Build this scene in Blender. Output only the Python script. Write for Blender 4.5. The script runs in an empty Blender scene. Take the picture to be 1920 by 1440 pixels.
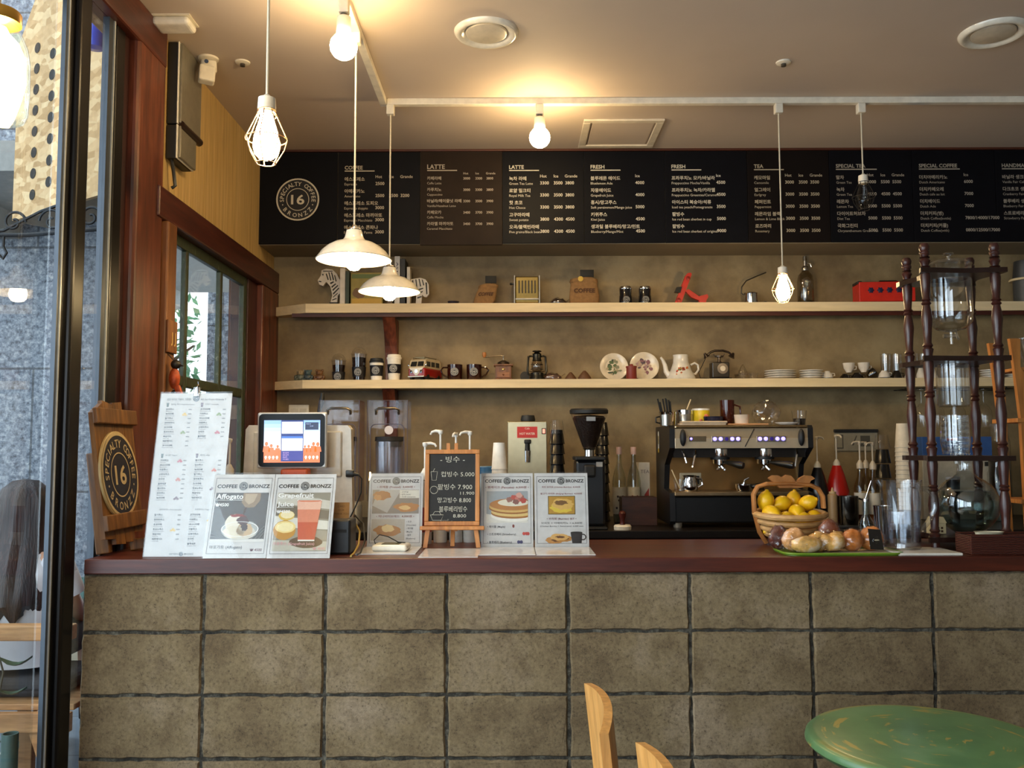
import bpy, bmesh, math, random
from mathutils import Matrix, Vector, noise
random.seed(16)
SC = bpy.context.scene
R = math.radians
pi = math.pi

# ---------------------------------------------------------------- camera
F = 1650.0                                   # focal length in pixels of the 1920 x 1440 frame
CAM = Vector((0.0, 0.0, 1.406))
cam_data = bpy.data.cameras.new('camera')
cam_data.sensor_width = 36.0
cam_data.lens = F / 1920.0 * 36.0
cam_data.clip_start = 0.05
cam_obj = bpy.data.objects.new('camera', cam_data)
SC.collection.objects.link(cam_obj)
CROT = Matrix.Rotation(R(90) + math.atan(120 / F), 4, 'X') @ Matrix.Rotation(R(-0.2), 4, 'Z')
cam_obj.matrix_world = Matrix.Translation(CAM) @ CROT
SC.camera = cam_obj

# ---------------------------------------------------------------- world, daylight, exposure
world = bpy.data.worlds.new('overcast_sky')
SC.world = world
world.use_nodes = True
_n = world.node_tree.nodes
_bg = _n['Background']
_bg.inputs['Color'].default_value = (0.76, 0.89, 1.0, 1)
_bg.inputs['Strength'].default_value = 1.7

def area_light(name, loc, rot, sx, sy, power, col):
    d = bpy.data.lights.new(name, 'AREA')
    d.shape = 'RECTANGLE'; d.size = sx; d.size_y = sy; d.energy = power; d.color = col
    o = bpy.data.objects.new(name, d)
    o.location = loc; o.rotation_euler = rot
    SC.collection.objects.link(o)
    return o
# daylight through the glazed shopfront beside the camera and through the windows at the back of the room
area_light('shopfront_daylight', (-1.85, 0.5, 1.6), (0, R(-90), 0), 2.4, 3.4, 46, (0.72, 0.87, 1.0))
area_light('rear_window_daylight', (-0.6, -3.36, 1.6), (R(90), 0, 0), 1.6, 2.1, 10, (0.80, 0.90, 1.0))

vs = SC.view_settings
vs.view_transform = 'Standard'
vs.look = 'None'
vs.gamma = 1.0
vs.use_curve_mapping = False
vs.exposure = 1.05
cy = SC.cycles
cy.use_denoising = True
cy.max_bounces = 8
cy.diffuse_bounces = 3
cy.glossy_bounces = 4
cy.transmission_bounces = 6
cy.transparent_max_bounces = 24
cy.caustics_reflective = False
cy.caustics_refractive = False
cy.sample_clamp_indirect = 4.0
# ---------------------------------------------------------------- geometry helpers
def P(px, py, Y):
    """The point at depth Y on the sight line of a pixel."""
    d = CROT.to_3x3() @ Vector(((px - 960) / F, -(py - 720) / F, -1))
    return CAM + d * (Y / d.y)
def U(Y): return Y / F
def rgb(h):
    h = h.lstrip('#')
    return tuple(((int(h[i:i + 2], 16) / 255 + 0.055) / 1.055) ** 2.4 if int(h[i:i + 2], 16) > 10 else int(h[i:i + 2], 16) / 255 / 12.92 for i in (0, 2, 4)) + (1.0,)

_prim = {}
def _bevel_cube(sx, sy, sz, bev, seg):
    bm = bmesh.new()
    bmesh.ops.create_cube(bm, size=1)
    for v in bm.verts: v.co = Vector((v.co.x * sx, v.co.y * sy, v.co.z * sz))
    if bev > 0:
        bmesh.ops.bevel(bm, geom=list(bm.edges), offset=min(bev, min(sx, sy, sz) * .45), segments=seg, profile=.5, affect='EDGES')
    vs_ = [v.co.copy() for v in bm.verts]
    bm.verts.index_update()
    fs = [[v.index for v in f.verts] for f in bm.faces]
    bm.free()
    return vs_, fs

_txt = {}
_tc = bpy.data.curves.new('lettering', 'FONT')
_to = bpy.data.objects.new('lettering', _tc)
def glyphs(body, bold=0.0, res=2):
    k = (body, bold, res)
    if k not in _txt:
        _tc.body = body; _tc.size = 1; _tc.offset = bold; _tc.resolution_u = res
        me = bpy.data.meshes.new_from_object(_to)
        vv = [v.co.copy() for v in me.vertices]
        ff = [list(p.vertices) for p in me.polygons]
        bpy.data.meshes.remove(me)
        _txt[k] = (vv, ff)
    return _txt[k]

class MB:
    """Collects shapes and links them as ONE mesh object. u scales every measure."""
    def __init__(s, u=1.0):
        s.v = []; s.f = []; s.sm = []; s.col = []; s.u = u; s.X = Matrix(); s.c = None
    def add(s, vs_, fs, smooth=False):
        b = len(s.v)
        s.v += [(s.X @ Vector(v)) * s.u for v in vs_]
        for f in fs:
            s.f.append([b + i for i in f]); s.sm.append(smooth); s.col.append(s.c)
        return s
    def at(s, *m):
        s.X = Matrix()
        for k in m: s.X = s.X @ k
        return s
    def box(s, x0, x1, y0, y1, z0, z1, bev=0.0, seg=2):
        vv, ff = _bevel_cube(abs(x1 - x0), abs(y1 - y0), abs(z1 - z0), bev, seg)
        c = Vector(((x0 + x1) / 2, (y0 + y1) / 2, (z0 + z1) / 2))
        return s.add([v + c for v in vv], ff, False)
    def lathe(s, prof, c=(0, 0, 0), seg=24, sy=1.0, flute=0, fd=0.0):
        vv = []; ff = []
        n = len(prof)
        for (r, z) in prof:
            for k in range(seg):
                a = 2 * pi * k / seg
                q = r * (1 + (fd * math.cos(flute * a) if flute else 0))
                vv.append((c[0] + q * math.cos(a), c[1] + q * math.sin(a) * sy, c[2] + z))
        for i in range(n - 1):
            for k in range(seg):
                k2 = (k + 1) % seg
                ff.append([i * seg + k, i * seg + k2, (i + 1) * seg + k2, (i + 1) * seg + k])
        if prof[0][0] > 1e-6: ff.append([k for k in range(seg)][::-1])
        if prof[-1][0] > 1e-6: ff.append([(n - 1) * seg + k for k in range(seg)])
        return s.add(vv, ff, True)
    def shell(s, prof, t, c=(0, 0, 0), seg=24, sy=1.0):
        """A thin-walled vessel: outer profile, then the inner one back down."""
        inner = [(max(r - t, 0.0), z + (t if i == 0 else 0)) for i, (r, z) in enumerate(prof)]
        p = [(0, prof[0][1])] + list(prof) + inner[::-1] + [(0, inner[0][1])]
        return s.lathe(p, c, seg, sy)
    def cyl(s, p0, p1, r0, r1=None, seg=12):
        return s.tube([p0, p1], [r0, r0 if r1 is None else r1], seg)
    def tube(s, pts, r, seg=8, closed=False, flat=1.0):
        pts = [Vector(p) for p in pts]
        n = len(pts)
        rr = list(r) if isinstance(r, (list, tuple)) else [r] * n
        vv = []; ff = []
        up = None
        for i, p in enumerate(pts):
            if closed: d = pts[(i + 1) % n] - pts[i - 1]
            else: d = pts[min(i + 1, n - 1)] - pts[max(i - 1, 0)]
            if d.length < 1e-9: d = Vector((0, 0, 1))
            d.normalize()
            if up is None:
                up = Vector((0, 1, 0)) if abs(d.y) < .9 else Vector((1, 0, 0))
            up = (up - d * up.dot(d))
            if up.length < 1e-6: up = d.orthogonal()
            up.normalize()
            w = d.cross(up)
            for k in range(seg):
                a = 2 * pi * k / seg
                vv.append(p + w * (math.cos(a) * rr[i]) + up * (math.sin(a) * rr[i] * flat))
        m = n if closed else n - 1
        for i in range(m):
            j = (i + 1) % n
            for k in range(seg):
                k2 = (k + 1) % seg
                ff.append([i * seg + k, i * seg + k2, j * seg + k2, j * seg + k])
        if not closed:
            ff.append([k for k in range(seg)][::-1]); ff.append([(n - 1) * seg + k for k in range(seg)])
        return s.add(vv, ff, seg > 5)
    def prism(s, poly, y0, y1, smooth=False):
        """A polygon in x,z carried from y0 (front) to y1."""
        n = len(poly)
        vv = [(x, y0, z) for x, z in poly] + [(x, y1, z) for x, z in poly]
        ff = [list(range(n)), list(range(n, 2 * n))[::-1]] + [[i, (i + 1) % n, n + (i + 1) % n, n + i][::-1] for i in range(n)]
        return s.add(vv, ff, False)
    def slab(s, poly, z0, z1):
        """A polygon in x,y carried from z0 up to z1."""
        n = len(poly)
        vv = [(x, y, z0) for x, y in poly] + [(x, y, z1) for x, y in poly]
        ff = [list(range(n))[::-1], list(range(n, 2 * n))] + [[i, (i + 1) % n, n + (i + 1) % n, n + i] for i in range(n)]
        return s.add(vv, ff, False)
    def flat(s, poly, y):
        return s.add([(x, y, z) for x, z in poly], [list(range(len(poly)))])
    def rect(s, x0, x1, z0, z1, y): return s.flat([(x0, z0), (x1, z0), (x1, z1), (x0, z1)], y)
    def disc(s, cx, cz, rx, rz, y, seg=28, a0=0, a1=2 * pi):
        full = abs(a1 - a0 - 2 * pi) < 1e-6
        k = seg if full else seg + 1
        return s.flat([(cx + rx * math.cos(a0 + (a1 - a0) * i / seg), cz + rz * math.sin(a0 + (a1 - a0) * i / seg)) for i in range(k)], y)
    def ring(s, cx, cz, r0, r1, y, seg=40, e=1.0):
        vv = []; ff = []
        for i in range(seg):
            a = 2 * pi * i / seg
            vv += [(cx + r0 * math.cos(a), y, cz + r0 * e * math.sin(a)), (cx + r1 * math.cos(a), y, cz + r1 * e * math.sin(a))]
            j = (i + 1) % seg
            ff.append([2 * i, 2 * i + 1, 2 * j + 1, 2 * j])
        return s.add(vv, ff)
    def frame(s, x0, x1, z0, z1, w, y):
        for a in ((x0, x1, z0, z0 + w), (x0, x1, z1 - w, z1), (x0, x0 + w, z0 + w, z1 - w), (x1 - w, x1, z0 + w, z1 - w)): s.rect(*a, y)
        return s
    def ball(s, c, r, seg=16, rings=10):
        rx, ry, rz = r if isinstance(r, (tuple, list)) else (r, r, r)
        vv = [(c[0], c[1], c[2] - rz)]; ff = []
        for i in range(1, rings):
            t = pi * i / rings
            for k in range(seg):
                a = 2 * pi * k / seg
                vv.append((c[0] + rx * math.sin(t) * math.cos(a), c[1] + ry * math.sin(t) * math.sin(a), c[2] - rz * math.cos(t)))
        vv.append((c[0], c[1], c[2] + rz))
        for k in range(seg): ff.append([0, 1 + (k + 1) % seg, 1 + k])
        for i in range(rings - 2):
            for k in range(seg):
                k2 = (k + 1) % seg
                ff.append([1 + i * seg + k, 1 + i * seg + k2, 1 + (i + 1) * seg + k2, 1 + (i + 1) * seg + k])
        L = len(vv) - 1
        for k in range(seg): ff.append([1 + (rings - 2) * seg + k, 1 + (rings - 2) * seg + (k + 1) % seg, L])
        return s.add(vv, ff, True)
    def text(s, body, x, z, size, y, align='l', bold=0.0, w=None, res=2, sx=1.0):
        """Lettering facing -Y, its baseline at z; w squeezes or stretches it to that width."""
        vv, ff = glyphs(body, bold, res)
        if not vv: return s
        x0 = min(v.x for v in vv); x1 = max(v.x for v in vv)
        k = size * sx if w is None else w / max(x1 - x0, 1e-6)
        ww = (x1 - x0) * k
        ox = x - (0 if align == 'l' else ww / 2 if align == 'c' else ww)
        return s.add([(ox + (v.x - x0) * k, y, z + v.y * size) for v in vv], ff)
    def arc_text(s, body, cx, cz, r, size, y, a_mid, step, top=True, bold=.01, e=1.0):
        """Letters set round a circle; step is the angle from letter to letter."""
        n = len(body)
        for i, ch in enumerate(body):
            if ch == ' ': continue
            vv, ff = glyphs(ch, bold, 2)
            x0 = min(v.x for v in vv); x1 = max(v.x for v in vv)
            a = a_mid + (-(i - (n - 1) / 2) * step if top else (i - (n - 1) / 2) * step)
            t = a - pi / 2 if top else a + pi / 2
            out = []
            for v in vv:
                lx = (v.x - (x0 + x1) / 2) * size; lz = (v.y - .35) * size
                out.append((cx + (r * math.cos(a) + lx * math.cos(t) - lz * math.sin(t)), y, cz + e * (r * math.sin(a) + lx * math.sin(t) + lz * math.cos(t))))
            s.add(out, ff)
        return s
    def build(s, name, mat, parent=None, loc=None):
        me = bpy.data.meshes.new(name)
        me.from_pydata([tuple(v) for v in s.v], [], s.f)
        me.polygons.foreach_set('use_smooth', s.sm)
        if any(c is not None for c in s.col):
            at = me.attributes.new('ink', 'FLOAT_COLOR', 'FACE')
            at.data.foreach_set('color', [q for c in s.col for q in (c or (1, 1, 1, 1))])
        me.update()
        bm = bmesh.new(); bm.from_mesh(me)
        bmesh.ops.recalc_face_normals(bm, faces=bm.faces)
        bm.to_mesh(me); bm.free()
        if any(s.sm):
            try: me.set_sharp_from_angle(angle=R(42))
            except Exception: pass
        me.materials.append(mat)
        o = bpy.data.objects.new(name, me)
        SC.collection.objects.link(o)
        if parent is not None: o.parent = parent
        if loc is not None: o.location = loc
        return o

def T(name, label, cat, loc=(0, 0, 0), group=None, rot=(0, 0, 0)):
    o = bpy.data.objects.new(name, None)
    o.empty_display_size = .05
    SC.collection.objects.link(o)
    o.location = loc; o.rotation_euler = rot
    o['label'] = label; o['category'] = cat
    if group: o['group'] = group
    return o
def tag(o, label, cat, group=None):
    o['label'] = label; o['category'] = cat
    if group: o['group'] = group
    return o
def struct(name, mb, mat):
    o = mb.build(name, mat); o['kind'] = 'structure'
    return o
def lab(o, label):
    o['label'] = label
    return o
def dup(root, loc=None, label=None, rz=None):
    r = root.copy(); SC.collection.objects.link(r)
    if loc is not None: r.location = loc
    if rz is not None: r.rotation_euler.z = rz
    if label: r['label'] = label
    for ch in list(root.children):
        k = ch.copy(); SC.collection.objects.link(k); k.parent = r
        for g in list(ch.children):
            h = g.copy(); SC.collection.objects.link(h); h.parent = k
    return r
Tr = lambda x=0, y=0, z=0: Matrix.Translation((x, y, z))
Rx = lambda a: Matrix.Rotation(R(a), 4, 'X')
Ry = lambda a: Matrix.Rotation(R(a), 4, 'Y')
Rz = lambda a: Matrix.Rotation(R(a), 4, 'Z')
Sc = lambda x, y, z: Matrix.Diagonal((x, y, z, 1))
def arc(cx, cz, r, a0, a1, n, y=0, e=1.0):
    return [(cx + r * math.cos(R(a0 + (a1 - a0) * i / n)), y, cz + e * r * math.sin(R(a0 + (a1 - a0) * i / n))) for i in range(n + 1)]

# ---------------------------------------------------------------- materials
_mats = {}
def _new(name):
    m = bpy.data.materials.new(name); m.use_nodes = True
    nt = m.node_tree
    return m, nt, nt.nodes['Principled BSDF']
def _coords(nt, scale=(1, 1, 1)):
    tc = nt.nodes.new('ShaderNodeTexCoord'); mp = nt.nodes.new('ShaderNodeMapping')
    mp.inputs['Scale'].default_value = scale
    nt.links.new(tc.outputs['Object'], mp.inputs['Vector'])
    return mp.outputs['Vector']
def _noise(nt, vec, scale, detail=4, rough=.55):
    n = nt.nodes.new('ShaderNodeTexNoise')
    n.inputs['Scale'].default_value = scale; n.inputs['Detail'].default_value = detail; n.inputs['Roughness'].default_value = rough
    nt.links.new(vec, n.inputs['Vector'])
    return n.outputs['Fac']
def _ramp(nt, fac, stops):
    r = nt.nodes.new('ShaderNodeValToRGB')
    e = r.color_ramp.elements
    while len(e) < len(stops): e.new(.5)
    for i, (p, c) in enumerate(stops):
        e[i].position = p; e[i].color = rgb(c) if isinstance(c, str) else c
    nt.links.new(fac, r.inputs['Fac'])
    return r.outputs['Color']
def _mix(nt, a, b, fac, mode='MIX'):
    m = nt.nodes.new('ShaderNodeMix'); m.data_type = 'RGBA'; m.blend_type = mode
    for sock, val in ((m.inputs[0], fac), (m.inputs[6], a), (m.inputs[7], b)):
        if hasattr(val, 'is_output'): nt.links.new(val, sock)
        else: sock.default_value = val
    return m.outputs[2]
def _bump(nt, bs, h, strength, dist=.005):
    b = nt.nodes.new('ShaderNodeBump'); b.inputs['Strength'].default_value = strength; b.inputs['Distance'].default_value = dist
    nt.links.new(h, b.inputs['Height']); nt.links.new(b.outputs['Normal'], bs.inputs['Normal'])

def M(h, rough=.5, metal=0.0, var=.10, ns=25.0, bump=0.0, emit=0.0, coat=0.0, spec=.5):
    """A plain surface: one colour with a slight cloudy variation of its own."""
    k = (h, rough, metal, var, ns, bump, emit, coat, spec)
    if k in _mats: return _mats[k]
    m, nt, bs = _new('surface_' + h)
    base = rgb(h)
    f = _noise(nt, _coords(nt), ns, 3)
    lo = tuple(q * (1 - var) for q in base[:3]) + (1,); hi = tuple(min(1, q * (1 + var)) for q in base[:3]) + (1,)
    nt.links.new(_ramp(nt, f, [(.3, lo), (.7, hi)]), bs.inputs['Base Color'])
    bs.inputs['Roughness'].default_value = rough; bs.inputs['Metallic'].default_value = metal
    bs.inputs['Coat Weight'].default_value = coat; bs.inputs['Specular IOR Level'].default_value = spec
    if bump: _bump(nt, bs, f, bump)
    if emit:
        bs.inputs['Emission Color'].default_value = base; bs.inputs['Emission Strength'].default_value = emit
    _mats[k] = m
    return m
def WOOD(name, cols, scale=(2, 2, 30), rough=.45, bump=.15, knots=0.0, coat=0.0):
    """Grain runs along the axis whose scale is small."""
    if name in _mats: return _mats[name]
    m, nt, bs = _new(name)
    v = _coords(nt, scale)
    f = _noise(nt, v, 2.2, 6, .62)
    g = _noise(nt, _coords(nt, tuple(q * 3.1 for q in scale)), 3.0, 3)
    n = len(cols)
    a = _ramp(nt, f, [(.28 + .44 * i / (n - 1), c) for i, c in enumerate(cols)])
    b = _ramp(nt, g, [(.35, (.72, .72, .72, 1)), (.65, (1.1, 1.1, 1.1, 1))])
    col = _mix(nt, a, b, .3 if name == 'pale_pine' else .8, 'MULTIPLY')
    if knots:
        kf = _noise(nt, _coords(nt, (1, 1, .6)), 5.0, 2)
        col = _mix(nt, col, _ramp(nt, kf, [(.22, (.25, .2, .2, 1)), (.40, (1, 1, 1, 1))]), knots, 'MULTIPLY')
    nt.links.new(col, bs.inputs['Base Color'])
    bs.inputs['Roughness'].default_value = rough; bs.inputs['Coat Weight'].default_value = coat
    bs.inputs['Coat Roughness'].default_value = .15
    _bump(nt, bs, f, bump, .004)
    _mats[name] = m
    return m
def GLASS(name='clear_glass', tint=(1, 1, 1), refl=.9, rough=.0, base=0.04, power=1.0):
    """Thin glass: lets light straight through and mirrors more at a glancing angle."""
    if name in _mats: return _mats[name]
    m = bpy.data.materials.new(name); m.use_nodes = True
    nt = m.node_tree
    for n in list(nt.nodes):
        if n.type != 'OUTPUT_MATERIAL': nt.nodes.remove(n)
    out = next(n for n in nt.nodes if n.type == 'OUTPUT_MATERIAL')
    t = nt.nodes.new('ShaderNodeBsdfTransparent'); t.inputs['Color'].default_value = (*[q ** .45 for q in tint], 1)
    g = nt.nodes.new('ShaderNodeBsdfGlossy'); g.inputs['Roughness'].default_value = rough
    fr = nt.nodes.new('ShaderNodeLayerWeight'); fr.inputs['Blend'].default_value = .5
    pw = nt.nodes.new('ShaderNodeMath'); pw.operation = 'POWER'; pw.inputs[1].default_value = 4.0
    nt.links.new(fr.outputs['Facing'], pw.inputs[0])
    mm = nt.nodes.new('ShaderNodeMapRange'); mm.inputs['To Min'].default_value = base; mm.inputs['To Max'].default_value = refl
    nt.links.new(pw.outputs[0], mm.inputs['Value'])
    x = nt.nodes.new('ShaderNodeMixShader')
    nt.links.new(mm.outputs['Result'], x.inputs['Fac'])
    nt.links.new(t.outputs[0], x.inputs[1]); nt.links.new(g.outputs[0], x.inputs[2])
    nt.links.new(x.outputs[0], out.inputs['Surface'])
    _mats[name] = m
    return m
def GLOW(name, h, strength):
    if name in _mats: return _mats[name]
    m, nt, bs = _new(name)
    bs.inputs['Base Color'].default_value = (.9, .85, .7, 1)
    bs.inputs['Emission Color'].default_value = rgb(h); bs.inputs['Emission Strength'].default_value = strength
    _mats[name] = m
    return m
def INK(gloss=.35):
    k = ('ink', gloss)
    if k in _mats: return _mats[k]
    m, nt, bs = _new('printed_ink')
    a = nt.nodes.new('ShaderNodeAttribute'); a.attribute_name = 'ink'
    f = _noise(nt, _coords(nt), 90, 2)
    nt.links.new(_mix(nt, a.outputs['Color'], _ramp(nt, f, [(.3, (.93, .93, .93, 1)), (.7, (1, 1, 1, 1))]), 1.0, 'MULTIPLY'), bs.inputs['Base Color'])
    bs.inputs['Roughness'].default_value = gloss
    _mats[k] = m
    return m

STEEL = M('b9b4aa', .28, 1.0, .06)
CHROME = M('dcdcdc', .08, 1.0, .02)
BLACK = M('14130f', .35)
WHITE = M('e8e4da', .4)
CERAMIC = M('ece6da', .18, coat=.3)
MATTBLACK = M('121314', .55)
CLEAR = GLASS()
RED_WOOD = WOOD('stained_red_wood', ['27100a', '5e2b18', '80442a'], (9, 9, .8), .42, .2, .9, .1)
RED_WOOD_Y = WOOD('stained_red_wood_beam', ['240d09', '461a10', '5c2a1a'], (9, .8, 9), .4, .2, .8, .1)
COUNTER_WOOD = WOOD('counter_wood', ['30120a', '501f11', '642c19'], (.7, 8, 8), .38, .08, .2, .0)
PINE = WOOD('pale_pine', ['dcc496', 'e0caa0', 'e6d2ac'], (.5, 5, 5), .5, .04)
BROWN_WOOD = WOOD('brown_wood', ['5a3418', '7a4a22', '8f5a2c'], (10, 10, .9), .5, .2, .4)
ORANGE_WOOD = WOOD('honey_wood', ['a8642c', 'bd7838', 'cc8846'], (8, 8, 1), .45, .1)
DARK_WOOD = WOOD('dark_turned_wood', ['2a120c', '40201a', '54291c'], (8, 8, 1.2), .3, .1)
# ---------------------------------------------------------------- the room
XW = -1.46                       # inner face of the shopfront side
XG = -1.51                       # its glass
YB = 5.34                        # back wall
YS = 5.02                        # face of the soffit with the menu boards
ZCEIL = P(960, 281, YS).z
ZSOF = P(960, 458, YS).z
ZC = 1.04                        # counter top
ZK = 0.995                       # back counter top
YSH = 5.14                       # front edge of the two shelves
ZU = P(1000, 568, YSH).z
ZL = P(1000, 711, YSH).z

def plaster_mat():
    m, nt, bs = _new('olive_plaster')
    v = _coords(nt)
    a = _noise(nt, v, 1.6, 5, .6); b = _noise(nt, v, 5.5, 5, .65); d = _noise(nt, v, 60, 3)
    col = _ramp(nt, a, [(.30, '6a573c'), (.5, '887554'), (.70, '9e8c6a')])
    col = _mix(nt, col, _ramp(nt, b, [(.34, (.68, .64, .58, 1)), (.60, (1.08, 1.07, 1.03, 1))]), .85, 'MULTIPLY')
    nt.links.new(col, bs.inputs['Base Color']); bs.inputs['Roughness'].default_value = .6
    _bump(nt, bs, d, .12)
    return m
def block_mat():
    m, nt, bs = _new('concrete_block')
    v = _coords(nt)
    a = _noise(nt, v, 2.6, 5, .65); b = _noise(nt, v, 9, 8, .8); d = _noise(nt, v, 110, 5, .8)
    col = _ramp(nt, a, [(.30, '66533a'), (.5, '7e6b4e'), (.72, '94816a')])
    col = _mix(nt, col, _ramp(nt, b, [(.34, (.55, .49, .42, 1)), (.52, (1.04, 1.03, 1.0, 1))]), .75, 'MULTIPLY')
    col = _mix(nt, col, _ramp(nt, d, [(.33, (.25, .22, .18, 1)), (.42, (.84, .83, .81, 1)), (.62, (1.22, 1.22, 1.2, 1))]), .95, 'MULTIPLY')
    nt.links.new(col, bs.inputs['Base Color']); bs.inputs['Roughness'].default_value = .9
    _bump(nt, bs, d, .5, .004)
    return m
def granite_mat():
    m, nt, bs = _new('grey_granite')
    v = _coords(nt)
    a = _noise(nt, v, 26, 5, .75); b = _noise(nt, v, 70, 3, .7)
    col = _ramp(nt, a, [(.36, '363c45'), (.47, '6e7681'), (.56, '90969c'), (.66, 'b8bab8')])
    col = _mix(nt, col, _ramp(nt, b, [(.36, (.6, .62, .66, 1)), (.55, (1, 1, 1, 1))]), .6, 'MULTIPLY')
    br = nt.nodes.new('ShaderNodeTexBrick'); br.offset = .5
    br.inputs['Color1'].default_value = (1, 1, 1, 1); br.inputs['Color2'].default_value = (.93, .93, .95, 1); br.inputs['Mortar'].default_value = (.35, .34, .33, 1)
    br.inputs['Scale'].default_value = 1.0; br.inputs['Mortar Size'].default_value = .008; br.inputs['Brick Width'].default_value = 1.25; br.inputs['Row Height'].default_value = .84
    tc = nt.nodes.new('ShaderNodeTexCoord'); mp = nt.nodes.new('ShaderNodeMapping')
    mp.inputs['Rotation'].default_value = (R(-90), 0, 0); mp.inputs['Location'].default_value = (.15, .56, 0)
    nt.links.new(tc.outputs['Object'], mp.inputs['Vector']); nt.links.new(mp.outputs['Vector'], br.inputs['Vector'])
    col = _mix(nt, col, br.outputs['Color'], 1.0, 'MULTIPLY')
    nt.links.new(col, bs.inputs['Base Color']); bs.inputs['Roughness'].default_value = .45
    return m
def peeling_green():
    m, nt, bs = _new('peeling_green_paint')
    f = _noise(nt, _coords(nt, (30, 30, 8)), 3, 6, .7)
    nt.links.new(_ramp(nt, f, [(.36, '3a2e1e'), (.44, '2a3322'), (.6, '35402a'), (.7, '767a66')]), bs.inputs['Base Color'])
    bs.inputs['Roughness'].default_value = .5; _bump(nt, bs, f, .4)
    return m
CEIL_M = M('c2b2a3', .75, 0, .03, 3)
PLASTER = plaster_mat(); BLOCK = block_mat(); GRANITE = granite_mat(); GREENP = peeling_green()
STRIPWOOD = WOOD('pale_wall_boarding', ['bd9a5e', 'caa96e', 'd4b680'], (6, 22, .5), .5, .08, .25)
FRAME_BLACK = M('0f0d0e', .3, .3, .1)
FRAME_GREY = M('4a5058', .35, .6, .05)

struct('floor', MB().box(XG, 4.2, -3.3, YB + .1, -.1, 0), M('4a4038', .5, 0, .15, 6))
struct('ceiling', MB().box(XW - .2, 4.3, -3.3, YB + .2, ZCEIL, ZCEIL + .12), CEIL_M)
struct('wall_back', MB().box(XW - .15, 4.3, YB, YB + .15, 0, ZCEIL), PLASTER)
struct('wall_right', MB().box(4.2, 4.3, -3.3, YB, 0, ZCEIL), M('8a7c68', .8))
b = MB()
b.box(XW, 4.2, -3.4, -3.3, 0, .5).box(XW, 4.2, -3.4, -3.3, 2.7, ZCEIL).box(XW, -1.45, -3.4, -3.3, .5, 2.7).box(.4, 4.2, -3.4, -3.3, .5, 2.7)
struct('wall_rear', b, M('9a8c76', .8))
b = MB().frame(-1.45, .4, .5, 2.7, .06, -3.34)
for x in (-.55,): b.box(x, x + .05, -3.36, -3.32, .5, 2.7)
struct('window_4', b, FRAME_BLACK)
struct('ceiling_soffit', MB().box(XW, 4.2, YS, YB, ZSOF, ZCEIL), M('83765f', .8, 0, .08, 4))
b = MB().box(XW, 4.2, YS - .02, YS, P(960, 285, YS).z, ZCEIL, .003)
struct('trim_1', b, WOOD('menu_rail_wood', ['3c1a0c', '5a2a14'], (.7, 8, 8), .5, .1))

# side wall over and under the small window
b = MB().box(XW - .12, XW, 3.57, YB, 2.48, ZCEIL)
struct('wall_left', b, STRIPWOOD)
b = MB().box(XW - .12, XW, 3.57, YB, 0, 1.1)
struct('wall_left_lower', b, RED_WOOD)
b = MB().box(XW - .12, XW + .035, 3.5, YB, 2.35, 2.48, .008)
struct('trim_2', b, RED_WOOD_Y)                                   # lintel over the small window
b = MB().box(XW - .06, XW + .025, 3.3, 3.57, 0, ZCEIL - .02, .02, 3)
struct('trim_3', b, RED_WOOD)                                     # broad post
b = MB().box(XW - .045, XW - .012, 3.241, 3.3, 0, ZCEIL, .004)
struct('trim_4', b, M('2a0c09', .4, 0, .2, 8))                    # dark jamb beside it
b = MB().box(XW - .08, XW + .045, 3.575, 3.675, 0, 2.349, .008)
struct('trim_5', b, BROWN_WOOD)                                   # slim post
b = MB().box(XW - .08, XW + .034, 5.0, YB, 0, 2.349, .008)
struct('trim_6', b, RED_WOOD)                                     # corner post
b = MB().box(XW - .1, XW, 4.83, 5.0, 1.1, 2.35, .004)
struct('trim_7', b, WOOD('dark_reveal', ['2c0d0a', '4a160f'], (9, 9, .8), .4))
b = MB().box(XW - .1, XW + .03, -3.3, 3.56, 2.985, ZCEIL, .01)
struct('trim_8', b, RED_WOOD_Y)                                   # header over the shopfront

# small window with green frame
w3 = MB()
y0, y1, z0, z1 = 3.68, 4.83, 1.1, 2.35
for a in ((y0, y0 + .05, z0, z1), (y1 - .05, y1, z0, z1)): w3.box(XW - .036, XW - .008, a[0], a[1], a[2], a[3], .004)
for a in ((z0, z0 + .05), (z1 - .05, z1)): w3.box(XW - .036, XW - .008, y0 + .05, y1 - .05, a[0], a[1], .004)
for y in (3.94, 4.41): w3.box(XW - .034, XW - .008, y - .016, y + .016, z0 + .05, z1 - .05, .004)
for (ya, yb) in ((y0 + .05, 3.924), (3.956, 4.394), (4.426, y1 - .05)): w3.box(XW - .034, XW - .01, ya, yb, 1.683, 1.733, .008)
w = struct('window_3', w3, GREENP)
PANE = GLASS('window_glass', (.93, .97, .98), .75, 0, .05)
MB().box(XW - .026, XW - .022, y0 + .02, y1 - .02, z0 + .02, z1 - .02).build('window_pane', PANE, w)

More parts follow.
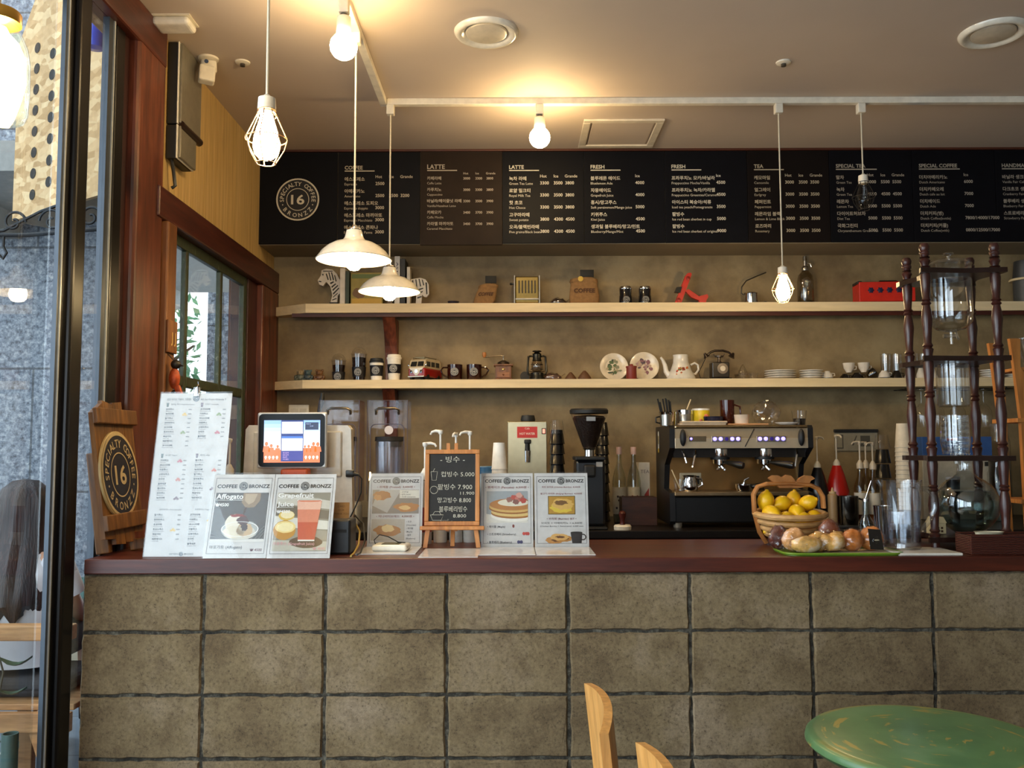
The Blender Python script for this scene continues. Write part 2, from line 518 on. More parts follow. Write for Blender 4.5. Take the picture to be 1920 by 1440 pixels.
# glazed shopfront with its black metal frame
w = MB()
w.box(-1.492, -1.466, 2.836, 2.96, 0, 2.985, .006)
w.box(-1.48, -1.447, 2.865, 2.952, 0, 2.985, .014, 3)
w.box(XG - .04, XW - .015, -3.3, 2.83, 0, .08).box(XG - .04, XW - .015, -3.3, 2.83, 2.93, 2.985)
for y in (-1.3, .6): w.box(XG - .04, XW - .01, y, y + .1, .08, 2.93)
w = struct('window_1', w, FRAME_BLACK)
MB().box(XG - .003, XG + .003, -3.3, 2.83, .08, 2.93).build('window_pane', PANE, w)
o = MB().box(-1.482, -1.468, 2.812, 2.8355, .08, 2.93).build('window_frame', FRAME_GREY, w)
o = MB().box(-1.468, -1.464, 2.826, 2.832, .08, 2.93).build('window_frame_gasket', M('c9ced2', .3, .3), w)
w = MB().box(-1.50, -1.462, 3.166, 3.24, 0, 2.985, .006)
w = struct('window_2', w, FRAME_BLACK)
MB().box(-1.478, -1.474, 2.96, 3.112, .02, 2.985).build('window_pane', PANE, w)
MB().box(-1.49, -1.466, 3.112, 3.1655, .02, 2.985).build('window_frame', FRAME_GREY, w)
MB().box(-1.466, -1.461, 3.146, 3.153, .02, 2.985).build('window_frame_gasket', M('c9ced2', .3, .3), w)

# ---------------------------------------------------------------- block-built bar front
bw = MB()
YF = 2.99
bw.box(-1.44, 4.0, YF + .008, YF + .12, 0, .9885)
def block_face(x0, x1, z0, z1):
    rnd = random.Random(int(x0 * 991 + z0 * 577))
    n = 14
    j = lambda s=.0024: rnd.uniform(-s, s)
    ring = []
    for k in range(n): ring.append((x0 + (x1 - x0) * k / n, z0))
    for k in range(n // 2): ring.append((x1, z0 + (z1 - z0) * k / (n // 2)))
    for k in range(n): ring.append((x1 - (x1 - x0) * k / n, z1))
    for k in range(n // 2): ring.append((x0, z1 - (z1 - z0) * k / (n // 2)))
    cx, cz = (x0 + x1) / 2, (z0 + z1) / 2
    L = [[], [], []]
    for (x, z) in ring:
        jx, jz = j(), j()
        x += jx; z += jz
        L[0].append((x, YF + .02, z))
        L[1].append((x, YF + .004 + abs(j(.003)), z))
        sx = -1 if x > cx else 1; sz = -1 if z > cz else 1
        L[2].append((x + (.006 if abs(x - cx) > (x1 - x0) * .46 else 0) * sx, YF - .004 + j(.001), z + (.006 if abs(z - cz) > (z1 - z0) * .46 else 0) * sz))
    m = len(ring)
    vv = L[0] + L[1] + L[2]
    ff = []
    for a in range(2):
        for k in range(m): ff.append([a * m + k, a * m + (k + 1) % m, (a + 1) * m + (k + 1) % m, (a + 1) * m + k])
    ff.append([2 * m + k for k in range(m)])
    bw.add(vv, ff)
for r, (za, zb) in enumerate(((.7985, .9862), (.5925, .7905), (.3865, .5845), (.1805, .3785), (0, .1725))):
    for k in range(13):
        xa = -1.44 + .4065 * k
        block_face(xa + (.0042 if k else .002), xa + .4023, za, zb)
wc = struct('wall_counter', bw, BLOCK)
def mortar_mat():
    m, nt, bs = _new('dark_mortar')
    f = _noise(nt, _coords(nt), 30, 6, .8)
    nt.links.new(_ramp(nt, f, [(.36, '1c1812'), (.5, '3c372e'), (.64, '6e685a')]), bs.inputs['Base Color'])
    bs.inputs['Roughness'].default_value = .95; _bump(nt, bs, f, .5)
    return m
MB().box(-1.438, 4.0, YF + .004, YF + .0078, 0, .988).build('wall_mortar_surface', mortar_mat(), wc)

t = MB().box(-1.43, 4.0, 2.97, 3.55, .99, ZC, .004).build('counter_top', COUNTER_WOOD)
tag(t, 'long dark red-brown wooden bar top on the concrete blocks', 'counter')

# back counter
t = T('back_cabinet', 'red-brown cabinet behind the bar under the coffee machines', 'cabinet', (0, 4.42, 0))
MB().box(-1.36, 4.1, .02, .9, .08, .955).build('body', WOOD('cabinet_wood', ['4a140c', '6a2212'], (1, 8, 8), .45), t)
for k in range(7):
    d = MB().box(-1.33 + .78 * k, -.57 + .78 * k, 0, .02, .1, .93, .004).build('door', WOOD('cabinet_wood', [], (1, 1, 1)), t)
    MB().box(-.7 + .78 * k, -.6 + .78 * k, -.02, -.001, .86, .88, .003).build('handle', STEEL, d)
t = MB().box(-1.36, 4.1, 4.4, YB - .002, .956, ZK, .004).build('back_worktop', M('17120f', .3, 0, .2))
tag(t, 'black worktop along the plaster wall under the coffee machines', 'counter')

# shelves
def shelf(zt, zb, label, pxe):
    xe = P(pxe, 640, YSH).x
    poly = [(xe, YSH), (4.2, YSH), (4.2, YB - .001), (XW + .036, YB - .001), (XW + .036, YSH + .13)]
    t = T('wall_shelf', label, 'shelf', (0, 0, 0))
    MB().slab(poly, zb, zt).build('board', PINE, t)
    return t
sh_u = shelf(ZU, P(1000, 585, YSH).z, 'upper pale wooden wall shelf with the toaster and coffee sacks on it', 572)
sh_l = shelf(ZL, P(1000, 727, YSH).z, 'lower pale wooden wall shelf with cups, mugs and plates on it', 568)
b = MB().box(-1.3, 4.2, YSH + .02, YSH + .05, P(1000, 585, YSH).z - .022, P(1000, 585, YSH).z - .0005)
b.build('batten', WOOD('batten_wood', ['3c130a', '56200f'], (.7, 8, 8), .5), sh_u)
def bracket(px, za, zb, label):
    x = P(px, 640, 5.22).x; w = .038
    t = T('shelf_bracket', label, 'bracket', (x, YB, zb), 'red wooden shelf brackets')
    h = za - zb
    b = MB(); b.box(-w, w, -.05, -.001, 0, h, .004)
    b.build('upright', RED_WOOD, t)
    b = MB()
    n = 8
    prof = [(-.05 - .13 * max(0, (k / n)) ** 2.2, h - .32 + .32 * k / n) for k in range(n + 1)] + [(-.05, h)]
    vv = [(-w * .95, y, z) for y, z in prof] + [(w * .95, y, z) for y, z in prof]
    m = len(prof)
    b.add(vv, [list(range(m)), list(range(m, 2 * m))[::-1]] + [[i, (i + 1) % m, m + (i + 1) % m, m + i] for i in range(m)])
    b.build('brace', RED_WOOD, t)
bracket(731, P(1000, 585, YSH).z - .024, ZL, 'red wooden bracket under the upper shelf, above the takeaway cups')
bracket(731, P(1000, 727, YSH).z, ZK, 'red wooden bracket under the lower shelf, behind the clear blender hood')
# ---------------------------------------------------------------- lighting tracks and lamps
BULB = GLOW('lit_bulb', 'ffdca0', 75)
SMALLBULB = GLOW('lit_small_bulb', 'ffdca0', 90)
PLASTIC = M('e6ddcb', .4)
ENAMEL = M('e9e2d2', .22, coat=.4)
LIT_CAGE_WIRE = M('c79a72', .35, .8)
CORD = M('d8cdb4', .6)
XT = -.635                                     # the track that runs towards the back
YT = P(1200, 178, 4.27).y
YT = 4.27
zt = ZCEIL
b = MB().box(XT - .017, XT + .017, .6, YT + .017, zt - .032, zt, .003)
b.build('lighting_track', PLASTIC); tag(bpy.data.objects['lighting_track'], 'white lighting track running from the front to the long one near the menu boards', 'lighting track')
b = MB().box(XT + .018, 4.1, YT - .017, YT + .017, zt - .032, zt, .003)
tag(b.build('lighting_track', PLASTIC), 'long white lighting track parallel to the menu boards', 'lighting track')
ZT = zt - .032

def connector(t, z):
    MB().box(-.019, .019, -.019, .019, z - .048, z, .004).build('track_adapter', PLASTIC, t)
def cord(t, z0, z1):
    MB().cyl((0, 0, z0), (0, 0, z1), .0036, seg=8).build('cord', CORD, t)

def globe_lamp(x, y, zg, label):
    t = T('globe_bulb_lamp', label, 'lamp', (x, y, zg), 'bare globe bulbs on the track')
    zc_ = ZT - zg
    MB().box(-.019, .019, -.019, .019, zc_ - .05, zc_, .004).build('track_adapter', PLASTIC, t)
    b = MB().cyl((0, 0, zc_ - .062), (0, 0, zc_ - .05), .012)
    b.build('neck', M('5a5650', .4), t)
    MB().lathe([(.02, zc_ - .062), (.026, zc_ - .066), (.027, zc_ - .10), (.029, .045), (.024, .038)]).build('socket', PLASTIC, t)
    MB().lathe([(.0, -.052), (.02, -.048), (.037, -.037), (.049, -.018), (.052, 0), (.048, .02), (.036, .037), (.022, .046), (.018, .052)], seg=28).build('bulb', BULB, t)
p = P(637, 87, 3.24); globe_lamp(XT, 3.24, p.z, 'bare glowing globe bulb on the track that runs towards the front')
p = P(1012, 258, YT); globe_lamp(p.x, YT, p.z, 'bare glowing globe bulb above the second latte menu board')

def shade_lamp(x, y, zr, label):
    t = T('pendant_lamp', label, 'lamp', (x, y, zr), 'cream enamel pendant lamps')
    prof = [(.031, .118), (.034, .105), (.038, .09), (.046, .079), (.058, .073), (.082, .066), (.108, .051), (.130, .031), (.146, .008), (.153, 0.0)]
    inner = [(r - .003, z - .002) for r, z in prof][::-1]
    MB().lathe(prof + inner[:-1] + [(.026, .112)], seg=48).build('shade', ENAMEL, t)
    MB().lathe([(.028, .118), (.030, .122), (.027, .128), (.012, .131), (.008, .142), (.0, .146)]).build('cap', CHROME, t)
    MB().lathe([(.016, .05), (.017, .10), (.02, .112)]).build('socket', PLASTIC, t)
    MB().lathe([(0, -.045), (.018, -.041), (.031, -.028), (.036, -.008), (.032, .016), (.022, .036), (.016, .05)]).build('bulb', BULB, t)
    connector(t, ZT - zr); cord(t, .144, ZT - zr - .047)
shade_lamp(XT, 3.5, P(660, 487, 3.5).z, 'larger cream enamel pendant lamp hanging in front of the coffee price list')
shade_lamp(P(730, 547, YT).x, YT, P(730, 547, YT).z, 'cream enamel pendant lamp hanging lower, in front of the zebra bookends')

def cage_lamp(x, y, ztop, lit, label, zc_=None):
    t = T('cage_lamp', label, 'lamp', (x, y, ztop), 'wire cage pendant lamps')
    MB().lathe([(0, .008), (.006, .006), (.012, 0), (.022, -.004), (.0235, -.03), (.022, -.042), (.017, -.046)]).build('socket', PLASTIC, t)
    b = MB(); r = .0016
    for k in range(7):
        a = 2 * pi * k / 7 + .2
        q = lambda rr, z: (rr * math.cos(a), rr * math.sin(a), z)
        b.tube([q(.021, -.036), q(.028, -.055), q(.0535, -.112), q(.046, -.14), q(.025, -.176)], r, 6)
    for rr, z in ((.023, -.036), (.0535, -.112), (.025, -.176), (.025, -.05)):
        b.tube([(rr * math.cos(2 * pi * k / 20), rr * math.sin(2 * pi * k / 20), z) for k in range(20)], r, 6, closed=True)
    b.build('cage', LIT_CAGE_WIRE if lit else M('2c2a28', .4, .6), t)  # bulb light is put into the wire colour: pale when lit, dark when off
    b = MB().lathe([(0, -.168), (.016, -.165), (.029, -.152), (.034, -.132), (.031, -.105), (.022, -.075), (.017, -.055), (.015, -.044)], seg=20)
    b.build('bulb', SMALLBULB if lit else GLASS('dark_glass', (.75, .72, .68), .6), t)
    if zc_ is None: zc_ = ZT - ztop
    connector(t, zc_); cord(t, .006, zc_ - .047)
cage_lamp(XT, 2.23, P(490, 182, 2.23).z, True, 'lit wire cage pendant lamp hanging nearest the side window')
p = P(1467, 500, YT); cage_lamp(p.x, YT, p.z, True, 'lit wire cage pendant lamp hanging low over the coffee machine')
p = P(1618, 328, YT); cage_lamp(p.x, YT, p.z, False, 'unlit dark wire cage pendant lamp in front of the special tea board')

# jar lamp close to the camera
p = P(-6, 130, 1.5)
t = T('jar_lamp', 'lit glass jar lamp with brass lid hanging by the shopfront glass', 'lamp', (p.x, 1.5, p.z))
k = U(1.5)
prof = [(0, -103), (36, -103), (50, -98), (56, -84), (58, -40), (57, 20), (52, 48), (42, 72), (36, 82), (36, 100)]
MB(k).shell(prof, 3, seg=32).build('jar', GLASS('jar_glass', (.93, .92, .80), .7, 0, .06), t)
MB(k).lathe([(40, 92), (40, 112), (37, 116), (0, 118)], seg=32).build('lid', M('c8963e', .3, .9), t)
MB(k).lathe([(0, -62), (25, -56), (42, -38), (50, -5), (48, 28), (37, 54), (20, 72), (14, 84)], seg=28).build('bulb', SMALLBULB, t)
MB(k).cyl((0, 0, 118), (0, 0, (ZCEIL - p.z) / k), 3).build('cord', CORD, t)

# ---------------------------------------------------------------- ceiling fittings
def diffuser(px, py, Y, d, label):
    p = P(px, py, Y)
    t = T('ceiling_diffuser', label, 'air vent', (p.x, Y, ZCEIL), 'round ceiling air vents')
    r = d / 2
    MB().lathe([(r, 0), (r * .99, -.006), (r * .93, -.016), (r * .84, -.018), (r * .74, -.010), (r * .66, -.001)], seg=48).build('ring', ENAMEL, t)
    MB().lathe([(0, -.014), (r * .55, -.014), (r * .63, -.011), (r * .65, -.004)], seg=48).build('disc', M('cfc4b0', .35), t)
diffuser(912, 52, 3.56, .27, 'round white ceiling air vent between the two globe bulbs')
diffuser(1862, 57, 3.58, .27, 'round white ceiling air vent above the special coffee board')
for px, py, Y, l in ((455, 111, 3.84, 'small round ceiling sprinkler beside the white motion sensor'), (1469, 115, 3.86, 'small round ceiling sprinkler by the track over the coffee machine')):
    p = P(px, py, Y)
    t = T('sprinkler', l, 'sprinkler', (p.x, Y, ZCEIL), 'ceiling sprinklers')
    MB().lathe([(.034, 0), (.032, -.005), (.02, -.009), (.012, -.009)]).build('plate', PLASTIC, t)
    MB().lathe([(.011, -.008), (.011, -.02), (0, -.022)]).build('nozzle', M('4a443c', .4, .5), t)
p = P(1172, 250, 4.75)
t = T('ceiling_hatch', 'square white access hatch in the ceiling near the menu boards', 'hatch', (.6, 4.75, ZCEIL))
b = MB()
for a in ((-.215, .215, -.215, -.175), (-.215, .215, .175, .215), (-.215, -.175, -.175, .175), (.175, .215, -.175, .175)): b.box(a[0], a[1], a[2], a[3], -.012, 0, .004)
b.build('frame', M('d3c8b6', .5), t)
MB().box(-.165, .165, -.165, .165, -.006, 0, .002).build('panel', CEIL_M, t)
p = P(322, 26, 3.42)
t = T('smoke_detector', 'white rounded ceiling detector above the grey control box', 'detector', (p.x, 3.45, ZCEIL))
MB().box(-.075, .075, -.05, .05, -.038, -.004, .016, 3).build('body', WHITE, t)
MB().box(-.08, .08, -.055, .055, -.0045, 0).build('base', PLASTIC, t)
p = P(391, 106, 3.8)
t = T('motion_sensor', 'white motion sensor on a ceiling bracket beside the pale boarded wall', 'sensor', (p.x, 3.8, ZCEIL))
MB().lathe([(.045, 0), (.043, -.008), (.03, -.012)]).build('base', PLASTIC, t)
MB().at(Tr(.0, 0, -.012), Rx(8), Rz(25)).box(-.033, .033, -.025, .025, -.055, 0, .008).build('bracket', PLASTIC, t)
b = MB().at(Tr(.004, -.012, -.05), Rx(-8), Rz(25)).box(-.038, .03, -.03, .02, -.075, .0, .008); b.build('body', PLASTIC, t)
MB().at(Tr(.004, -.012, -.05), Rx(-8), Rz(25)).lathe([(0, 0), (.009, 0), (.009, .002)], (0, 0, 0)).at(Tr(.004, -.012, -.05), Rx(-8), Rz(25), Tr(-.012, -.0305, .012), Rx(90)).lathe([(.009, 0), (.009, .003), (0, .003)]).build('lens', M('3a4a6a', .2), t)

# grey control box high on the boarded wall
t = T('control_box', 'grey and black wall control box high above the side window', 'control box', (XW, 3.75, 2.78))
zt = ZCEIL - 2.78 - .004
MB().box(.001, .045, -.12, .12, 0, zt, .006).build('back_shell', M('1b1c1f', .5), t)
MB().box(.046, .052, -.125, .12, 0, zt, .003).build('rim', WHITE, t)
MB().box(.053, .064, -.118, .118, .004, zt - .004, .008).build('cover', M('8d8779', .35, .5), t)
MB().box(.001, .045, -.12, .07, -.15, -.004, .006).build('lower_shell', M('1b1c1f', .5), t)
MB().box(.046, .052, -.125, .07, -.15, -.004, .003).build('lower_rim', WHITE, t)
MB().box(.053, .064, -.118, .068, -.146, -.008, .008).build('lower_cover', M('8d8779', .35, .5), t)
MB().cyl((.06, -.112, -.003), (.06, .11, -.003), .018).build('hinge', M('3a2a20', .3, .5), t)
MB().tube([(.02, -.1, -.148), (.03, -.1, -.2), (.035, -.09, -.26), (.02, -.09, -.2695)], .008, 8).build('cable', BLACK, t)
# ---------------------------------------------------------------- printed things on the bar
def G(px, py, z=ZC):
    d = CROT.to_3x3() @ Vector(((px - 960) / F, -(py - 720) / F, -1))
    return CAM + d * ((z - CAM.z) / d.z)
def badge(b, cx, cz, r, y, dark='1b2233', light='d9cba6', full=True, e=1.0, rim=True):
    b.c = rgb(dark); b.disc(cx, cz, r, r * e, y, 40)
    b.c = rgb(light)
    if rim: b.ring(cx, cz, r * .93, r, y - .0004, 44, e)
    if full:
        b.ring(cx, cz, r * .50, r * .53, y - .0004, 44, e)
        b.arc_text('SPECIALTY COFFEE', cx, cz, r * .74, r * .27, y - .0004, pi / 2, R(12.6), True, .012, e)
        b.arc_text('BRONZZ', cx, cz, r * .74, r * .27, y - .0004, -pi / 2, R(20), False, .012, e)
        for a in (200, -20): b.disc(cx + r * .74 * math.cos(R(a)), cz + e * r * .74 * math.sin(R(a)), r * .03, r * .03, y - .0004, 8)
    else:
        b.ring(cx, cz, r * .50, r * .56, y - .0004, 30, e)
        for k in range(16): 
            a = R(190 - k * 200 / 15); b.disc(cx + r * .74 * math.cos(a), cz + r * .74 * math.sin(a), r * .06, r * .08, y - .0004, 6)
        for k in range(6):
            a = R(-140 + k * 16); b.disc(cx + r * .74 * math.cos(a), cz + r * .74 * math.sin(a), r * .06, r * .08, y - .0004, 6)
    b.text('16', cx, cz - r * .22 * e, r * .62 * e, y - .0004, 'c', .02, w=r * .62, res=3)
PAPER = M('cac7c4', .45)
ACRYL = GLASS('acrylic', (.97, .98, .98), .7, 0, .045)
GLOSSINK = INK(.25)

def card(label, px, py, w, h, lean, art, foot=0.0, yaw=0, group=None, cat='menu card', dx=0, sleeve=True, dy=0):
    p = G(px, py) + Vector((0, dy, 0))
    t = T('menu_card', label, cat, (p.x + dx, p.y, ZC), group, (R(-lean), 0, R(yaw)))
    MB().box(-w / 2, w / 2, 0, .0012, .001, h).build('paper', PAPER, t)
    b = MB(); b.X = Matrix(); art(b, w, h); b.build('print', GLOSSINK, t)
    if sleeve: MB().box(-w / 2 - .0015, w / 2 + .0015, -.0045, -.0030, .0005, h + .005).build('sleeve', ACRYL, t)
    if foot:
        c, s = math.cos(R(lean)), math.sin(R(lean))
        b = MB().at(Rx(lean)).box(-w / 2 - .0015, w / 2 + .0015, -foot, -.006, .0005, .003)
        b.build('foot', M('dcd9d6', .12), t)
    return t
def header(b, w, h, z=.855, line=True):
    b.c = rgb('2a2a2c')
    if line: b.frame(-.46 * w, .46 * w, .055 * h, .955 * h, .0012, -.0006)
    b.text('COFFEE', -.43 * w, (z - .022) * h, .066 * h * .9, -.0008, 'l', .03, w=.33 * w)
    b.text('BRONZZ', .43 * w, (z - .022) * h, .066 * h * .9, -.0008, 'r', .03, w=.34 * w)
    badge(b, 0, z * h, .076 * w, -.0008, '3a3a3e', 'c8c8c4', False)
def blob(b, cx, cz, rx, rz, y, col, seed=0, j=.12, n=22):
    r = random.Random(seed); b.c = rgb(col)
    b.flat([(cx + rx * (1 + r.uniform(-j, j)) * math.cos(2 * pi * i / n), cz + rz * (1 + r.uniform(-j, j)) * math.sin(2 * pi * i / n)) for i in range(n)], y)

def art_affogato(b, w, h):
    header(b, w, h)
    x0, x1, z0, z1 = -.43 * w, .43 * w, .19 * h, .775 * h
    b.c = rgb('4b443d'); b.rect(x0, x1, z0, z1, -.0006)
    for k in range(9):
        b.c = rgb('6a655f' if k % 2 else '35302c'); b.flat([(x0, z0 + .2 * h - k * .02 * h), (x0 + .03 * w + .05 * w * k, z0 + .02 * h), (x0 + .055 * w + .05 * w * k, z0 + .02 * h), (x0, z0 + .215 * h - k * .02 * h)], -.0007)
        b.flat([(x1 - .01 * w, z0 + .2 * h - k * .02 * h), (x1 - .25 * w + .03 * w * k, z0 + .03 * h), (x1 - .235 * w + .03 * w * k, z0 + .03 * h), (x1 - .01 * w, z0 + .215 * h - k * .02 * h)], -.0007)
    b.c = rgb('d8d4cc'); b.rect(x0, x1, z0, z0 + .035 * h, -.0008)
    b.c = rgb('8f7658'); b.flat([(.02 * w, .77 * h), (.0 * w, .66 * h), (.08 * w, .59 * h), (.22 * w, .60 * h), (.30 * w, .68 * h), (.30 * w, .77 * h)], -.0009)
    b.c = rgb('b49c7c'); b.flat([(.05 * w, .76 * h), (.05 * w, .68 * h), (.12 * w, .63 * h), (.2 * w, .66 * h), (.25 * w, .76 * h)], -.0010)
    b.c = rgb('41200f'); b.flat([(.06 * w, .60 * h), (.11 * w, .60 * h), (.07 * w, .50 * h), (.05 * w, .50 * h)], -.0011)
    blob(b, .03 * w, .33 * h, .30 * w, .12 * h, -.0010, 'a9aaa4', 1, .02)
    blob(b, .03 * w, .30 * h, .26 * w, .085 * h, -.0011, 'cfc8b8', 2, .03)
    blob(b, -.05 * w, .41 * h, .17 * w, .11 * h, -.0012, 'e9dfcb', 3, .05)
    blob(b, .11 * w, .33 * h, .13 * w, .08 * h, -.0013, 'c6a67c', 4, .12)
    blob(b, -.06 * w, .31 * h, .17 * w, .07 * h, -.0013, 'e2d6bc', 5, .1)
    blob(b, .06 * w, .44 * h, .09 * w, .055 * h, -.0014, '4a1d12', 6, .25)
    blob(b, .10 * w, .36 * h, .05 * w, .05 * h, -.0015, '38170e', 7, .3)
    blob(b, -.04 * w, .50 * h, .13 * w, .018 * h, -.0014, '8c2416', 8, .3)
    b.c = rgb('f4f4f0'); b.ring(.03 * w, .34 * h, .285 * w, .30 * w, -.0016, 40, .42)
    b.text('Affogato', -.42 * w, .70 * h, .085 * h, -.0018, 'l', .02, w=.44 * w); b.rect(-.42 * w, .02 * w, .682 * h, .687 * h, -.0018)
    b.text('₩4500', -.42 * w, .61 * h, .055 * h, -.0018, 'l', .02, w=.22 * w)
    b.c = rgb('2b2b2f'); b.text('아포가토 (Affogato)', -.42 * w, .115 * h, .045 * h, -.0008, 'l', .012, w=.52 * w)
    b.c = rgb('5b2230'); b.text('₩ 4500', .42 * w, .085 * h, .042 * h, -.0008, 'r', .015, w=.19 * w)
def art_grapefruit(b, w, h):
    header(b, w, h)
    x0, x1, z0, z1 = -.43 * w, .43 * w, .085 * h, .775 * h
    b.c = rgb('8d8778'); b.rect(x0, x1, z0, z1, -.0006)
    for k in range(5):
        b.c = rgb(('c8c2b4', '6f6658', 'd8d4c8', '9a9384', 'bcb6a6')[k]); b.flat([(x0, z1 - k * .14 * h), (x1, z1 - .10 * h - k * .12 * h), (x1, max(z0, z1 - .20 * h - k * .12 * h)), (x0, max(z0, z1 - .13 * h - k * .14 * h))], -.0007)
    blob(b, -.25 * w, .50 * h, .13 * w, .06 * h, -.0010, 'd9b65a', 1, .03); blob(b, -.24 * w, .51 * h, .11 * w, .045 * h, -.0011, 'f0dfb0', 2, .03)
    blob(b, -.26 * w, .33 * h, .18 * w, .115 * h, -.0012, 'c08a3a', 3, .03); blob(b, -.25 * w, .365 * h, .165 * w, .07 * h, -.0013, 'ecd28c', 4, .03)
    blob(b, -.25 * w, .365 * h, .13 * w, .052 * h, -.0014, 'f3e2ac', 5, .04)
    blob(b, .1 * w, .19 * h, .26 * w, .07 * h, -.0009, '5a4432', 6, .05)
    b.c = rgb('d88468'); b.flat([(-.10 * w, .68 * h), (.30 * w, .68 * h), (.235 * w, .21 * h), (-.03 * w, .21 * h)], -.0016)
    b.c = rgb('c4573e'); b.flat([(-.06 * w, .42 * h), (.265 * w, .42 * h), (.235 * w, .22 * h), (-.03 * w, .22 * h)], -.0017)
    b.c = rgb('e8b49c'); b.flat([(-.095 * w, .66 * h), (.297 * w, .66 * h), (.285 * w, .57 * h), (-.085 * w, .57 * h)], -.0018)
    b.c = rgb('f2ece4'); b.ring(.10 * w, .68 * h, .19 * w, .20 * w, -.0019, 36, .22); b.rect(-.03 * w, .235 * w, .20 * h, .215 * h, -.0018)
    b.c = rgb('f6f4f0'); b.text('Grapefruit', -.42 * w, .715 * h, .075 * h, -.002, 'l', .02, w=.58 * w); b.rect(-.42 * w, .16 * w, .70 * h, .704 * h, -.002)
    b.text('Juice', -.42 * w, .61 * h, .075 * h, -.002, 'l', .02, w=.27 * w); b.rect(-.42 * w, -.15 * w, .595 * h, .599 * h, -.002)
    b.text('₩4500', -.42 * w, .53 * h, .05 * h, -.002, 'l', .02, w=.22 * w)
    b.c = rgb('d8a0a0'); b.text('자몽주스 (Grapefruit Juice)', -.42 * w, .155 * h, .042 * h, -.002, 'l', .012, w=.66 * w)
    b.text('₩ 4500', .41 * w, .1 * h, .04 * h, -.002, 'r', .012, w=.19 * w)
def art_pretzel(b, w, h):
    header(b, w, h, .895)
    b.c = rgb('7a2f2c'); b.text('• 프레즐 (Pretzel)  3,000원 •', 0, .80 * h, .036 * h, -.0008, 'c', .012, w=.70 * w)
    b.c = rgb('8f8478'); b.rect(-.43 * w, .43 * w, .45 * h, .775 * h, -.0006)
    b.c = rgb('b8b2aa'); b.flat([(-.43 * w, .56 * h), (-.15 * w, .46 * h), (.1 * w, .775 * h), (-.3 * w, .775 * h)], -.0008)
    b.c = rgb('e2dccd'); b.rect(.07 * w, .43 * w, .66 * h, .77 * h, -.0009)
    blob(b, -.25 * w, .70 * h, .16 * w, .06 * h, -.001, 'a86f3a', 3, .2); blob(b, -.33 * w, .67 * h, .07 * w, .04 * h, -.0011, 'c48c50', 4, .2)
    blob(b, .2 * w, .54 * h, .22 * w, .06 * h, -.001, 'b87c3e', 5, .2); blob(b, .17 * w, .53 * h, .10 * w, .03 * h, -.0011, 'e0b878', 6, .2)
    b.c = rgb('3a3a34')
    for k, s in enumerate(('• 오리지널', '• 갈릭 (Garlic)', '• 시나몬 (Cinnamon)')): b.text(s, .09 * w, (.735 - k * .033) * h, .024 * h, -.0012, 'l', .01)
    b.c = rgb('7a2f2c'); b.text('• 허니버터브레드  4,000원 •', 0, .40 * h, .036 * h, -.0008, 'c', .012, w=.70 * w)
    b.c = rgb('b9b0a2'); b.rect(-.43 * w, .18 * w, .09 * h, .375 * h, -.0006)
    blob(b, -.13 * w, .22 * h, .24 * w, .08 * h, -.0009, 'b07a3e', 7, .15); blob(b, -.13 * w, .25 * h, .12 * w, .05 * h, -.001, 'e6c98c', 8, .15)
    b.c = rgb('3a3a40')
    for k, s in enumerate(('• 초코', '(Chocolate)', '• 메이플', '(Maple)', '• 블루', '(Blueberry)')): b.text(s, .21 * w, (.33 - k * .045) * h, .028 * h, -.0008, 'l', .01)
def art_pancake(b, w, h):
    header(b, w, h, .895)
    b.c = rgb('7a2f2c'); b.text('• 팬케이크 (Pancake)  6,500원 •', 0, .795 * h, .036 * h, -.0008, 'c', .012, w=.84 * w)
    x0, x1, z0, z1 = -.40 * w, .40 * w, .33 * h, .755 * h
    b.c = rgb('9fa4a6'); b.rect(x0, x1, z0, z1, -.0006)
    b.c = rgb('ddd8cc'); b.flat([(x0, z0 + .12 * h), (x1, z0 + .03 * h), (x1, z0), (x0, z0)], -.0007)
    def slot(cx, cz, rx, rz, y, col): 
        pts = [(min(max(cx + rx * math.cos(2 * pi * i / 30), x0), x1), min(max(cz + rz * math.sin(2 * pi * i / 30), z0), z1)) for i in range(30)]
        b.c = rgb(col); b.flat(pts, y)
    slot(.12 * w, .43 * h, .44 * w, .085 * h, -.0008, 'efe9dc')
    slot(.13 * w, .46 * h, .44 * w, .075 * h, -.0009, 'a4682a'); slot(.13 * w, .48 * h, .44 * w, .07 * h, -.001, 'e0bd74')
    slot(.11 * w, .53 * h, .46 * w, .085 * h, -.0011, '9c5f24'); slot(.11 * w, .55 * h, .46 * w, .085 * h, -.0012, 'd8ae62'); slot(.11 * w, .575 * h, .45 * w, .08 * h, -.0013, 'b8793a')
    slot(.12 * w, .60 * h, .30 * w, .05 * h, -.0014, 'e6dcc4')
    for k, (x, z, c) in enumerate(((.05, .64, '9c6a5c'), (.13, .67, 'c0564a'), (.2, .64, 'cc7a6c'), (.27, .67, 'a86a5c'), (.17, .61, '8a5a50'), (.31, .63, 'b8483c'), (.23, .70, 'd8a090'))): blob(b, x * w, z * h, .06 * w, .035 * h, -.0015 - k * .0001, c, k, .2)
    b.c = rgb('35353b')
    for z, s in ((.265, '• 메이플 (Maple)'), (.165, '• 스트로베리 (Strawberry)'), (.06, '• 블루베리 (Blueberry)')): b.text(s, -.38 * w, z * h, .036 * h, -.0008, 'l', .014)
    blob(b, .12 * w, .285 * h, .022 * w, .024 * h, -.0009, '7a3a34', 1); 
    for x in (.32, .37, .40): blob(b, x * w, .185 * h, .03 * w, .022 * h, -.0009, 'c8483c', 2)
    for x in (.22, .27): blob(b, x * w, .075 * h, .03 * w, .022 * h, -.0009, '4a4a72', 3)
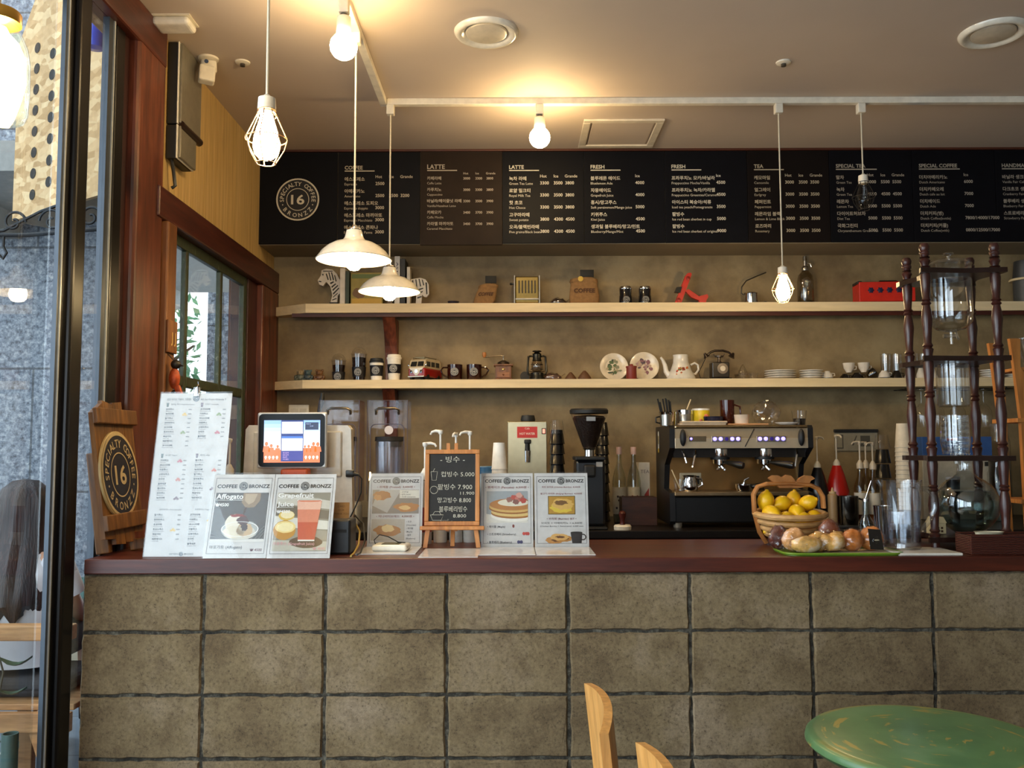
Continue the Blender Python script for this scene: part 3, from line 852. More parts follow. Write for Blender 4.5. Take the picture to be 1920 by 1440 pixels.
def art_burrito(b, w, h):
    header(b, w, h, .895)
    b.c = rgb('8a4040')
    b.text('치킨 브리또 (Chicken Burrito)  4,500원', 0, .80 * h, .028 * h, -.0008, 'c', .008, w=.72 * w)
    b.text('불고기 브리또 (Bulgogi Burrito)  4,500원', 0, .71 * h, .028 * h, -.0008, 'c', .008, w=.78 * w)
    b.c = rgb('6b5a2c'); b.rect(-.25 * w, .26 * w, .44 * h, .69 * h, -.0006)
    b.c = rgb('b98a2c'); b.rect(-.235 * w, .245 * w, .45 * h, .68 * h, -.0007)
    blob(b, 0, .53 * h, .21 * w, .07 * h, -.0009, 'e0c040', 1); blob(b, .02 * w, .58 * h, .20 * w, .075 * h, -.001, 'dcae58', 2); blob(b, .0, .60 * h, .12 * w, .03 * h, -.0011, '7a5424', 3, .3)
    b.c = rgb('6a2a2a'); b.text('• 브리또 (Burrito) SET •', 0, .37 * h, .036 * h, -.0008, 'c', .012, w=.55 * w)
    b.c = rgb('4a4a4a'); b.text('브리또 + 아메리카노 = 6,500원', 0, .315 * h, .03 * h, -.0008, 'c', .008, w=.76 * w)
    b.text('(Chicken Burrito + Americano)  6,500 won', 0, .275 * h, .026 * h, -.0008, 'c', .006, w=.80 * w)
    for k, (x, z) in enumerate(((-.13, .10), (.02, .12), (-.05, .14))): blob(b, x * w, z * h, .17 * w, .045 * h, -.0008 - k * .0002, ('c48a48', 'b8803e', 'd8a860')[k], k, .1); blob(b, (x + .02) * w, z * h, .08 * w, .018 * h, -.0009 - k * .0002, '6a4424', k + 5, .3)
    b.c = rgb('2f2a2a'); b.flat([(.16 * w, .20 * h), (.38 * w, .20 * h), (.36 * w, .06 * h), (.19 * w, .06 * h)], -.0014); b.ring(.39 * w, .14 * h, .04 * w, .06 * w, -.0014, 20)
    b.c = rgb('1c1818'); b.disc(.27 * w, .20 * h, .11 * w, .012 * h, -.0015)

_W, _H = .2115, .297
card('white affogato menu card with a photo of ice cream and coffee', 439, 1047.5, _W, _H, 21, art_affogato)
card('white grapefruit juice menu card with a photo of a pink drink', 558.5, 1047.5, _W, _H, 21, art_grapefruit)
card('white pretzel menu card standing behind the small white card reader', 739, 1026, .204, .277, 12, art_pretzel, .23)
card('white pancake menu card with a large photo of stacked pancakes', 951, 1027, .193, .277, 12, art_pancake, .235)
card('white burrito menu card with a small yellow photo and a mug', 1054, 1027, .199, .277, 12, art_burrito, .235)
p = G(842, 1040)
MB().box(-.1, .1, -.002, .25, .0004, .0025).build('menu_sheet', M('dcd9d6', .12), None, (G(842, 1042).x, 2.985, ZC))
tag(bpy.data.objects['menu_sheet'], 'white laminated sheet lying flat under the small chalkboard', 'menu sheet')

# tall drinks list
KO = '자몽주스 딸기주스 키위주스 망고주스 레몬에이드 블루레몬 청포도주스 오렌지주스 토마토주스 바나나라떼 녹차라떼 고구마라떼 홍시주스 복숭아티 유자차 초코라떼'.split()
EN = 'Grapefruit Juice,Strawberry Juice,Kiwi Juice,Mango Juice,Lemon Ade,Bluelemon Ade,Green Grape Juice,Orange Juice,Tomato Juice,Banana Latte,Green Tea Latte,Sweet Potato Latte,Soft Persimmon,Peach Tea,Citron Tea,Chocolate Latte'.split(',')
def art_list(b, w, h):
    b.c = rgb('2a2a30'); b.text('모든 아이스 가능이 그란데!!', -.41 * w, .955 * h, .017 * h, -.0008, 'l', .01, w=.34 * w); b.text('All Ice From Grande !!', .42 * w, .955 * h, .017 * h, -.0008, 'r', .01, w=.36 * w)
    badge(b, 0, .968 * h, .05 * w, -.0008, '20263a', 'c8c8c4', False)
    n = 0
    for c, x in ((0, -.41), (1, .07)):
        for sec, (zt, title, rows) in enumerate(((.925, ('생과일 주스 Fresh Fruit Juice', '스무디 Smoothie')[c], (9, 7)[c]), (.605, ('요거트 Yogurt', '에이드 Ade')[c], 9), (.275, ('프라푸치노 Fruit Ice Latte', '프라푸치노 Frappuccino')[c], (6, 7)[c]))):
            b.c = rgb('33333a'); b.text(title, (x + .06) * w, zt * h, .0125 * h, -.0008, 'l', .008)
            b.c = rgb('3e4a3a' if not c else '5a3a4a')
            if sec < 2:
                b.flat([(x * w, (zt + .014) * h), ((x + .035) * w, (zt + .014) * h), ((x + .03) * w, (zt - .012) * h), ((x + .006) * w, (zt - .012) * h)], -.0009)
            for k in range(rows):
                z = zt - .032 - k * .0285; i = (n * 7 + 3) % 16; n += 1
                b.c = rgb('2c2a2c'); b.text(KO[i], x * w, z * h, .0135 * h, -.0008, 'l', .03)
                b.c = rgb('5e5656'); b.text(EN[i], x * w, (z - .0105) * h, .0085 * h, -.0008, 'l', .012)
                b.c = rgb('2c2a2c'); b.text('4500', (x + .36) * w, z * h, .010 * h, -.0008, 'r', .02)
                if n % 4 == 2:
                    col = ('b84450', '8a9a5a', 'd8b040', '7a5a60', 'c86a50')[n % 5]
                    for q in range(3): blob(b, (x + .25 + q * .018) * w, (z + (.006 if q == 1 else -.002)) * h, .018 * w, .0065 * h, -.0009 - q * .0001, col, n + q, .2, 10)
    b.c = rgb('33333a'); b.text('SIXTEEN', -.04 * w, .012 * h, .014 * h, -.0008, 'r', .01); b.text('BRONZZ', .04 * w, .012 * h, .014 * h, -.0008, 'l', .01)
    badge(b, 0, .017 * h, .03 * w, -.0008, '20263a', 'c8c8c4', False)
t = card('tall white drinks list leaning beside the affogato card', 332, 1046.5, .2545, .578, 12, art_list, cat='menu board', dy=.032)
t.name = 'drinks_list'
o = MB().at(Tr(.0, -.004, .578)).box(-.012, .012, -.003, .006, -.012, .022, .003).tube([(0, 0, .022), (0, .01, .035), (0, .004, .045)], .003).build('clip', CHROME, t)

# wooden sign with the round badge
t = T('wooden_sign', 'rustic brown wooden sign with a round dark coffee badge leaning on the red post', 'sign', (-1.372, 3.155, ZC + .012), None, (0, R(-7.5), 0))
SIGNW = WOOD('sign_planks', ['46290f', '744a1e', '91652e'], (14, 14, 1.2), .5, .25, .5)
t.rotation_euler = (0, R(-7.5), 0)
b = MB(); hw = .155
def face(poly, x0, x1):             # polygon in y,z carried along x
    n = len(poly)
    vv = [(x1, y, z) for y, z in poly] + [(x0, y, z) for y, z in poly]
    b.add(vv, [list(range(n)), list(range(n, 2 * n))[::-1]] + [[i, (i + 1) % n, n + (i + 1) % n, n + i] for i in range(n)])
for k in range(4):
    ya = -hw + k * hw / 2
    zt = (.505, .53, .525, .50)[k]; zb = (.045, .02, .02, .05)[k]
    face([(ya + .0012, zb + .006), (ya + hw / 2 - .0012, zb), (ya + hw / 2 - .0012, zt + (.015 if k == 0 else -.02 if k == 3 else -.012 if k == 1 else .006)), (ya + .0012, zt - (.02 if k == 0 else 0))], -.012, .004)
b.build('plank_panel', SIGNW, t)
for z in (.445, .075):
    MB().box(.005, .022, -hw - .006, hw + .006, z, z + .055, .004).build('crosspiece', SIGNW, t)
b = MB(); b.X = Rz(90); 
vv0 = MB()
bb = MB(); bb.X = Tr(.0145, 0, 0) @ Rz(90)
badge(bb, -.012, .265, .142, -.0005, '1d2030', 'c8b285', True, 1.06)
bb.build('badge_print', INK(.35), t)
MB().at(Tr(.005, -.012, .265), Ry(90)).lathe([(.147, 0), (.147, .007), (.143, .009), (0, .009)], seg=48).at().build('badge_disc', M('b49c6c', .5), t)
bpy.data.objects['badge_disc'].data.transform(Tr(0, 0, .265) @ Sc(1, 1, 1.06) @ Tr(0, 0, -.265))
MB().box(-.06, -.013, -.1, -.07, 0, .35, .004).box(-.012, .05, .06, .085, -.01, .03, .004).build('prop', SIGNW, t)

# ---------------------------------------------------------------- chalkboard on its little easel
p = G(848, 1027)
k = U(p.y)
t = T('chalkboard', 'small chalkboard with a hand-written price list on an orange wooden easel', 'chalkboard', (p.x, p.y - .03, ZC + .0032), None, (R(-7), 0, 0))
W2 = 51 * k
b = MB(); zb0, zb1 = 40 * k, 181 * k; fw = 8 * k
b.box(-W2, W2, -.006, .008, zb0, zb0 + fw, .002).box(-W2, W2, -.006, .008, zb1 - fw, zb1, .002).box(-W2, -W2 + fw, -.006, .008, zb0 + fw, zb1 - fw, .002).box(W2 - fw, W2, -.006, .008, zb0 + fw, zb1 - fw, .002)
b.build('frame', ORANGE_WOOD, t)
MB().box(-W2 + fw, W2 - fw, 0, .005, zb0 + fw, zb1 - fw).build('slate', M('1d1b19', .7, 0, .25, 30), t)
b = MB(k); y = -.0008 / k
b.c = rgb('cfcab8')
def chalk(s, x, z, sz, w=None, al='c'): b.text(s, x, z, sz, y, al, -.004, w)
chalk('- 빙수 -', 0, 158, 13, 46)
chalk('컵빙수 5.000', 10, 131, 11, 62); chalk('팥빙수 7.900', 5, 107, 12, 64); chalk('11.900', 28, 97, 8, 26)
chalk('망고빙수 8.800', 4, 83, 11, 62); chalk('블루베리빙수', 2, 66, 12, 52); chalk('8.800', 14, 55, 9, 24)
b.c = rgb('8a8678'); chalk('good!', -14, 47, 8, 16); chalk('Special', 10, 45, 6, 24)
b.c = rgb('cfcab8')
for pts in (((-40, 140), (-38, 124), (-30, 124), (-28, 140), (-40, 140)), ((-36, 140), (-33, 146)), ((-40, 60), (-36, 50), (-20, 50), (-16, 60), (-40, 60)), ((-36, 60), (-32, 66), (-24, 66), (-20, 60))):
    b.tube([(x, y, z) for x, z in pts], .4, 4)
b.tube([(-34 + 7 * math.cos(2 * pi * i / 16), y, 106 + 7 * math.sin(2 * pi * i / 16)) for i in range(16)], .4, 4, closed=True)
b.build('chalk_lettering', INK(.8), t)
MB(k).box(-58, 60, -12, 3, 32, 39, 1).build('ledge', ORANGE_WOOD, t)
for s in (-1, 1):
    MB(k).add([(s * 44 - 4, -3, 36), (s * 44 + 4, -3, 36), (s * 49 + 4, -3, 0), (s * 49 - 4, -3, 0), (s * 44 - 4, 3, 36), (s * 44 + 4, 3, 36), (s * 49 + 4, 3, 0), (s * 49 - 4, 3, 0)], [[0, 1, 2, 3], [7, 6, 5, 4], [0, 4, 5, 1], [3, 2, 6, 7], [0, 3, 7, 4], [1, 5, 6, 2]]).build('leg', ORANGE_WOOD, t)
for x in (-12, 3):
    MB(k).box(x, x + 7, 3.5, 7, 30, 194, .5).build('back_stay', ORANGE_WOOD, t)
MB(k).at(Rx(-12)).box(-4, 4, 18, 22, 7, 120, .5).build('rear_leg', ORANGE_WOOD, t)

# ---------------------------------------------------------------- the till with its customer screen
Yt = 3.32; k = U(Yt)
p = P(547, 826, Yt)
t = T('customer_screen', 'lit tablet screen with black bezel on an orange foot at the till', 'screen', (p.x, Yt, ZC))
zc_ = (p.z - ZC) / k
MB(k).box(-65, 65, 0, 9, zc_ - 52, zc_ + 53, 9, 4).build('housing', M('d4d2ce', .3, .4), t)
b = MB(k)
r = 8
pts = []
for cx, cz, a0 in ((62 - r, zc_ + 50 - r, 0), (-62 + r, zc_ + 50 - r, 90), (-62 + r, zc_ - 49 + r, 180), (62 - r, zc_ - 49 + r, 270)):
    pts += [(cx + r * math.cos(R(a0 + 90 * i / 6)), cz + r * math.sin(R(a0 + 90 * i / 6))) for i in range(7)]
b.prism(pts, -.4, .2); b.build('bezel', M('060607', .3, spec=.2), t)
def screen_mat():
    m, nt, bs = _new('screen_light')
    a = nt.nodes.new('ShaderNodeAttribute'); a.attribute_name = 'ink'
    bs.inputs['Base Color'].default_value = (.01, .01, .01, 1); bs.inputs['Roughness'].default_value = .15
    nt.links.new(a.outputs['Color'], bs.inputs['Emission Color']); bs.inputs['Emission Strength'].default_value = .95
    return m
b = MB(k); y = -.6
sx0, sx1, sz0, sz1 = -52, 53, zc_ - 41, zc_ + 38
n = 8
for i in range(n):
    f = i / (n - 1)
    c0 = Vector(rgb('7ea4ec')[:3]); c1 = Vector(rgb('f0f4fc')[:3]); cc = c0.lerp(c1, f)
    b.c = (*cc, 1)
    za = sz1 - (sz1 - sz0) * .7 * i / n; zb_ = sz1 - (sz1 - sz0) * .7 * (i + 1) / n
    b.rect(sx0, sx1, zb_, za, y)
b.c = rgb('d8662e'); b.rect(sx0, sx1, sz0, sz0 + 26, y)
for x, rr, h in ((-47, 4, 31), (-38, 3.4, 28), (-26, 3, 27), (25, 2.6, 27), (32, 3, 27), (41, 3.6, 31), (49, 4, 30)):
    b.flat([(x - rr * 1.7, sz0 + 20), (x + rr * 1.7, sz0 + 20), (x + rr * 1.3, sz0 + h), (x - rr * 1.3, sz0 + h)], y - .05); b.disc(x, sz0 + h + rr, rr * .8, rr, y - .06, 14)
b.c = rgb('1a2c6a'); b.rect(-20, 22, sz0 + 2, sz1 + 0, y - .1)
b.c = rgb('fbfbff'); b.rect(-18.5, 20.5, sz1 - 25, sz1 - 3, y - .15); b.rect(-18.5, 20.5, sz0 + 22, sz0 + 45, y - .15)
b.c = rgb('3c66b8'); b.rect(-18.5, 20.5, sz0 + 45, sz0 + 49, y - .15)
b.c = rgb('33327c'); b.rect(-18.5, 20.5, sz0 + 4, sz0 + 21, y - .15)
b.c = rgb('c8a0c8')
for i, s in enumerate(('할인금액', '받은금액', '총금액', '거스름돈')): b.text(s, -16, sz0 + 17 - i * 4, 3, y - .2)
b.c = rgb('101c3c'); b.rect(25, 50, sz1 - 18, sz1 - 4, y - .1)
b.c = rgb('a0b4e0'); b.text('POS 01', 27, sz1 - 8, 3, y - .2); b.text('12:40', 34, sz1 - 12, 3, y - .2)
b.c = rgb('f8f0e8')
for x in (-48, -41, -34, -27, 27, 34, 41, 48): b.disc(x, sz0 + 10, 2.2, 2.6, y - .1, 10); b.rect(x - .8, x + .8, sz0 + 6, sz0 + 9, y - .1)
b.build('screen', screen_mat(), t)
MB(k).box(-22, 30, 4, 30, 0, zc_ - 53, 4).build('foot', M('c8511e', .4), t)
Yp = 3.44; k = U(Yp); p = P(567, 826, Yp)
t = T('till', 'glossy white till housing behind the lit customer screen', 'till', (p.x, Yp, ZC))
zt = (P(567, 797, Yp).z - ZC) / k
b = MB(k)
poly = [(-104, zt - 8), (-98, zt), (86, zt - 1), (92, zt - 8), (98, 0), (-112, 0)]
b.prism(poly, -8, 18); b.build('housing', M('dcd5c8', .18, coat=.5), t)
MB(k).box(-88, 76, -14, -8.2, zt - 96, zt - 12, 3).build('screen_back', M('d0cabc', .2, coat=.4), t)
MB(k).at(Tr(88, -9.5, zt - 92)).box(-4, 12, -6, 1, -5, 8, 2).cyl((10, -3, 1), (20, -3, -1), 4, 2.4).build('plug', BLACK, t)
MB(k).tube([(108, -12.5, zt - 93), (114, -13, zt - 100), (113, -14, zt - 125), (104, -18, zt - 150), (94, -22, zt - 172)], 1.3, 8).build('cable', BLACK, t)

# printer box with card holder, cables
p = G(652, 1041); k = U(3.1)
t = T('receipt_printer', 'black receipt printer box beside the grapefruit juice card', 'printer', (P(640, 1000, 3.12).x, 3.12, ZC))
MB(k).box(-21, 21, -22, 40, 0, 64, 4).build('body', M('17181a', .4), t)
MB(k).box(-14, 14, -22.6, -22, 40, 46).build('paper_slot', M('060607', .6), t)
t = T('sticky_note', 'small brown card note standing on the black receipt printer', 'note', (P(639, 985, 3.12).x, 3.12, ZC + 64 * k + .0008))
MB(k).at(Rx(-12)).box(-15, 15, -.5, .5, 0.2, 30).build('paper', M('a8804c', .7), t)
b = MB(k); b.X = Rx(-12); b.c = rgb('6a4c2a')
for i in range(3): b.text(('CARD', '12-34', 'THANK YOU')[i], 0, 21 - i * 7, 5, -.7, 'c')
b.build('print', INK(.7), t)
b = MB().tube([(-.62, 3.30, 1.15), (-.575, 3.22, 1.145), (-.545, 3.17, 1.11), (-.54, 3.12, 1.07), (-.545, 3.06, 1.047), (-.545, 3.0, 1.0445)], .0035, 8)
tag(b.build('yellow_cable', M('a88a3c', .5)), 'yellow cable looping down beside the black receipt printer', 'cable')
b = MB().tube([(-.60, 3.32, 1.12), (-.57, 3.21, 1.165), (-.53, 3.15, 1.14), (-.515, 3.10, 1.085), (-.52, 3.04, 1.05), (-.525, 3.0, 1.0475)], .0035, 8)
tag(b.build('black_cable', BLACK), 'black cable looping between the receipt printer and the pretzel card', 'cable')

# white card reader with its stylus
p = G(733, 1034); k = U(p.y)
t = T('card_reader', 'small white handheld card reader lying before the pretzel card', 'card reader', (p.x, p.y + .01, ZC + .0031), None, (0, 0, R(-4)))
MB(k).box(-33, 33, -22, 26, 0, 12, 6, 4).build('body', M('e4dfcf', .25), t)
MB(k).box(-16, 17, -14, 18, 11.6, 13, .5).build('display', M('2e3a22', .2), t)
MB(k).tube([(-30, 4, 8), (-34, 6, 18), (-24, 8, 28), (-8, 10, 24), (10, 12, 14), (24, 14, 12.5)], 1, 8).build('cable', BLACK, t)
p2 = G(757, 1019)
t = T('stylus', 'black stylus standing up behind the white card reader', 'stylus', (p2.x, p2.y - .008, ZC + .0032))
MB(k).cyl((0, 0, 0), (10, 3, 58), 2.6, 1.2).build('barrel', MATTBLACK, t)
MB(k).lathe([(0, 0), (5, 0), (5, 3), (3, 4)]).build('base', MATTBLACK, t)

# pump bottles at the back of the bar
def pump_bottle(px, ytop, yshow, Y, label, col, zbase, rb=.036, dark=None, name='pump_bottle', group=None, rot=0, bh=None, capc='e8e2d6', wide=False):
    p = P(px, ytop, Y); k = U(Y)
    H = (p.z - zbase)
    t = T(name, label, 'bottle', (p.x, Y, zbase), group, (0, 0, R(rot)))
    hb = H - .135 if bh is None else bh
    if wide: prof = [(0, 0), (rb, 0), (rb * 1.02, .02), (rb, hb * .55), (rb * .62, hb * .85), (rb * .36, hb), (0, hb)]
    else: prof = [(0, 0), (rb * .96, 0), (rb, .008), (rb, hb * .62), (rb * .9, hb * .69), (.015, hb * .84), (.013, hb), (0, hb)]
    MB().lathe(prof, seg=24).build('bottle', col, t)
    if dark: MB().lathe([(rb + .0006, hb * .18), (rb + .0006, hb * .55)], seg=24).build('bottle_label', dark, t)
    C_ = M(capc, .35)
    MB().lathe([(.015, hb - .012), (.018, hb - .01), (.018, hb + .014), (.012, hb + .024), (.007, hb + .034), (.0, hb + .034)], seg=16).build('collar', C_, t)
    MB().cyl((0, 0, hb + .034), (0, 0, H - .014), .0042, seg=8).build('stem', C_, t)
    b = MB().lathe([(.006, H - .018), (.010, H - .012), (.010, H - .002), (.004, H)], seg=12)
    b.tube([(0, 0, H - .006), (-.02, -.008, H - .004), (-.036, -.012, H - .008), (-.042, -.013, H - .018)], [.006, .0055, .0045, .004], 8)
    b.build('spout', C_, t)
    return t
SY = GLASS('amber_syrup', (.55, .32, .15), .6, 0, .06)
for i, (px, yt, Y, r, l) in enumerate(((797, 829, 3.42, 160, 'white pump bottle lowest behind the chalkboard, its spout turned away'), (826, 806, 3.48, -40, 'white pump bottle behind the top of the chalkboard, tallest of the white row'),
                            (855, 811, 3.48, 60, 'white pump bottle behind the chalkboard with its spout facing front'), (881, 808, 3.48, 10, 'white pump bottle behind the corner of the chalkboard with its spout to one side'))):
    pump_bottle(px, yt, 0, Y, l, M('d9d2c4', .3), ZC, .0265, M('b8504a', .5), group='white pump bottles behind the chalkboard', rot=r)
pump_bottle(431, 822, 0, 3.46, 'white pump bottle between the tall drinks list and the till', M('d9d2c4', .3), ZC, .036, M('7a3a2c', .5), rot=20)
# mini figure on the slim post, wooden plaque
t = T('door_plaque', 'small square wooden plaque with two pale carved marks on the slim post', 'plaque', (XW + .046, 3.622, P(294, 632, 3.62).z))
MB().box(0, .012, -.052, .045, -.068, .068, .004).build('plate', BROWN_WOOD, t)
b = MB(); b.X = Tr(.0135, 0, 0) @ Rz(90); b.c = rgb('d8b870')
b.text('J', -.026, -.024, .06, 0, 'l', .02); b.text('J', .006, -.024, .06, 0, 'l', .02); b.build('marks', INK(.5), t)
p = P(311, 712, 3.66)
t = T('bird_figurine', 'small orange and black hanging bird figure on the slim post', 'figurine', (XW + .075, 3.60, p.z))
MB().ball((0, 0, 0), (.022, .022, .045)).at(Ry(-20)).box(-.012, .012, -.012, .012, -.10, -.03, .006).build('body', M('a8451c', .5, 0, .5, 40), t)
MB().ball((.004, 0, .058), .02).cyl((.01, 0, .056), (.042, -.01, .05), .008, .001).build('head', M('1a1614', .5), t)
MB().ball((.0, 0, -.075), (.016, .014, .03)).build('tail', M('241a18', .5), t)
MB().cyl((0, 0, .07), (-.029, 0, .10), .002).build('hook', BLACK, t)
# paper cups
def paper_cup(r=.0375, h=.095):
    return [(0, 0), (r * .72, 0), (r * .74, .003), (r * .97, h * .95), (r, h * .965), (r * 1.01, h * .985), (r, h), (r * .96, h * .99), (r * .71, .006), (0, .006)]
CUPW = M('eee8dc', .55)
def cup_stack(px, ytop, Y, zbase, n, step, r, h, desc, group, name='paper_cup', mat=CUPW, up=False, lower=''):
    x = P(px, ytop, Y).x
    for i in range(n):
        b = MB()
        prof = paper_cup(r, h)
        if not up: prof = [(a, h - z) for a, z in prof][::-1]
        b.lathe(prof, seg=24)
        o = b.build(name, mat, None, (x, Y, zbase + i * step + (.0)))
        tag(o, desc(i, n), 'cup', group)
def nth(i, n): return 'topmost' if i == n - 1 else 'lowest' if i == 0 else ('second', 'third', 'fourth', 'fifth', 'sixth', 'seventh', 'eighth', 'ninth', 'tenth', 'eleventh', 'twelfth', 'thirteenth', 'fourteenth', 'fifteenth')[i - 1] + ' from the bottom'
Yc = 3.47
H0 = P(936, 830, Yc).z - ZC
cup_stack(936, 830, Yc, ZC, 15, (H0 - .105) / 14, .031, .105, lambda i, n: 'white paper cup upside down beside the chalkboard, %s of its stack' % nth(i, n), 'white paper cups stacked beside the chalkboard')
p = P(912, 874, 3.5)
t = T('lidded_tub', 'small clear tub with a blue lid beside the stack of white paper cups', 'tub', (p.x, 3.5, ZC))
hh = p.z - ZC
MB().lathe([(0, 0), (.028, 0), (.03, hh - .03), (0, hh - .03)]).build('tub', M('b8c4c8', .3), t)
MB().lathe([(.032, hh - .0295), (.032, hh - .004), (.028, hh), (0, hh)]).build('lid', M('3f6f94', .35), t)
# ---------------------------------------------------------------- machines and wares on the back counter
def on(name, label, cat, px, Y, z, group=None, py=800, rz=0):
    p = P(px, py, Y)
    return T(name, label, cat, (p.x, Y, z), group, (0, 0, R(rz))), Y / F
HOOD = GLASS('hood_acrylic', (.93, .93, .97), .5, 0, .02)
BEAN = M('1c0f0a', .45, 0, .5, 120, .6)
def blender(px, label):
    t, k = on('blender', label, 'blender', px, 4.72, ZK, 'blenders in clear hoods')
    zt = (P(px, 752, 4.72).z - ZK) / k
    MB(k).box(-34, 34, -30, 40, 0, 44, 6).build('base', M('dcd8cc', .35), t)
    b = MB(k); b.c = rgb('2a3a7a'); b.rect(-26, 6, 24, 30, -30.6); b.rect(-28, 28, 8, 13, -30.6); b.c = rgb('c83a2a'); b.disc(20, 30, 4, 4, -30.6)
    b.build('base_print', INK(.4), t)
    h = MB(k)
    for a in ((-37, -36), (36, 37)): h.box(a[0], a[1], -26, 36, 46, zt)
    h.box(-36, 36, -27, -26, 46, zt, .4).box(-36, 36, 36, 37, 46, zt).box(-36, 36, -26, 36, zt - 1, zt)
    hd = h.build('hood', HOOD, t)
    rim = []
    r = 10; z1 = zt - 44
    for cx, cz, a0 in ((31 - r, z1 - r, 0), (-31 + r, z1 - r, 90)): rim += [(cx + r * math.cos(R(a0 + 18 * i)), -27.8, cz + r * math.sin(R(a0 + 18 * i))) for i in range(6)]
    MB(k).tube([(31, -27.8, 48)] + rim + [(-31, -27.8, 48)], .7, 6).build('hood_edge', M('4a4458', .3), hd)
    b = MB(k).tube([(-37, -27.4, 60), (-37, -27.4, zt), (37, -27.4, zt), (37, -27.4, 60)], .6, 6)
    b.build('hood_edge', M('4a4458', .3), hd)
    b = MB(k).tube([(-21, -28, zt - 26), (-21, -32, zt - 18), (-15, -36, zt - 15), (15, -36, zt - 15), (21, -32, zt - 18), (21, -28, zt - 26)], 2.3, 8)
    for x in (-20, 20): b.ball((x, -28.5, zt - 21), 2.2, 8, 6)
    b.build('handle', STEEL, hd)
    MB(k).at(Tr(3, -27.6, zt - 55), Rx(90)).lathe([(0, 0), (8, 0), (8, .5), (0, .5)], seg=20).build('sticker', M('d8d4dc', .4), hd)
    MB(k).shell([(17, 50), (24, 60), (26, 110), (27, zt - 76)], 1.2, seg=20, c=(0, 5, 0)).build('jar', GLASS('blender_jar', (.92, .93, .96), .8, .25, .28), t)
    MB(k).lathe([(0, zt - 86), (22, zt - 86), (23, zt - 75.5), (28, zt - 75), (27, zt - 67), (0, zt - 66)], (0, 5, 0), 20).build('lid', MATTBLACK, t)
    MB(k).lathe([(0, 45), (18, 45), (18, 50), (0, 50.1)], (0, 5, 0), 16).build('jar_collar', MATTBLACK, t)
blender(641, 'blender in a clear hood half hidden behind the white till')
blender(730, 'blender in a clear hood standing free beside the chalkboard')
p = P(561, 768, YB)
t = T('wall_switch', 'white wall switch plate above the lit customer screen', 'switch', (p.x, YB, p.z))
k = U(YB)
MB(k).box(-19, 19, -4, 0, -18, 9, 1.5).build('plate', WHITE, t); MB(k).box(-15, -1, -5, -4, -14, 2, .5).box(2, 15, -5, -4, -14, 2, .5).build('rocker', M('d8d4c8', .4), t)
t, k = on('ladle', 'black handled ladle standing behind the customer screen', 'ladle', 595, 4.85, ZK)
b = MB(k); zt = (P(604, 737, 4.85).z - ZK) / k
b.tube([(9, 0, zt), (8, 0, zt - 12), (5, 0, zt - 26), (2, 0, zt - 38)], [3.2, 5, 4.6, 3], 10).build('handle', MATTBLACK, t)
MB(k).cyl((2, 0, zt - 38), (-2, 0, 20), 1.6).ball((-2, 0, 12), (12, 12, 12)).build('bowl', STEEL, t)

# hot water dispenser
t, k = on('water_boiler', 'steel hot water dispenser with red label and black tap', 'water dispenser', 988.5, 4.72, ZK)
zt = (P(988, 790, 4.72).z - ZK) / k
MB(k).box(-37, 37, 0, 70, 8, zt, 1.5).build('body', M('b3a686', .32, 1.0, .05), t)
for x in (-28, 28): MB(k).lathe([(6, 0), (6, 8.2)], (x, 10, 0), 12).build('foot', MATTBLACK, t)
MB(k).lathe([(0, zt), (13, zt), (14, zt + 4), (12, zt + 12), (0, zt + 13)], (2, 25, 0), 20).build('cap', MATTBLACK, t)
b = MB(k); b.c = rgb('c8281c'); b.rect(-19, 19, zt - 31, zt - 10, -.5); b.c = rgb('f0d8c8'); b.text('HOT WATER', 0, zt - 25, 5.6, -.8, 'c', .02, w=29); b.text('Cafe', 0, zt - 15, 5, -.8, 'c'); b.build('label', INK(.4), t)
MB(k).box(27, 35, -1.5, 0, zt - 24, zt - 13, .6).build('switch_frame', MATTBLACK, t)
MB(k).box(28.5, 33.5, -2.2, -1.5, zt - 22.5, zt - 14.5, .4).build('switch', GLOW('red_switch', 'e02818', .8), t)
MB(k).box(-6, 7, -14, -6, zt - 42, zt - 34, 2).cyl((0, -9, zt - 56), (0, -9, zt - 40), 5, 4).build('tap_lever', MATTBLACK, t)
MB(k).cyl((0, 0, zt - 58), (0, -9, zt - 58), 4).cyl((0, -9, zt - 76), (0, -9, zt - 55), 5, 6).build('tap', CHROME, t)
def dark_stack(px, ytop, Y, n, r, label_where, group, clear=True):
    x = P(px, ytop, Y).x
    H = P(px, ytop, Y).z - ZK
    step = (H - .075) / (n - 1)
    for i in range(n):
        top = clear and i == n - 1
        h = .075
        b = MB().lathe([(a, h - z) for a, z in paper_cup(r * (1.06 - .06 * i / n), h)][::-1], seg=20)
        o = b.build('plastic_cup', CLEAR if top else M('0f0f10', .25, 0, .1), None, (x, Y, ZK + i * step))
        tag(o, ('clear' if top else 'black') + ' cup upside down %s, %s of its stack' % (label_where, nth(i, n)), 'cup', group)
dark_stack(1044, 787, 4.7, 10, .042, 'beside the hot water dispenser', 'black cups stacked beside the hot water dispenser')
dark_stack(1128, 792, 5.0, 10, .042, 'behind the coffee grinder', 'black cups stacked behind the coffee grinder', False)

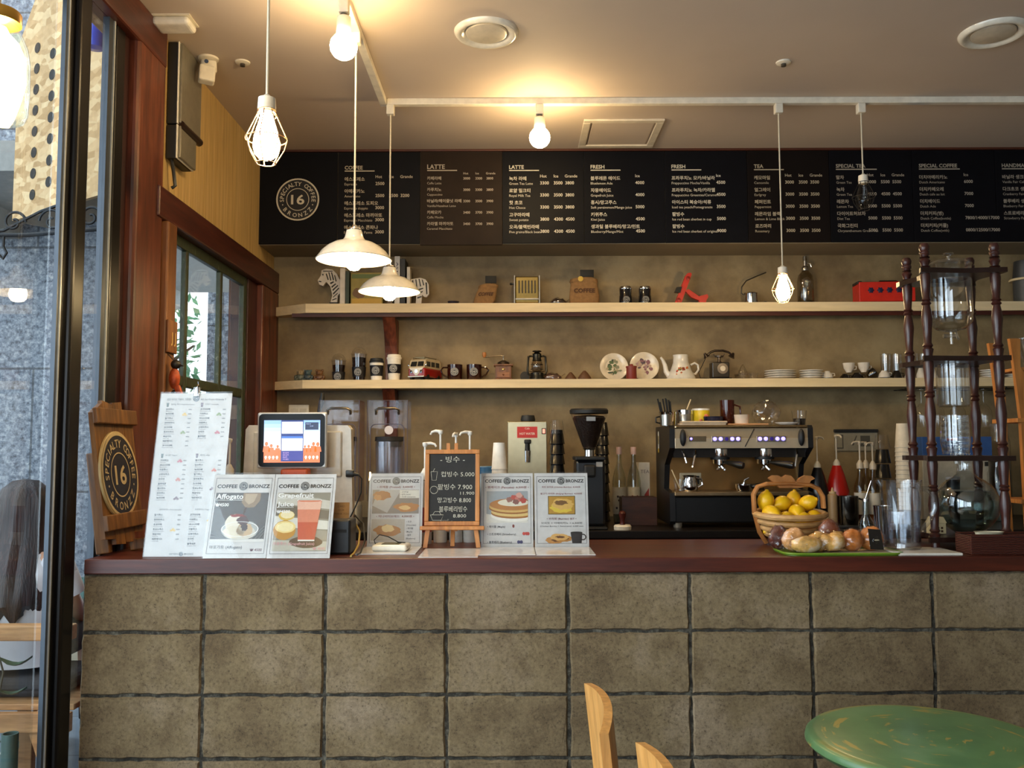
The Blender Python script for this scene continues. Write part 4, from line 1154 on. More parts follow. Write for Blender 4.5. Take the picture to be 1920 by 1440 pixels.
# coffee grinder
t, k = on('coffee_grinder', 'black coffee grinder with a clear hopper full of beans', 'coffee grinder', 1105, 4.58, ZK)
Z = lambda y: 989 - y            # pixel row to height above the back counter, in pixels at this depth
MB(k).box(-27, 27, -20, 50, 4, Z(864), 5).build('body', M('141416', .3), t)
MB(k).box(-28, 28, -45, 50, 0, 4, 2).build('base', MATTBLACK, t)
MB(k).box(-29, 27, -30, 48, Z(864), Z(857), 2).build('top_plate', MATTBLACK, t)
MB(k).box(-14, 8, -40, -20, Z(895), Z(872), 4).build('spout', MATTBLACK, t)
MB(k).lathe([(9, Z(857)), (9, Z(845)), (14, Z(842))], (0, 5, 0)).build('collar', CHROME, t)
MB(k).lathe([(9, Z(846)), (14, Z(838)), (34, Z(779)), (35, Z(776))], (0, 5, 0), 32).build('hopper', GLASS('hopper_plastic', (.86, .82, .78), .6, 0, .05), t)
MB(k).lathe([(0, Z(845)), (8.5, Z(845)), (13, Z(838)), (31, Z(786)), (28, Z(782)), (0, Z(779))], (0, 5, 0), 28).build('coffee_beans', BEAN, t)
MB(k).lathe([(0, Z(777)), (36, Z(777)), (36.5, Z(771)), (34, Z(768)), (0, Z(767.5))], (0, 5, 0), 32).build('lid', MATTBLACK, t)
MB(k).box(-8, 9, -31.2, -30, Z(792) - 0, Z(784), .5).build('hopper_label', M('8a8f96', .4), t)
MB(k).box(10, 22, -20.6, -20, Z(876), Z(867), .2).build('badge', M('b8b2a8', .4), t)
t, k = on('tamper', 'coffee tamper with a dark red wooden handle and pale base', 'tamper', 1165, 4.47, ZK)
MB(k).lathe([(0, 0), (16, 0), (16.5, 6), (14, 9), (0, 9)], seg=24).build('base', M('e4dcc8', .4), t)
MB(k).lathe([(5, 9), (4, 16), (6, 24), (7, 30), (4, 34), (0, 35)], seg=16).build('handle', M('4a1c14', .3), t)
t, k = on('knock_box', 'dark brown wooden knock box in front of the syrup bottles', 'box', 1197, 4.68, ZK)
zt = (P(1197, 932, 4.68).z - ZK) / k
b = MB(k).box(-33, 33, 0, 3, 0, zt, .8).box(-33, 33, 37, 40, 0, zt, .8).box(-33, -30, 3, 37, 0, zt, .8).box(30, 33, 3, 37, 0, zt, .8).box(-30, 30, 3, 37, 0, 3)
b.build('body', WOOD('walnut', ['2c160c', '452414', '54301a'], (1, 9, 9), .4), t)
MB(k).cyl((-32, 20, zt - 4), (32, 20, zt - 4), 3).build('bar', MATTBLACK, t)

def syrup_bottle(px, ytop, Y, label, liquid, capc, lbl, group):
    t, k = on('syrup_bottle', label, 'bottle', px, Y, ZK, group)
    H = P(px, ytop, Y).z - ZK
    MB().shell([(.03, 0), (.037, .006), (.038, H * .55), (.030, H * .66), (.014, H * .78), (.0125, H * .93)], .002, seg=20).build('bottle', GLASS('bottle_glass', (.86, .9, .84), .7, 0, .06), t)
    MB().lathe([(0, .004), (.033, .004), (.0345, H * .40), (0, H * .40)], seg=20).build('syrup', liquid, t)
    MB().lathe([(.0145, H * .90), (.0155, H * .905), (.0155, H), (.0, H)], seg=16).build('cap', M(capc, .4), t)
    b = MB().lathe([(.0388, H * .12), (.0388, H * .47)], seg=24); b.build('bottle_label', M('c8b898', .6), t)
    b = MB(); b.c = rgb(lbl)
    for q in range(7):
        a = R(-120 + q * 10); b.ball((.0386 * math.cos(a), .0386 * math.sin(a), H * (.2 + .05 * (q * 3 % 4))), .006, 8, 6)
    b.c = rgb('2a2020'); b.build('label_print', INK(.6), t)
    return t
SYR1 = M('8a7a5a', .2); SYR2 = M('6a3a1c', .2)
syrup_bottle(1160, 838, 4.86, 'clear syrup bottle with pink cap and dark berry label beside the coffee grinder', SYR1, 'e0b8a8', '3a2428', 'syrup bottles by the grinder')
syrup_bottle(1187, 838, 4.88, 'clear syrup bottle with pink cap beside the pictured syrup carton', SYR2, 'e0b8a8', '7a3a40', 'syrup bottles by the grinder')
t, k = on('carton', 'white carton with a red picture wedged beside the coffee machine', 'carton', 1207, 4.95, ZK)
zt = (P(1207, 867, 4.95).z - ZK) / k
MB(k).box(-11, 10, 0, 30, 0, zt, .6).build('box', M('d4c8b4', .6), t)
b = MB(k); b.c = rgb('a83428'); b.flat([(-6, 24), (8, 34), (8, 62), (0, 50)], -.5); b.c = rgb('6a5a50'); b.text('TEA', -7, zt - 20, 9, -.5); b.build('print', INK(.6), t)

# ---------------------------------------------------------------- espresso machine
YE = 4.55
t, k = on('espresso_machine', 'black and steel two group espresso machine with blue lit buttons', 'coffee machine', 1388, YE, ZK)
PANEL = M('17181b', .35, 0, .1)
MSTEEL = M('c0aa8a', .35, .6, .05)
prof = [(0, 190), (-6, 184), (-6, 148), (50, 116), (62, 70), (2, 64), (0, 12), (6, 6), (150, 6), (150, 188), (146, 190)]
for x in (-134, 124):
    vv = [(x, y, z) for y, z in prof] + [(x + 10, y, z) for y, z in prof]; m = len(prof)
    MB(k).add(vv, [list(range(m)), list(range(m, 2 * m))[::-1]] + [[i, (i + 1) % m, m + (i + 1) % m, m + i] for i in range(m)]).build('side_panel', PANEL, t)
MB(k).add([(-124, -4, 188), (124, -4, 188), (124, -6, 147), (-124, -6, 147), (-124, 140, 188), (124, 140, 188), (124, 60, 147), (-124, 60, 147)], [[0, 1, 2, 3], [4, 7, 6, 5], [0, 4, 5, 1], [3, 2, 6, 7], [0, 3, 7, 4], [1, 5, 6, 2]]).build('fascia', MSTEEL, t)
MB(k).box(-124, 124, -7.5, -3, 184, 190, 2).build('top_rail', M('c8ae84', .2, 1.0), t)
MB(k).box(-124, 124, -7, -5.5, 147, 166, .6).build('button_band', M('d6c4a6', .32, .6, .04), t)
MB(k).tube([(24, -6.8, 183), (6, -7.8, 150)], .8, 6).build('groove', MATTBLACK, t)
for x in (-110, 110):
    MB(k).ball((x, -12, 167), (6, 7, 16), 16, 12).cyl((x, -12, 167), (x, -4, 167), 4).build('steam_knob', MATTBLACK, t)
d = MB(k).box(-99, -66, -8.2, -7, 160, 170, 1.5).build('display', M('8a7a62', .3, .8), t)
MB(k).ball((-94, -8.5, 165), (2.4, 1.2, 2.4), 10, 6).build('indicator_light', GLOW('blue_led', '5a50ff', 2.2), d)
for x0 in (-56, 28):
    d = MB(k).box(x0, x0 + 55, -8.2, -7, 159, 170, 1.5).build('button_panel', M('a89a86', .3, .8), t)
    for q in range(5):
        MB(k).at(Tr(x0 + 6 + q * 10.8, -8.2, 164.5), Rx(90)).lathe([(3.6, 0), (3.6, 1.6), (0, 2)], seg=12).build('button', GLOW('blue_led', '5a50ff', 2.2) if q != 2 else M('2a1c6a', .3, emit=.3), d)
MB(k).box(-124, 124, 62, 140, 64, 146).build('back_splash', M('a8804f', .33, 1.0, .15, 6), t)
MB(k).box(-124, 124, 10, 62, 130, 147).build('group_housing', M('241d18', .4, .4), t)
MB(k).box(-126, 124, -4, 62, 58, 67, 2).build('drip_tray', M('bfa57e', .3, 1.0), t)
MB(k).box(-124, 124, 6, 140, 8, 58, 3).build('base', M('0c0c0d', .4), t)
for x in (-118, 118): MB(k).lathe([(8, 0), (9, 8.5)], (x, 12, 0), 14).build('foot', M('9a9488', .4, .6), t)
for x, hx in ((-34, 26), (50, 34)):
    g = MB(k).lathe([(16, 131), (16.5, 134), (16.5, 146), (14, 147)], (x, 22, 0), 28).build('group_head', CHROME, t)
    MB(k).lathe([(14, 126), (18, 126), (18, 131.2), (14, 131.2)], (x, 22, 0), 24).build('group_ring', MATTBLACK, g)
    f = MB(k).lathe([(9, 115), (13, 118), (13.5, 126), (0, 126)], (x, 22, 0), 20).tube([(x, 20, 116), (x - 4, 16, 110), (x - 8, 15, 106)], 3, 8).tube([(x, 20, 116), (x + 4, 16, 110), (x + 8, 15, 106)], 3, 8).build('portafilter', CHROME, t)
    MB(k).tube([(x + 6, 6, 121), (x + 16, -8, 119), (x + hx, -24, 116), (x + hx + 5, -28, 115)], [3, 5, 7, 6], 12).build('handle', BLACK, f)
for x, dx in ((-107, 6), (-82, -8), (108, -6)):
    MB(k).tube([(x, 14, 146), (x + dx * .2, 6, 138), (x + dx, 4, 112 if x > -100 else 120)], 2.2, 8).build('steam_wand', CHROME, t)
MB(k).box(-104, -62, 59.5, 61.8, 72, 100, 2).build('socket_reflection', M('c4b494', .4), t)  # reflection of a wall socket in the steel splash, built as solid plates
MB(k).box(-76, -66, 58.5, 59.6, 78, 94, 1).build('switch_reflection', MATTBLACK, t)
b = MB(k); b.X = Tr(-134.8, 0, 0) @ Rz(-90)
b.c = rgb('e4e0d4'); b.flat([(-120, 140), (-106, 140), (-106, 176), (-109, 181), (-117, 181), (-120, 176)], 0)
b.c = rgb('d8b23c'); b.rect(-120, -106, 139, 147, -.3); b.c = rgb('8a7a3a'); b.rect(-117, -109, 156, 172, -.3)
b.build('energy_label', INK(.4), t)
# small wares on the drip tray and on top
zd = ZK + 67.3 * k
t2, q = on('steel_pitcher', 'small shiny steel jug with a wooden stick on the drip tray', 'jug', 1291, YE + .04, zd)
MB(q).lathe([(0, 0), (14, 0), (16, 6), (14, 18), (12, 26), (13, 29), (11, 28), (0, 3)], seg=20).build('body', CHROME, t2)
MB(q).tube([(12, 0, 24), (22, 0, 22), (24, 0, 12), (15, 0, 6)], 2, 8).build('handle', CHROME, t2)
t2, q = on('glass_cup', 'small glass cup holding a wooden stirrer on the drip tray', 'glass', 1272, YE + .01, zd)
MB(q).shell([(9, 0), (11, 22)], .8, seg=16).build('cup', CLEAR, t2); MB(q).cyl((2, 0, 3), (-14, 0, 40), 1.1).build('stirrer', PINE, t2)
t2, q = on('portafilter', 'loose chrome portafilter lying on the drip tray', 'portafilter', 1392, YE + .02, zd + .001)
MB(q).lathe([(0, 0), (13, 0), (15, 6), (15, 13), (12, 12), (0, 5)], seg=20).tube([(0, 0, 13), (2, 0, 20), (10, 0, 24)], 2, 8).build('basket', CHROME, t2)
MB(q).tube([(14, 0, 8), (26, -4, 8.5), (36, -6, 8.5)], [4, 6, 7], 10).build('handle', BLACK, t2)
ZT = ZK + 190 * k + .0008
def top(name, label, cat, px, dy, group=None): return on(name, label, cat, px, YE + dy, ZT, group)
t2, q = top('straw_holder', 'steel cup full of black straws on the coffee machine', 'cup', 1252, .11)
MB(q).shell([(15, 0), (16, 24), (16.5, 26)], 1, seg=20).build('cup', CHROME, t2)
rn = random.Random(3)
for i in range(12):
    a = rn.uniform(0, 6.28); r0 = rn.uniform(2, 10)
    MB(q).cyl((r0 * math.cos(a), r0 * math.sin(a), 3), (r0 * math.cos(a) * 1.4 - 7, r0 * math.sin(a) * 1.3, rn.uniform(44, 52)), 1.5, seg=6).build('straw', MATTBLACK, t2)
t2, q = top('steel_mug', 'steel mug with handle beside the black straws', 'mug', 1249, .02)
MB(q).shell([(11, 0), (12, 20)], 1, seg=18).build('body', STEEL, t2); MB(q).tube([(-11, 0, 17), (-19, 0, 15), (-19, 0, 6), (-11, 0, 4)], 1.6, 8).build('handle', BLACK, t2)
t2, q = top('sugar_jar', 'short steel jar with a stick between the straws and the yellow mug', 'jar', 1284, .17)
MB(q).lathe([(0, 0), (17, 0), (17, 24), (15, 28), (0, 29)], seg=24).build('body', STEEL, t2); MB(q).lathe([(17.4, 22), (17.6, 30), (0, 31)], seg=24).build('lid', CHROME, t2); MB(q).cyl((4, 0, 30), (12, 0, 50), 1.2).build('stick', PINE, t2)
t2, q = top('yellow_mug', 'yellow mug with small red pattern on the coffee machine', 'mug', 1315, .16)
MB(q).shell([(14, 0), (15.5, 3), (16, 32)], 1, seg=24).build('body', M('e6c428', .35, 0, .12, 30), t2); MB(q).lathe([(16.2, 29), (16.4, 32.5), (15, 32.5)], seg=24).build('rim', CERAMIC, t2)
MB(q).ball((6, -15, 18), (5, 1, 4), 10, 6).ball((-4, -16, 10), (3, .8, 3), 10, 6).build('motif', M('c8684a', .5), t2)
t2, q = top('blue_bowl', 'dark blue bowl in front of the brown mug', 'bowl', 1338, .10)
MB(q).shell([(9, 0), (17, 6), (19, 17)], 1, seg=24).build('bowl', M('141a33', .2), t2)
t2, q = top('brown_mug', 'tall dark brown mug on the coffee machine', 'mug', 1364, .15)
MB(q).shell([(12, 0), (13, 3), (13.5, 48)], 1.2, seg=24).build('body', M('3c150d', .12, coat=.4), t2); MB(q).tube([(13, 0, 40), (24, 0, 36), (25, 0, 20), (13, 0, 12)], 2, 8).build('handle', M('3c150d', .12, coat=.4), t2)
t2, q = top('white_cup', 'white paper tub beside the brown mug on the coffee machine', 'cup', 1391, .06)
MB(q).shell([(12, 0), (14, 19), (14.5, 20)], .8, seg=24).build('tub', M('dccdb8', .6), t2)
t2, q = top('plastic_bag', 'crumpled clear plastic bag on the coffee machine', 'bag', 1437, .12)
b = MB(q); rn = random.Random(5)
b.ball((0, 0, 24), (26, 16, 24), 20, 14)
b.v = [Vector((v.x, v.y, max(0, v.z))) + Vector((1, 1, .6)) * (noise.noise(v * 60) * .018) for v in b.v]
b.v = [Vector((v.x, v.y, max(0.0, v.z))) for v in b.v]
b.build('bag', GLASS('bag_film', (.82, .80, .80), .5, .12, .12), t2)
t2, q = top('dark_drink_cup', 'clear plastic cup of dark coffee at the end of the coffee machine', 'cup', 1499, .13)
MB(q).shell([(11, 0), (14, 28)], .6, seg=20).build('cup', CLEAR, t2); MB(q).lathe([(0, 1), (10, 1), (11.4, 13), (0, 13)], seg=20).build('coffee', M('120a08', .2), t2)
t2, q = top('folded_towel', 'folded pale towel on the front edge of the coffee machine', 'towel', 1317, .015)
MB(q).box(-44, 44, -6, 20, 0, 4, 1.8, 3).box(-40, 46, -7, 18, 3.8, 8, 1.8, 3).build('cloth', M('cbb498', .85, 0, .1, 40, .3), t2)
t2, q = top('serving_board', 'flat pale wooden board on the coffee machine', 'board', 1390, .012)
MB(q).box(-26, 50, -5, 18, 0, 3, 1).build('board', M('c08a5c', .6), t2)
t2, q = top('lace_doily_plate', 'pale plate with a scalloped rim on the coffee machine', 'plate', 1476, .06)
MB(q).lathe([(0, 0), (12, 0), (21, 4), (22, 5.5), (12, 2.5), (0, 2)], seg=48, flute=14, fd=.03).build('plate', CERAMIC, t2)

# ---------------------------------------------------------------- sauce and syrup bottles beyond the machine
pump_bottle(1531, 818, 0, 4.78, 'black cone-shaped sauce bottle with pump beside the coffee machine', M('0d0b0b', .25), ZK, .058, None, rot=180, wide=True, bh=.30, capc='c9bda6')
pump_bottle(1567, 815, 0, 4.82, 'red cone-shaped sauce bottle with white pump', M('a8180e', .25), ZK, .062, None, rot=90, wide=True, bh=.31, capc='c9bda6')
for i, (px, Y, l) in enumerate(((1611, 4.70, 'amber syrup bottle with pump nearest the red sauce bottle'), (1622, 4.86, 'amber syrup bottle with pump standing behind the other two'), (1635, 4.72, 'amber syrup bottle with pump nearest the glass pitcher'))):
    pump_bottle(px, 827 + i, 0, Y, l, GLASS('amber_glass', (.62, .50, .28), .6, 0, .06), ZK, .034, M('cfc4b0', .6), 'syrup_pump_bottle', 'amber syrup bottles with pumps', rot=-10 + 8 * i, capc='b8a890')
    o = MB().lathe([(0, .005), (.031, .005), (.031, .16), (0, .16)], seg=16).build('syrup', M(('5a3016', '6a4a20', '8a4a18')[i], .2), bpy.data.objects['syrup_pump_bottle' + ('' if i == 0 else '.%03d' % i)])
p = P(1604, 825, YB); k = U(YB)
t = T('wall_picture', 'small pale picture with a black top rail on the plaster wall', 'picture', (p.x, YB, p.z))
MB(k).box(-41, 41, -6, 0, 14, 20, 1).build('top_rail', MATTBLACK, t); MB(k).box(-40, 40, -3, 0, -20, 14).build('sheet', M('8a826f', .6), t)
b = MB(k); b.c = rgb('4a463c'); b.rect(8, 26, -12, 8, -3.4); b.frame(-38, -24, -16, 10, 2, -3.4); b.flat([(-8, -10), (0, 8), (2, 8), (-5, -10)], -3.4); b.build('print', INK(.6), t)
dark_stack(1653, 815, 4.82, 6, .043, 'behind the glass water pitcher', 'black cups stacked behind the pitcher')
Yc = 4.75
NW = 'second third fourth fifth sixth seventh eighth ninth tenth eleventh twelfth thirteenth fourteenth fifteenth sixteenth seventeenth'.split()
def nth2(i, n): return 'topmost' if i == n - 1 else 'lowest' if i == 0 else NW[i - 1] + ' from the bottom'
cup_stack(1692, 794, Yc, ZK, 18, (P(1692, 794, Yc).z - ZK - .13) / 17, .043, .13, lambda i, n: 'tall white paper cup beside the wooden tower, %s of its stack' % nth2(i, n), 'tall paper cups stacked beside the tower', 'tall_paper_cup', M('cfc3ae', .6))
t, k = on('squeeze_bottle', 'tan squeeze bottle beside the black steel jug', 'bottle', 1557, 4.62, ZK)
H = (P(1557, 914, 4.62).z - ZK) / k
MB(k).lathe([(0, 0), (9, 0), (9, H - 14), (6, H - 11), (0, H - 11)], seg=16).build('bottle', M('a8865c', .4), t); MB(k).lathe([(6.5, H - 11), (6.5, H - 8), (3, H - 7), (1, H), (0, H)], seg=12).build('nozzle', M('c8a878', .4), t)
t, k = on('steel_jug', 'black and steel milk jug beside the squeeze bottle', 'jug', 1586, 4.6, ZK)
H = (P(1586, 930, 4.6).z - ZK) / k
MB(k).shell([(16, 0), (18, 3), (18.5, H)], 1, seg=24).build('body', M('77736c', .2, 1.0), t); MB(k).tube([(18, 0, H - 4), (29, 0, H - 8), (28, 0, 12), (18, 0, 8)], 2, 8).build('handle', MATTBLACK, t)
t, k = on('serving_tray', 'dark flat tray on the back counter behind the bread', 'tray', 1600, 4.48, ZK)
MB(k).box(-45, 45, -10, 14, 0, 5, 2).build('tray', MATTBLACK, t)
# behind the tower
t, k = on('white_case', 'large white case behind the dark wooden tower', 'case', 1786, 5.0, ZK)
H = (P(1786, 862, 5.0).z - ZK) / k
MB(k).box(-62, 62, -6, 60, 0, H, 2).build('body', M('b3ab98', .5), t); MB(k).box(54, 60, -7, -6, H - 12, H - 4).build('latch', MATTBLACK, t)
t, k = on('blue_box', 'blue cardboard box lying on the white case', 'box', 1790, 5.0, ZK + H * k + .0005)
H2 = (P(1790, 819, 5.0).z - ZK) / k - H
MB(k).box(-66, 64, -8, 52, 0, H2, 1).build('box', M('2f5590', .55), t)
b = MB(k); b.c = rgb('d8d4c8'); b.text('LUXERTY', -14, 6, 9, -8.5, 'l', .01); b.c = rgb('b83a2c'); b.rect(-20, 0, H2 - 7, H2 - 2, -8.5); b.build('print', INK(.5), t)
def glass_jar(px, ytop, Y, r, z, label, fill=None, frac=.5, name='glass_jar', lid=None):
    t, k = on(name, label, 'jar', px, Y, z)
    H = (P(px, ytop, Y).z - z) / k
    MB(k).shell([(r * .9, 0), (r, 3), (r, H * .8), (r * .8, H * .9), (r * .8, H)], 1, seg=20).build('jar', CLEAR, t)
    if fill: MB(k).lathe([(0, 1.2), (r * .93, 1.5), (r * .93, H * frac), (0, H * frac)], seg=20).build('contents', fill, t)
    if lid: MB(k).lathe([(r * .9, H), (r * .9, H + 5), (0, H + 5)], seg=20).build('lid', lid, t)
    return t
glass_jar(1868, 866, 4.9, 19, ZK, 'clear jar with dark green contents behind the dark wooden tower', M('2a3a20', .4), .35)
glass_jar(1872, 795, 5.15, 19, ZK, 'tall clear storage jar beside the blue box', M('3a2c20', .5), .6)
t, k = on('dark_cup', 'black takeaway cup with a round badge behind the water flask', 'cup', 1783, 4.7, ZK)
H = (P(1783, 893, 4.7).z - ZK) / k
MB(k).lathe([(0, 0), (9, 0), (12, H - 6), (0, H - 6)], seg=20).build('cup', M('101216', .4), t); MB(k).lathe([(12.5, H - 6), (12.5, H - 2), (10, H), (0, H)], seg=20).build('lid', M('8a8c90', .3), t)
b = MB(k); b.c = rgb('8f9094'); b.ring(0, H * .5, 7, 8, -12.6, 24); b.disc(0, H * .5, 4, 4, -12.6, 16); b.build('badge', INK(.5), t)
t, k = on('blue_ball_lid', 'small blue ball shaped lid on the white jar behind the water flask', 'lid', 1832, 4.7, ZK)
H = (P(1832, 900, 4.7).z - ZK) / k
MB(k).lathe([(0, 0), (9, 0), (9, H - 4), (4, H), (0, H)], seg=16).build('jar', M('a8a498', .4), t); MB(k).ball((0, 0, H + 5), 6).build('ball', M('1f3a94', .3), t)
# stemmed glasses hanging under the lower shelf
zs = P(1000, 727, YSH).z
tr = T('glass_rack', 'black wire glass rack under the lower shelf behind the dark wooden tower', 'rack', (P(1800, 740, 5.2).x, 5.2, zs))
b = MB()
for i in range(5): b.cyl((-.32 + i * .15 - .0, -.03, -.012), (-.32 + i * .15, .12, -.012), .003, seg=6)
b.cyl((-.34, -.03, -.012), (.3, -.03, -.012), .003, seg=6).cyl((-.34, .12, -.012), (.3, .12, -.012), .003, seg=6)
for x in (-.3, .26): b.cyl((x, -.03, -.012), (x, -.03, 0), .003, seg=6)
b.build('wires', BLACK, tr)
for i, (px, l) in enumerate(((1729, 'first'), (1757, 'second'), (1797, 'third'), (1846, 'fourth'))):
    t, k = on('wine_glass', 'stemmed wine glass hanging upside down from the rack, %s from the paper cups' % l, 'glass', px, 5.2, zs - .011, 'wine glasses hanging behind the tower')
    MB(k).lathe([(0, 0), (12, -1), (12, -2), (1.4, -4), (1.2, -26), (6, -30), (13, -40), (14.5, -52), (11.5, -72), (11, -72), (13.8, -52), (12.4, -40.5), (5, -31), (0, -29)], seg=20).build('glass', CLEAR, t)
# ---------------------------------------------------------------- fruit basket, bread, water at the front of the bar
YBK = 3.36; k = U(YBK)
p = P(1480, 960, YBK)
t = T('fruit_basket', 'folding wooden fruit basket full of yellow lemons on the bar', 'basket', (p.x, YBK, ZC))
zt = lambda y: 1020 - y
BASKW = WOOD('basket_wood', ['8a5426', 'a56a34', 'b57a42'], (3, 8, 3), .5, .1)
b = MB(k)
b.tube([(-44, 0, 3), (-56, 0, 22), (-65, 0, 60), (-66, 0, 92), (-58, 0, 106), (-42, 0, 111), (0, 0, 112), (40, 0, 109), (55, 0, 102), (63, 0, 88), (64, 0, 66)], 4.2, 10, flat=2.2)
b.prism([(-38, 122), (-30, 127), (-20, 127), (-13, 123), (-5, 128), (3, 127), (9, 121), (13, 113), (20, 122), (30, 127), (42, 126), (48, 121), (40, 117), (36, 108), (20, 104), (-18, 104), (-26, 112)], -5, 5)
b.build('handle', BASKW, t)
LW = WOOD('basket_rim_wood', ['a87840', 'c0925a', 'cca26c'], (3, 3, 8), .5, .1)
for i, (r, ry, z, tilt) in enumerate(((63, 58, 56, 4), (58, 54, 44, 5), (53, 48, 33, 6), (46, 40, 22, 6), (36, 30, 12, 5), (24, 20, 5.5, 0))):
    MB(k).tube([(r * math.cos(2 * pi * q / 40), ry * math.sin(2 * pi * q / 40) - 4, z + tilt * math.sin(2 * pi * q / 40)) for q in range(40)], 5.2 if i else 6, 8, closed=True).build('rim' if i == 0 else 'ring', LW, t)
LEM = M('e8b414', .35, 0, .1, 18, .15)
def lemon_mb(): 
    b = MB(); s = 1
    b.lathe([(0, -.044), (.004, -.043), (.008, -.038), (.020, -.029), (.0285, -.012), (.030, .002), (.027, .016), (.018, .029), (.008, .036), (.006, .041), (.0, .042)], seg=24)
    return b
LMESH = lemon_mb().build('lemon', LEM)
SC.collection.objects.unlink(LMESH)
for i, (px, py, dy, ry, rz, sc, w) in enumerate(((1436, 939, .02, 8, 0, 1.05, 'upright by the handle, highest on its side'), (1467, 944, .03, 80, 30, 1.0, 'second along the back, lying on its side'), (1488, 936, .075, 20, 50, .92, 'farthest back, showing only its top'),
        (1515, 943, .03, 65, -40, 1.0, 'at the end by the handle, near the coffee machine base'), (1446, 963, -.045, 85, 115, 1.05, 'brightest at the front rim, its tip turned aside'), (1494, 961, -.02, 80, 80, 1.05, 'in the middle, between the front and back rows'),
        (1473, 974, -.05, 70, 20, 1.0, 'low in the middle of the front rim'), (1504, 975, -.05, 80, -15, 1.0, 'low at the front rim near the dark scarred one'), (1526, 971, -.02, 60, 60, .95, 'dark stem scar, end of front row'), (1447, 992, -.005, 75, 30, 1.0, 'showing through the gap below the rim'))):
    o = LMESH if i == 0 else LMESH.copy()
    SC.collection.objects.link(o)
    q = P(px, py, YBK + dy)
    o.location = q; o.rotation_euler = (0, R(ry), R(rz)); o.scale = (sc * 1.0,) * 3
    tag(o, 'yellow lemon in the basket, ' + w, 'lemon', 'lemons in the wooden basket')
    if i == 8: MB().ball((.002, -.003, .0405), (.004, .004, .003), 10, 6).build('stem_scar', M('4a3a14', .7), o)

# bread tray
Yb = 3.10; k = U(Yb)
p = P(1562, 1030, Yb)
t = T('bread_tray', 'flat green tray of wrapped bread on the bar', 'tray', (p.x, Yb, ZC))
pts = []
for cx, cy_, a0 in ((88, 18, 0), (-80, 18, 90), (-80, -34, 180), (88, -34, 270)): pts += [(cx + 22 * math.cos(R(a0 + 15 * i)), cy_ + 22 * math.sin(R(a0 + 15 * i))) for i in range(7)]
b = MB(k).slab(pts, 0, 2)
b.build('tray', M('5a7a1e', .35), t)
n = len(pts)
MB(k).tube([(x * 1.01, y * 1.02, 3.6) for x, y in pts], 2, 8, closed=True).build('rim', M('6a8a26', .35), t)
MB(k).box(-60, 92, -40, 28, 2.1, 2.8).build('paper_liner', M('c8b898', .7), t)
FILM = GLASS('bread_film', (.98, .97, .96), .5, .07, .07)
def bun(px, py, dy, rx, ry, rz, col, label, rot=0, style='bun', dark=None):
    q = P(px, py, Yb + dy)
    z0 = ZC + 3.0 * k
    rzm = max(q.z - z0, .012)
    t = T('wrapped_bread', label, 'bread', (q.x, Yb + dy, z0), 'wrapped breads on the green tray', (0, 0, R(rot)))
    kk = k
    b = MB()
    H = 2 * rzm
    if style == 'ring':
        b.tube([(rx * kk * .62 * math.cos(2 * pi * i / 28), ry * kk * .62 * math.sin(2 * pi * i / 28), rzm * (1 + .18 * math.sin(i * 1.4))) for i in range(28)], [rzm * (.75 + .16 * math.sin(i * .9)) for i in range(28)], 12, closed=True)
    else:
        b.ball((0, 0, rzm), (rx * kk, ry * kk, rzm), 24, 14)
    b.v = [Vector((v.x, v.y, max(v.z, .001))) * (1 + .10 * noise.noise(v * 60)) for v in b.v]
    b.v = [Vector((v.x, v.y, max(v.z, .001))) for v in b.v]
    m, nt, bs = _new('crust_' + col)
    f = _noise(nt, _coords(nt), 26, 5)
    c = rgb(col)
    nt.links.new(_ramp(nt, f, [(.34, tuple(v * .55 for v in c[:3]) + (1,)), (.5, c), (.66, tuple(v + (1 - v) * (.45 if 'd' < col < 'f' else .12) for v in c[:3]) + (1,))]), bs.inputs['Base Color']); bs.inputs['Roughness'].default_value = .55
    b.build('bread', m, t)
    w = MB().ball((0, 0, rzm), (rx * kk * 1.12, ry * kk * 1.12, rzm * 1.07), 40, 24)
    w.v = [Vector((v.x, v.y, max(v.z * (1 + .14 * noise.noise(v * 60)), .0006))) + Vector((noise.noise(v * 90 + Vector((3, 1, 7))) * .009, noise.noise(v * 80) * .009, 0)) for v in w.v]
    w.v = [Vector((v.x, v.y, max(v.z, .0006))) for v in w.v]
    w.add([(rx * kk * 1.05, -.02, rzm * .8), (rx * kk * 1.05, .02, rzm * .8), (rx * kk * 1.3, .028, rzm * 1.0), (rx * kk * 1.3, -.028, rzm * .9)], [[0, 1, 2, 3]])
    w.build('wrapper', FILM, t)
    if dark:
        d = MB(kk); d.c = rgb(dark)
        a = [( -12, -ry * .62, 5), (13, -ry * .62, 4), (8, -ry * .55, 2 * rzm / kk - 3), (-15, -ry * .55, 2 * rzm / kk - 1)]
        d.add([(x, y - ry * .55, z) for x, y, z in a], [[0, 1, 2, 3]]); d.c = rgb('a89a80'); d.ball((0, -ry * 1.2, rzm / kk), (5, .4, 1.2), 10, 6)
        d.build('label_print', INK(.4), t)
    return t
bun(1459, 1008, .03, 17, 16, 15, '5a2414', 'dark chocolate muffin in purple wrap at the end of the green tray')
bun(1488, 1012, -.02, 22, 17, 15, 'e0a060', 'pinkish cream roll beside the dark chocolate muffin on the tray')
bun(1512, 1021, -.07, 28, 14, 12, 'e6b060', 'flaky white and golden pastry at the front of the green tray')
bun(1551, 1015, -.02, 35, 24, 16, 'e0aa5c', 'pale twisted ring bread in the middle of the green tray', 0, 'ring')
bun(1555, 1000, .10, 22, 15, 14, '7a3a18', 'dark glazed bun at the back of the green tray')
bun(1597, 1013, -.02, 20, 20, 17, 'c4702a', 'orange-brown glazed bun beside the pale ring bread')
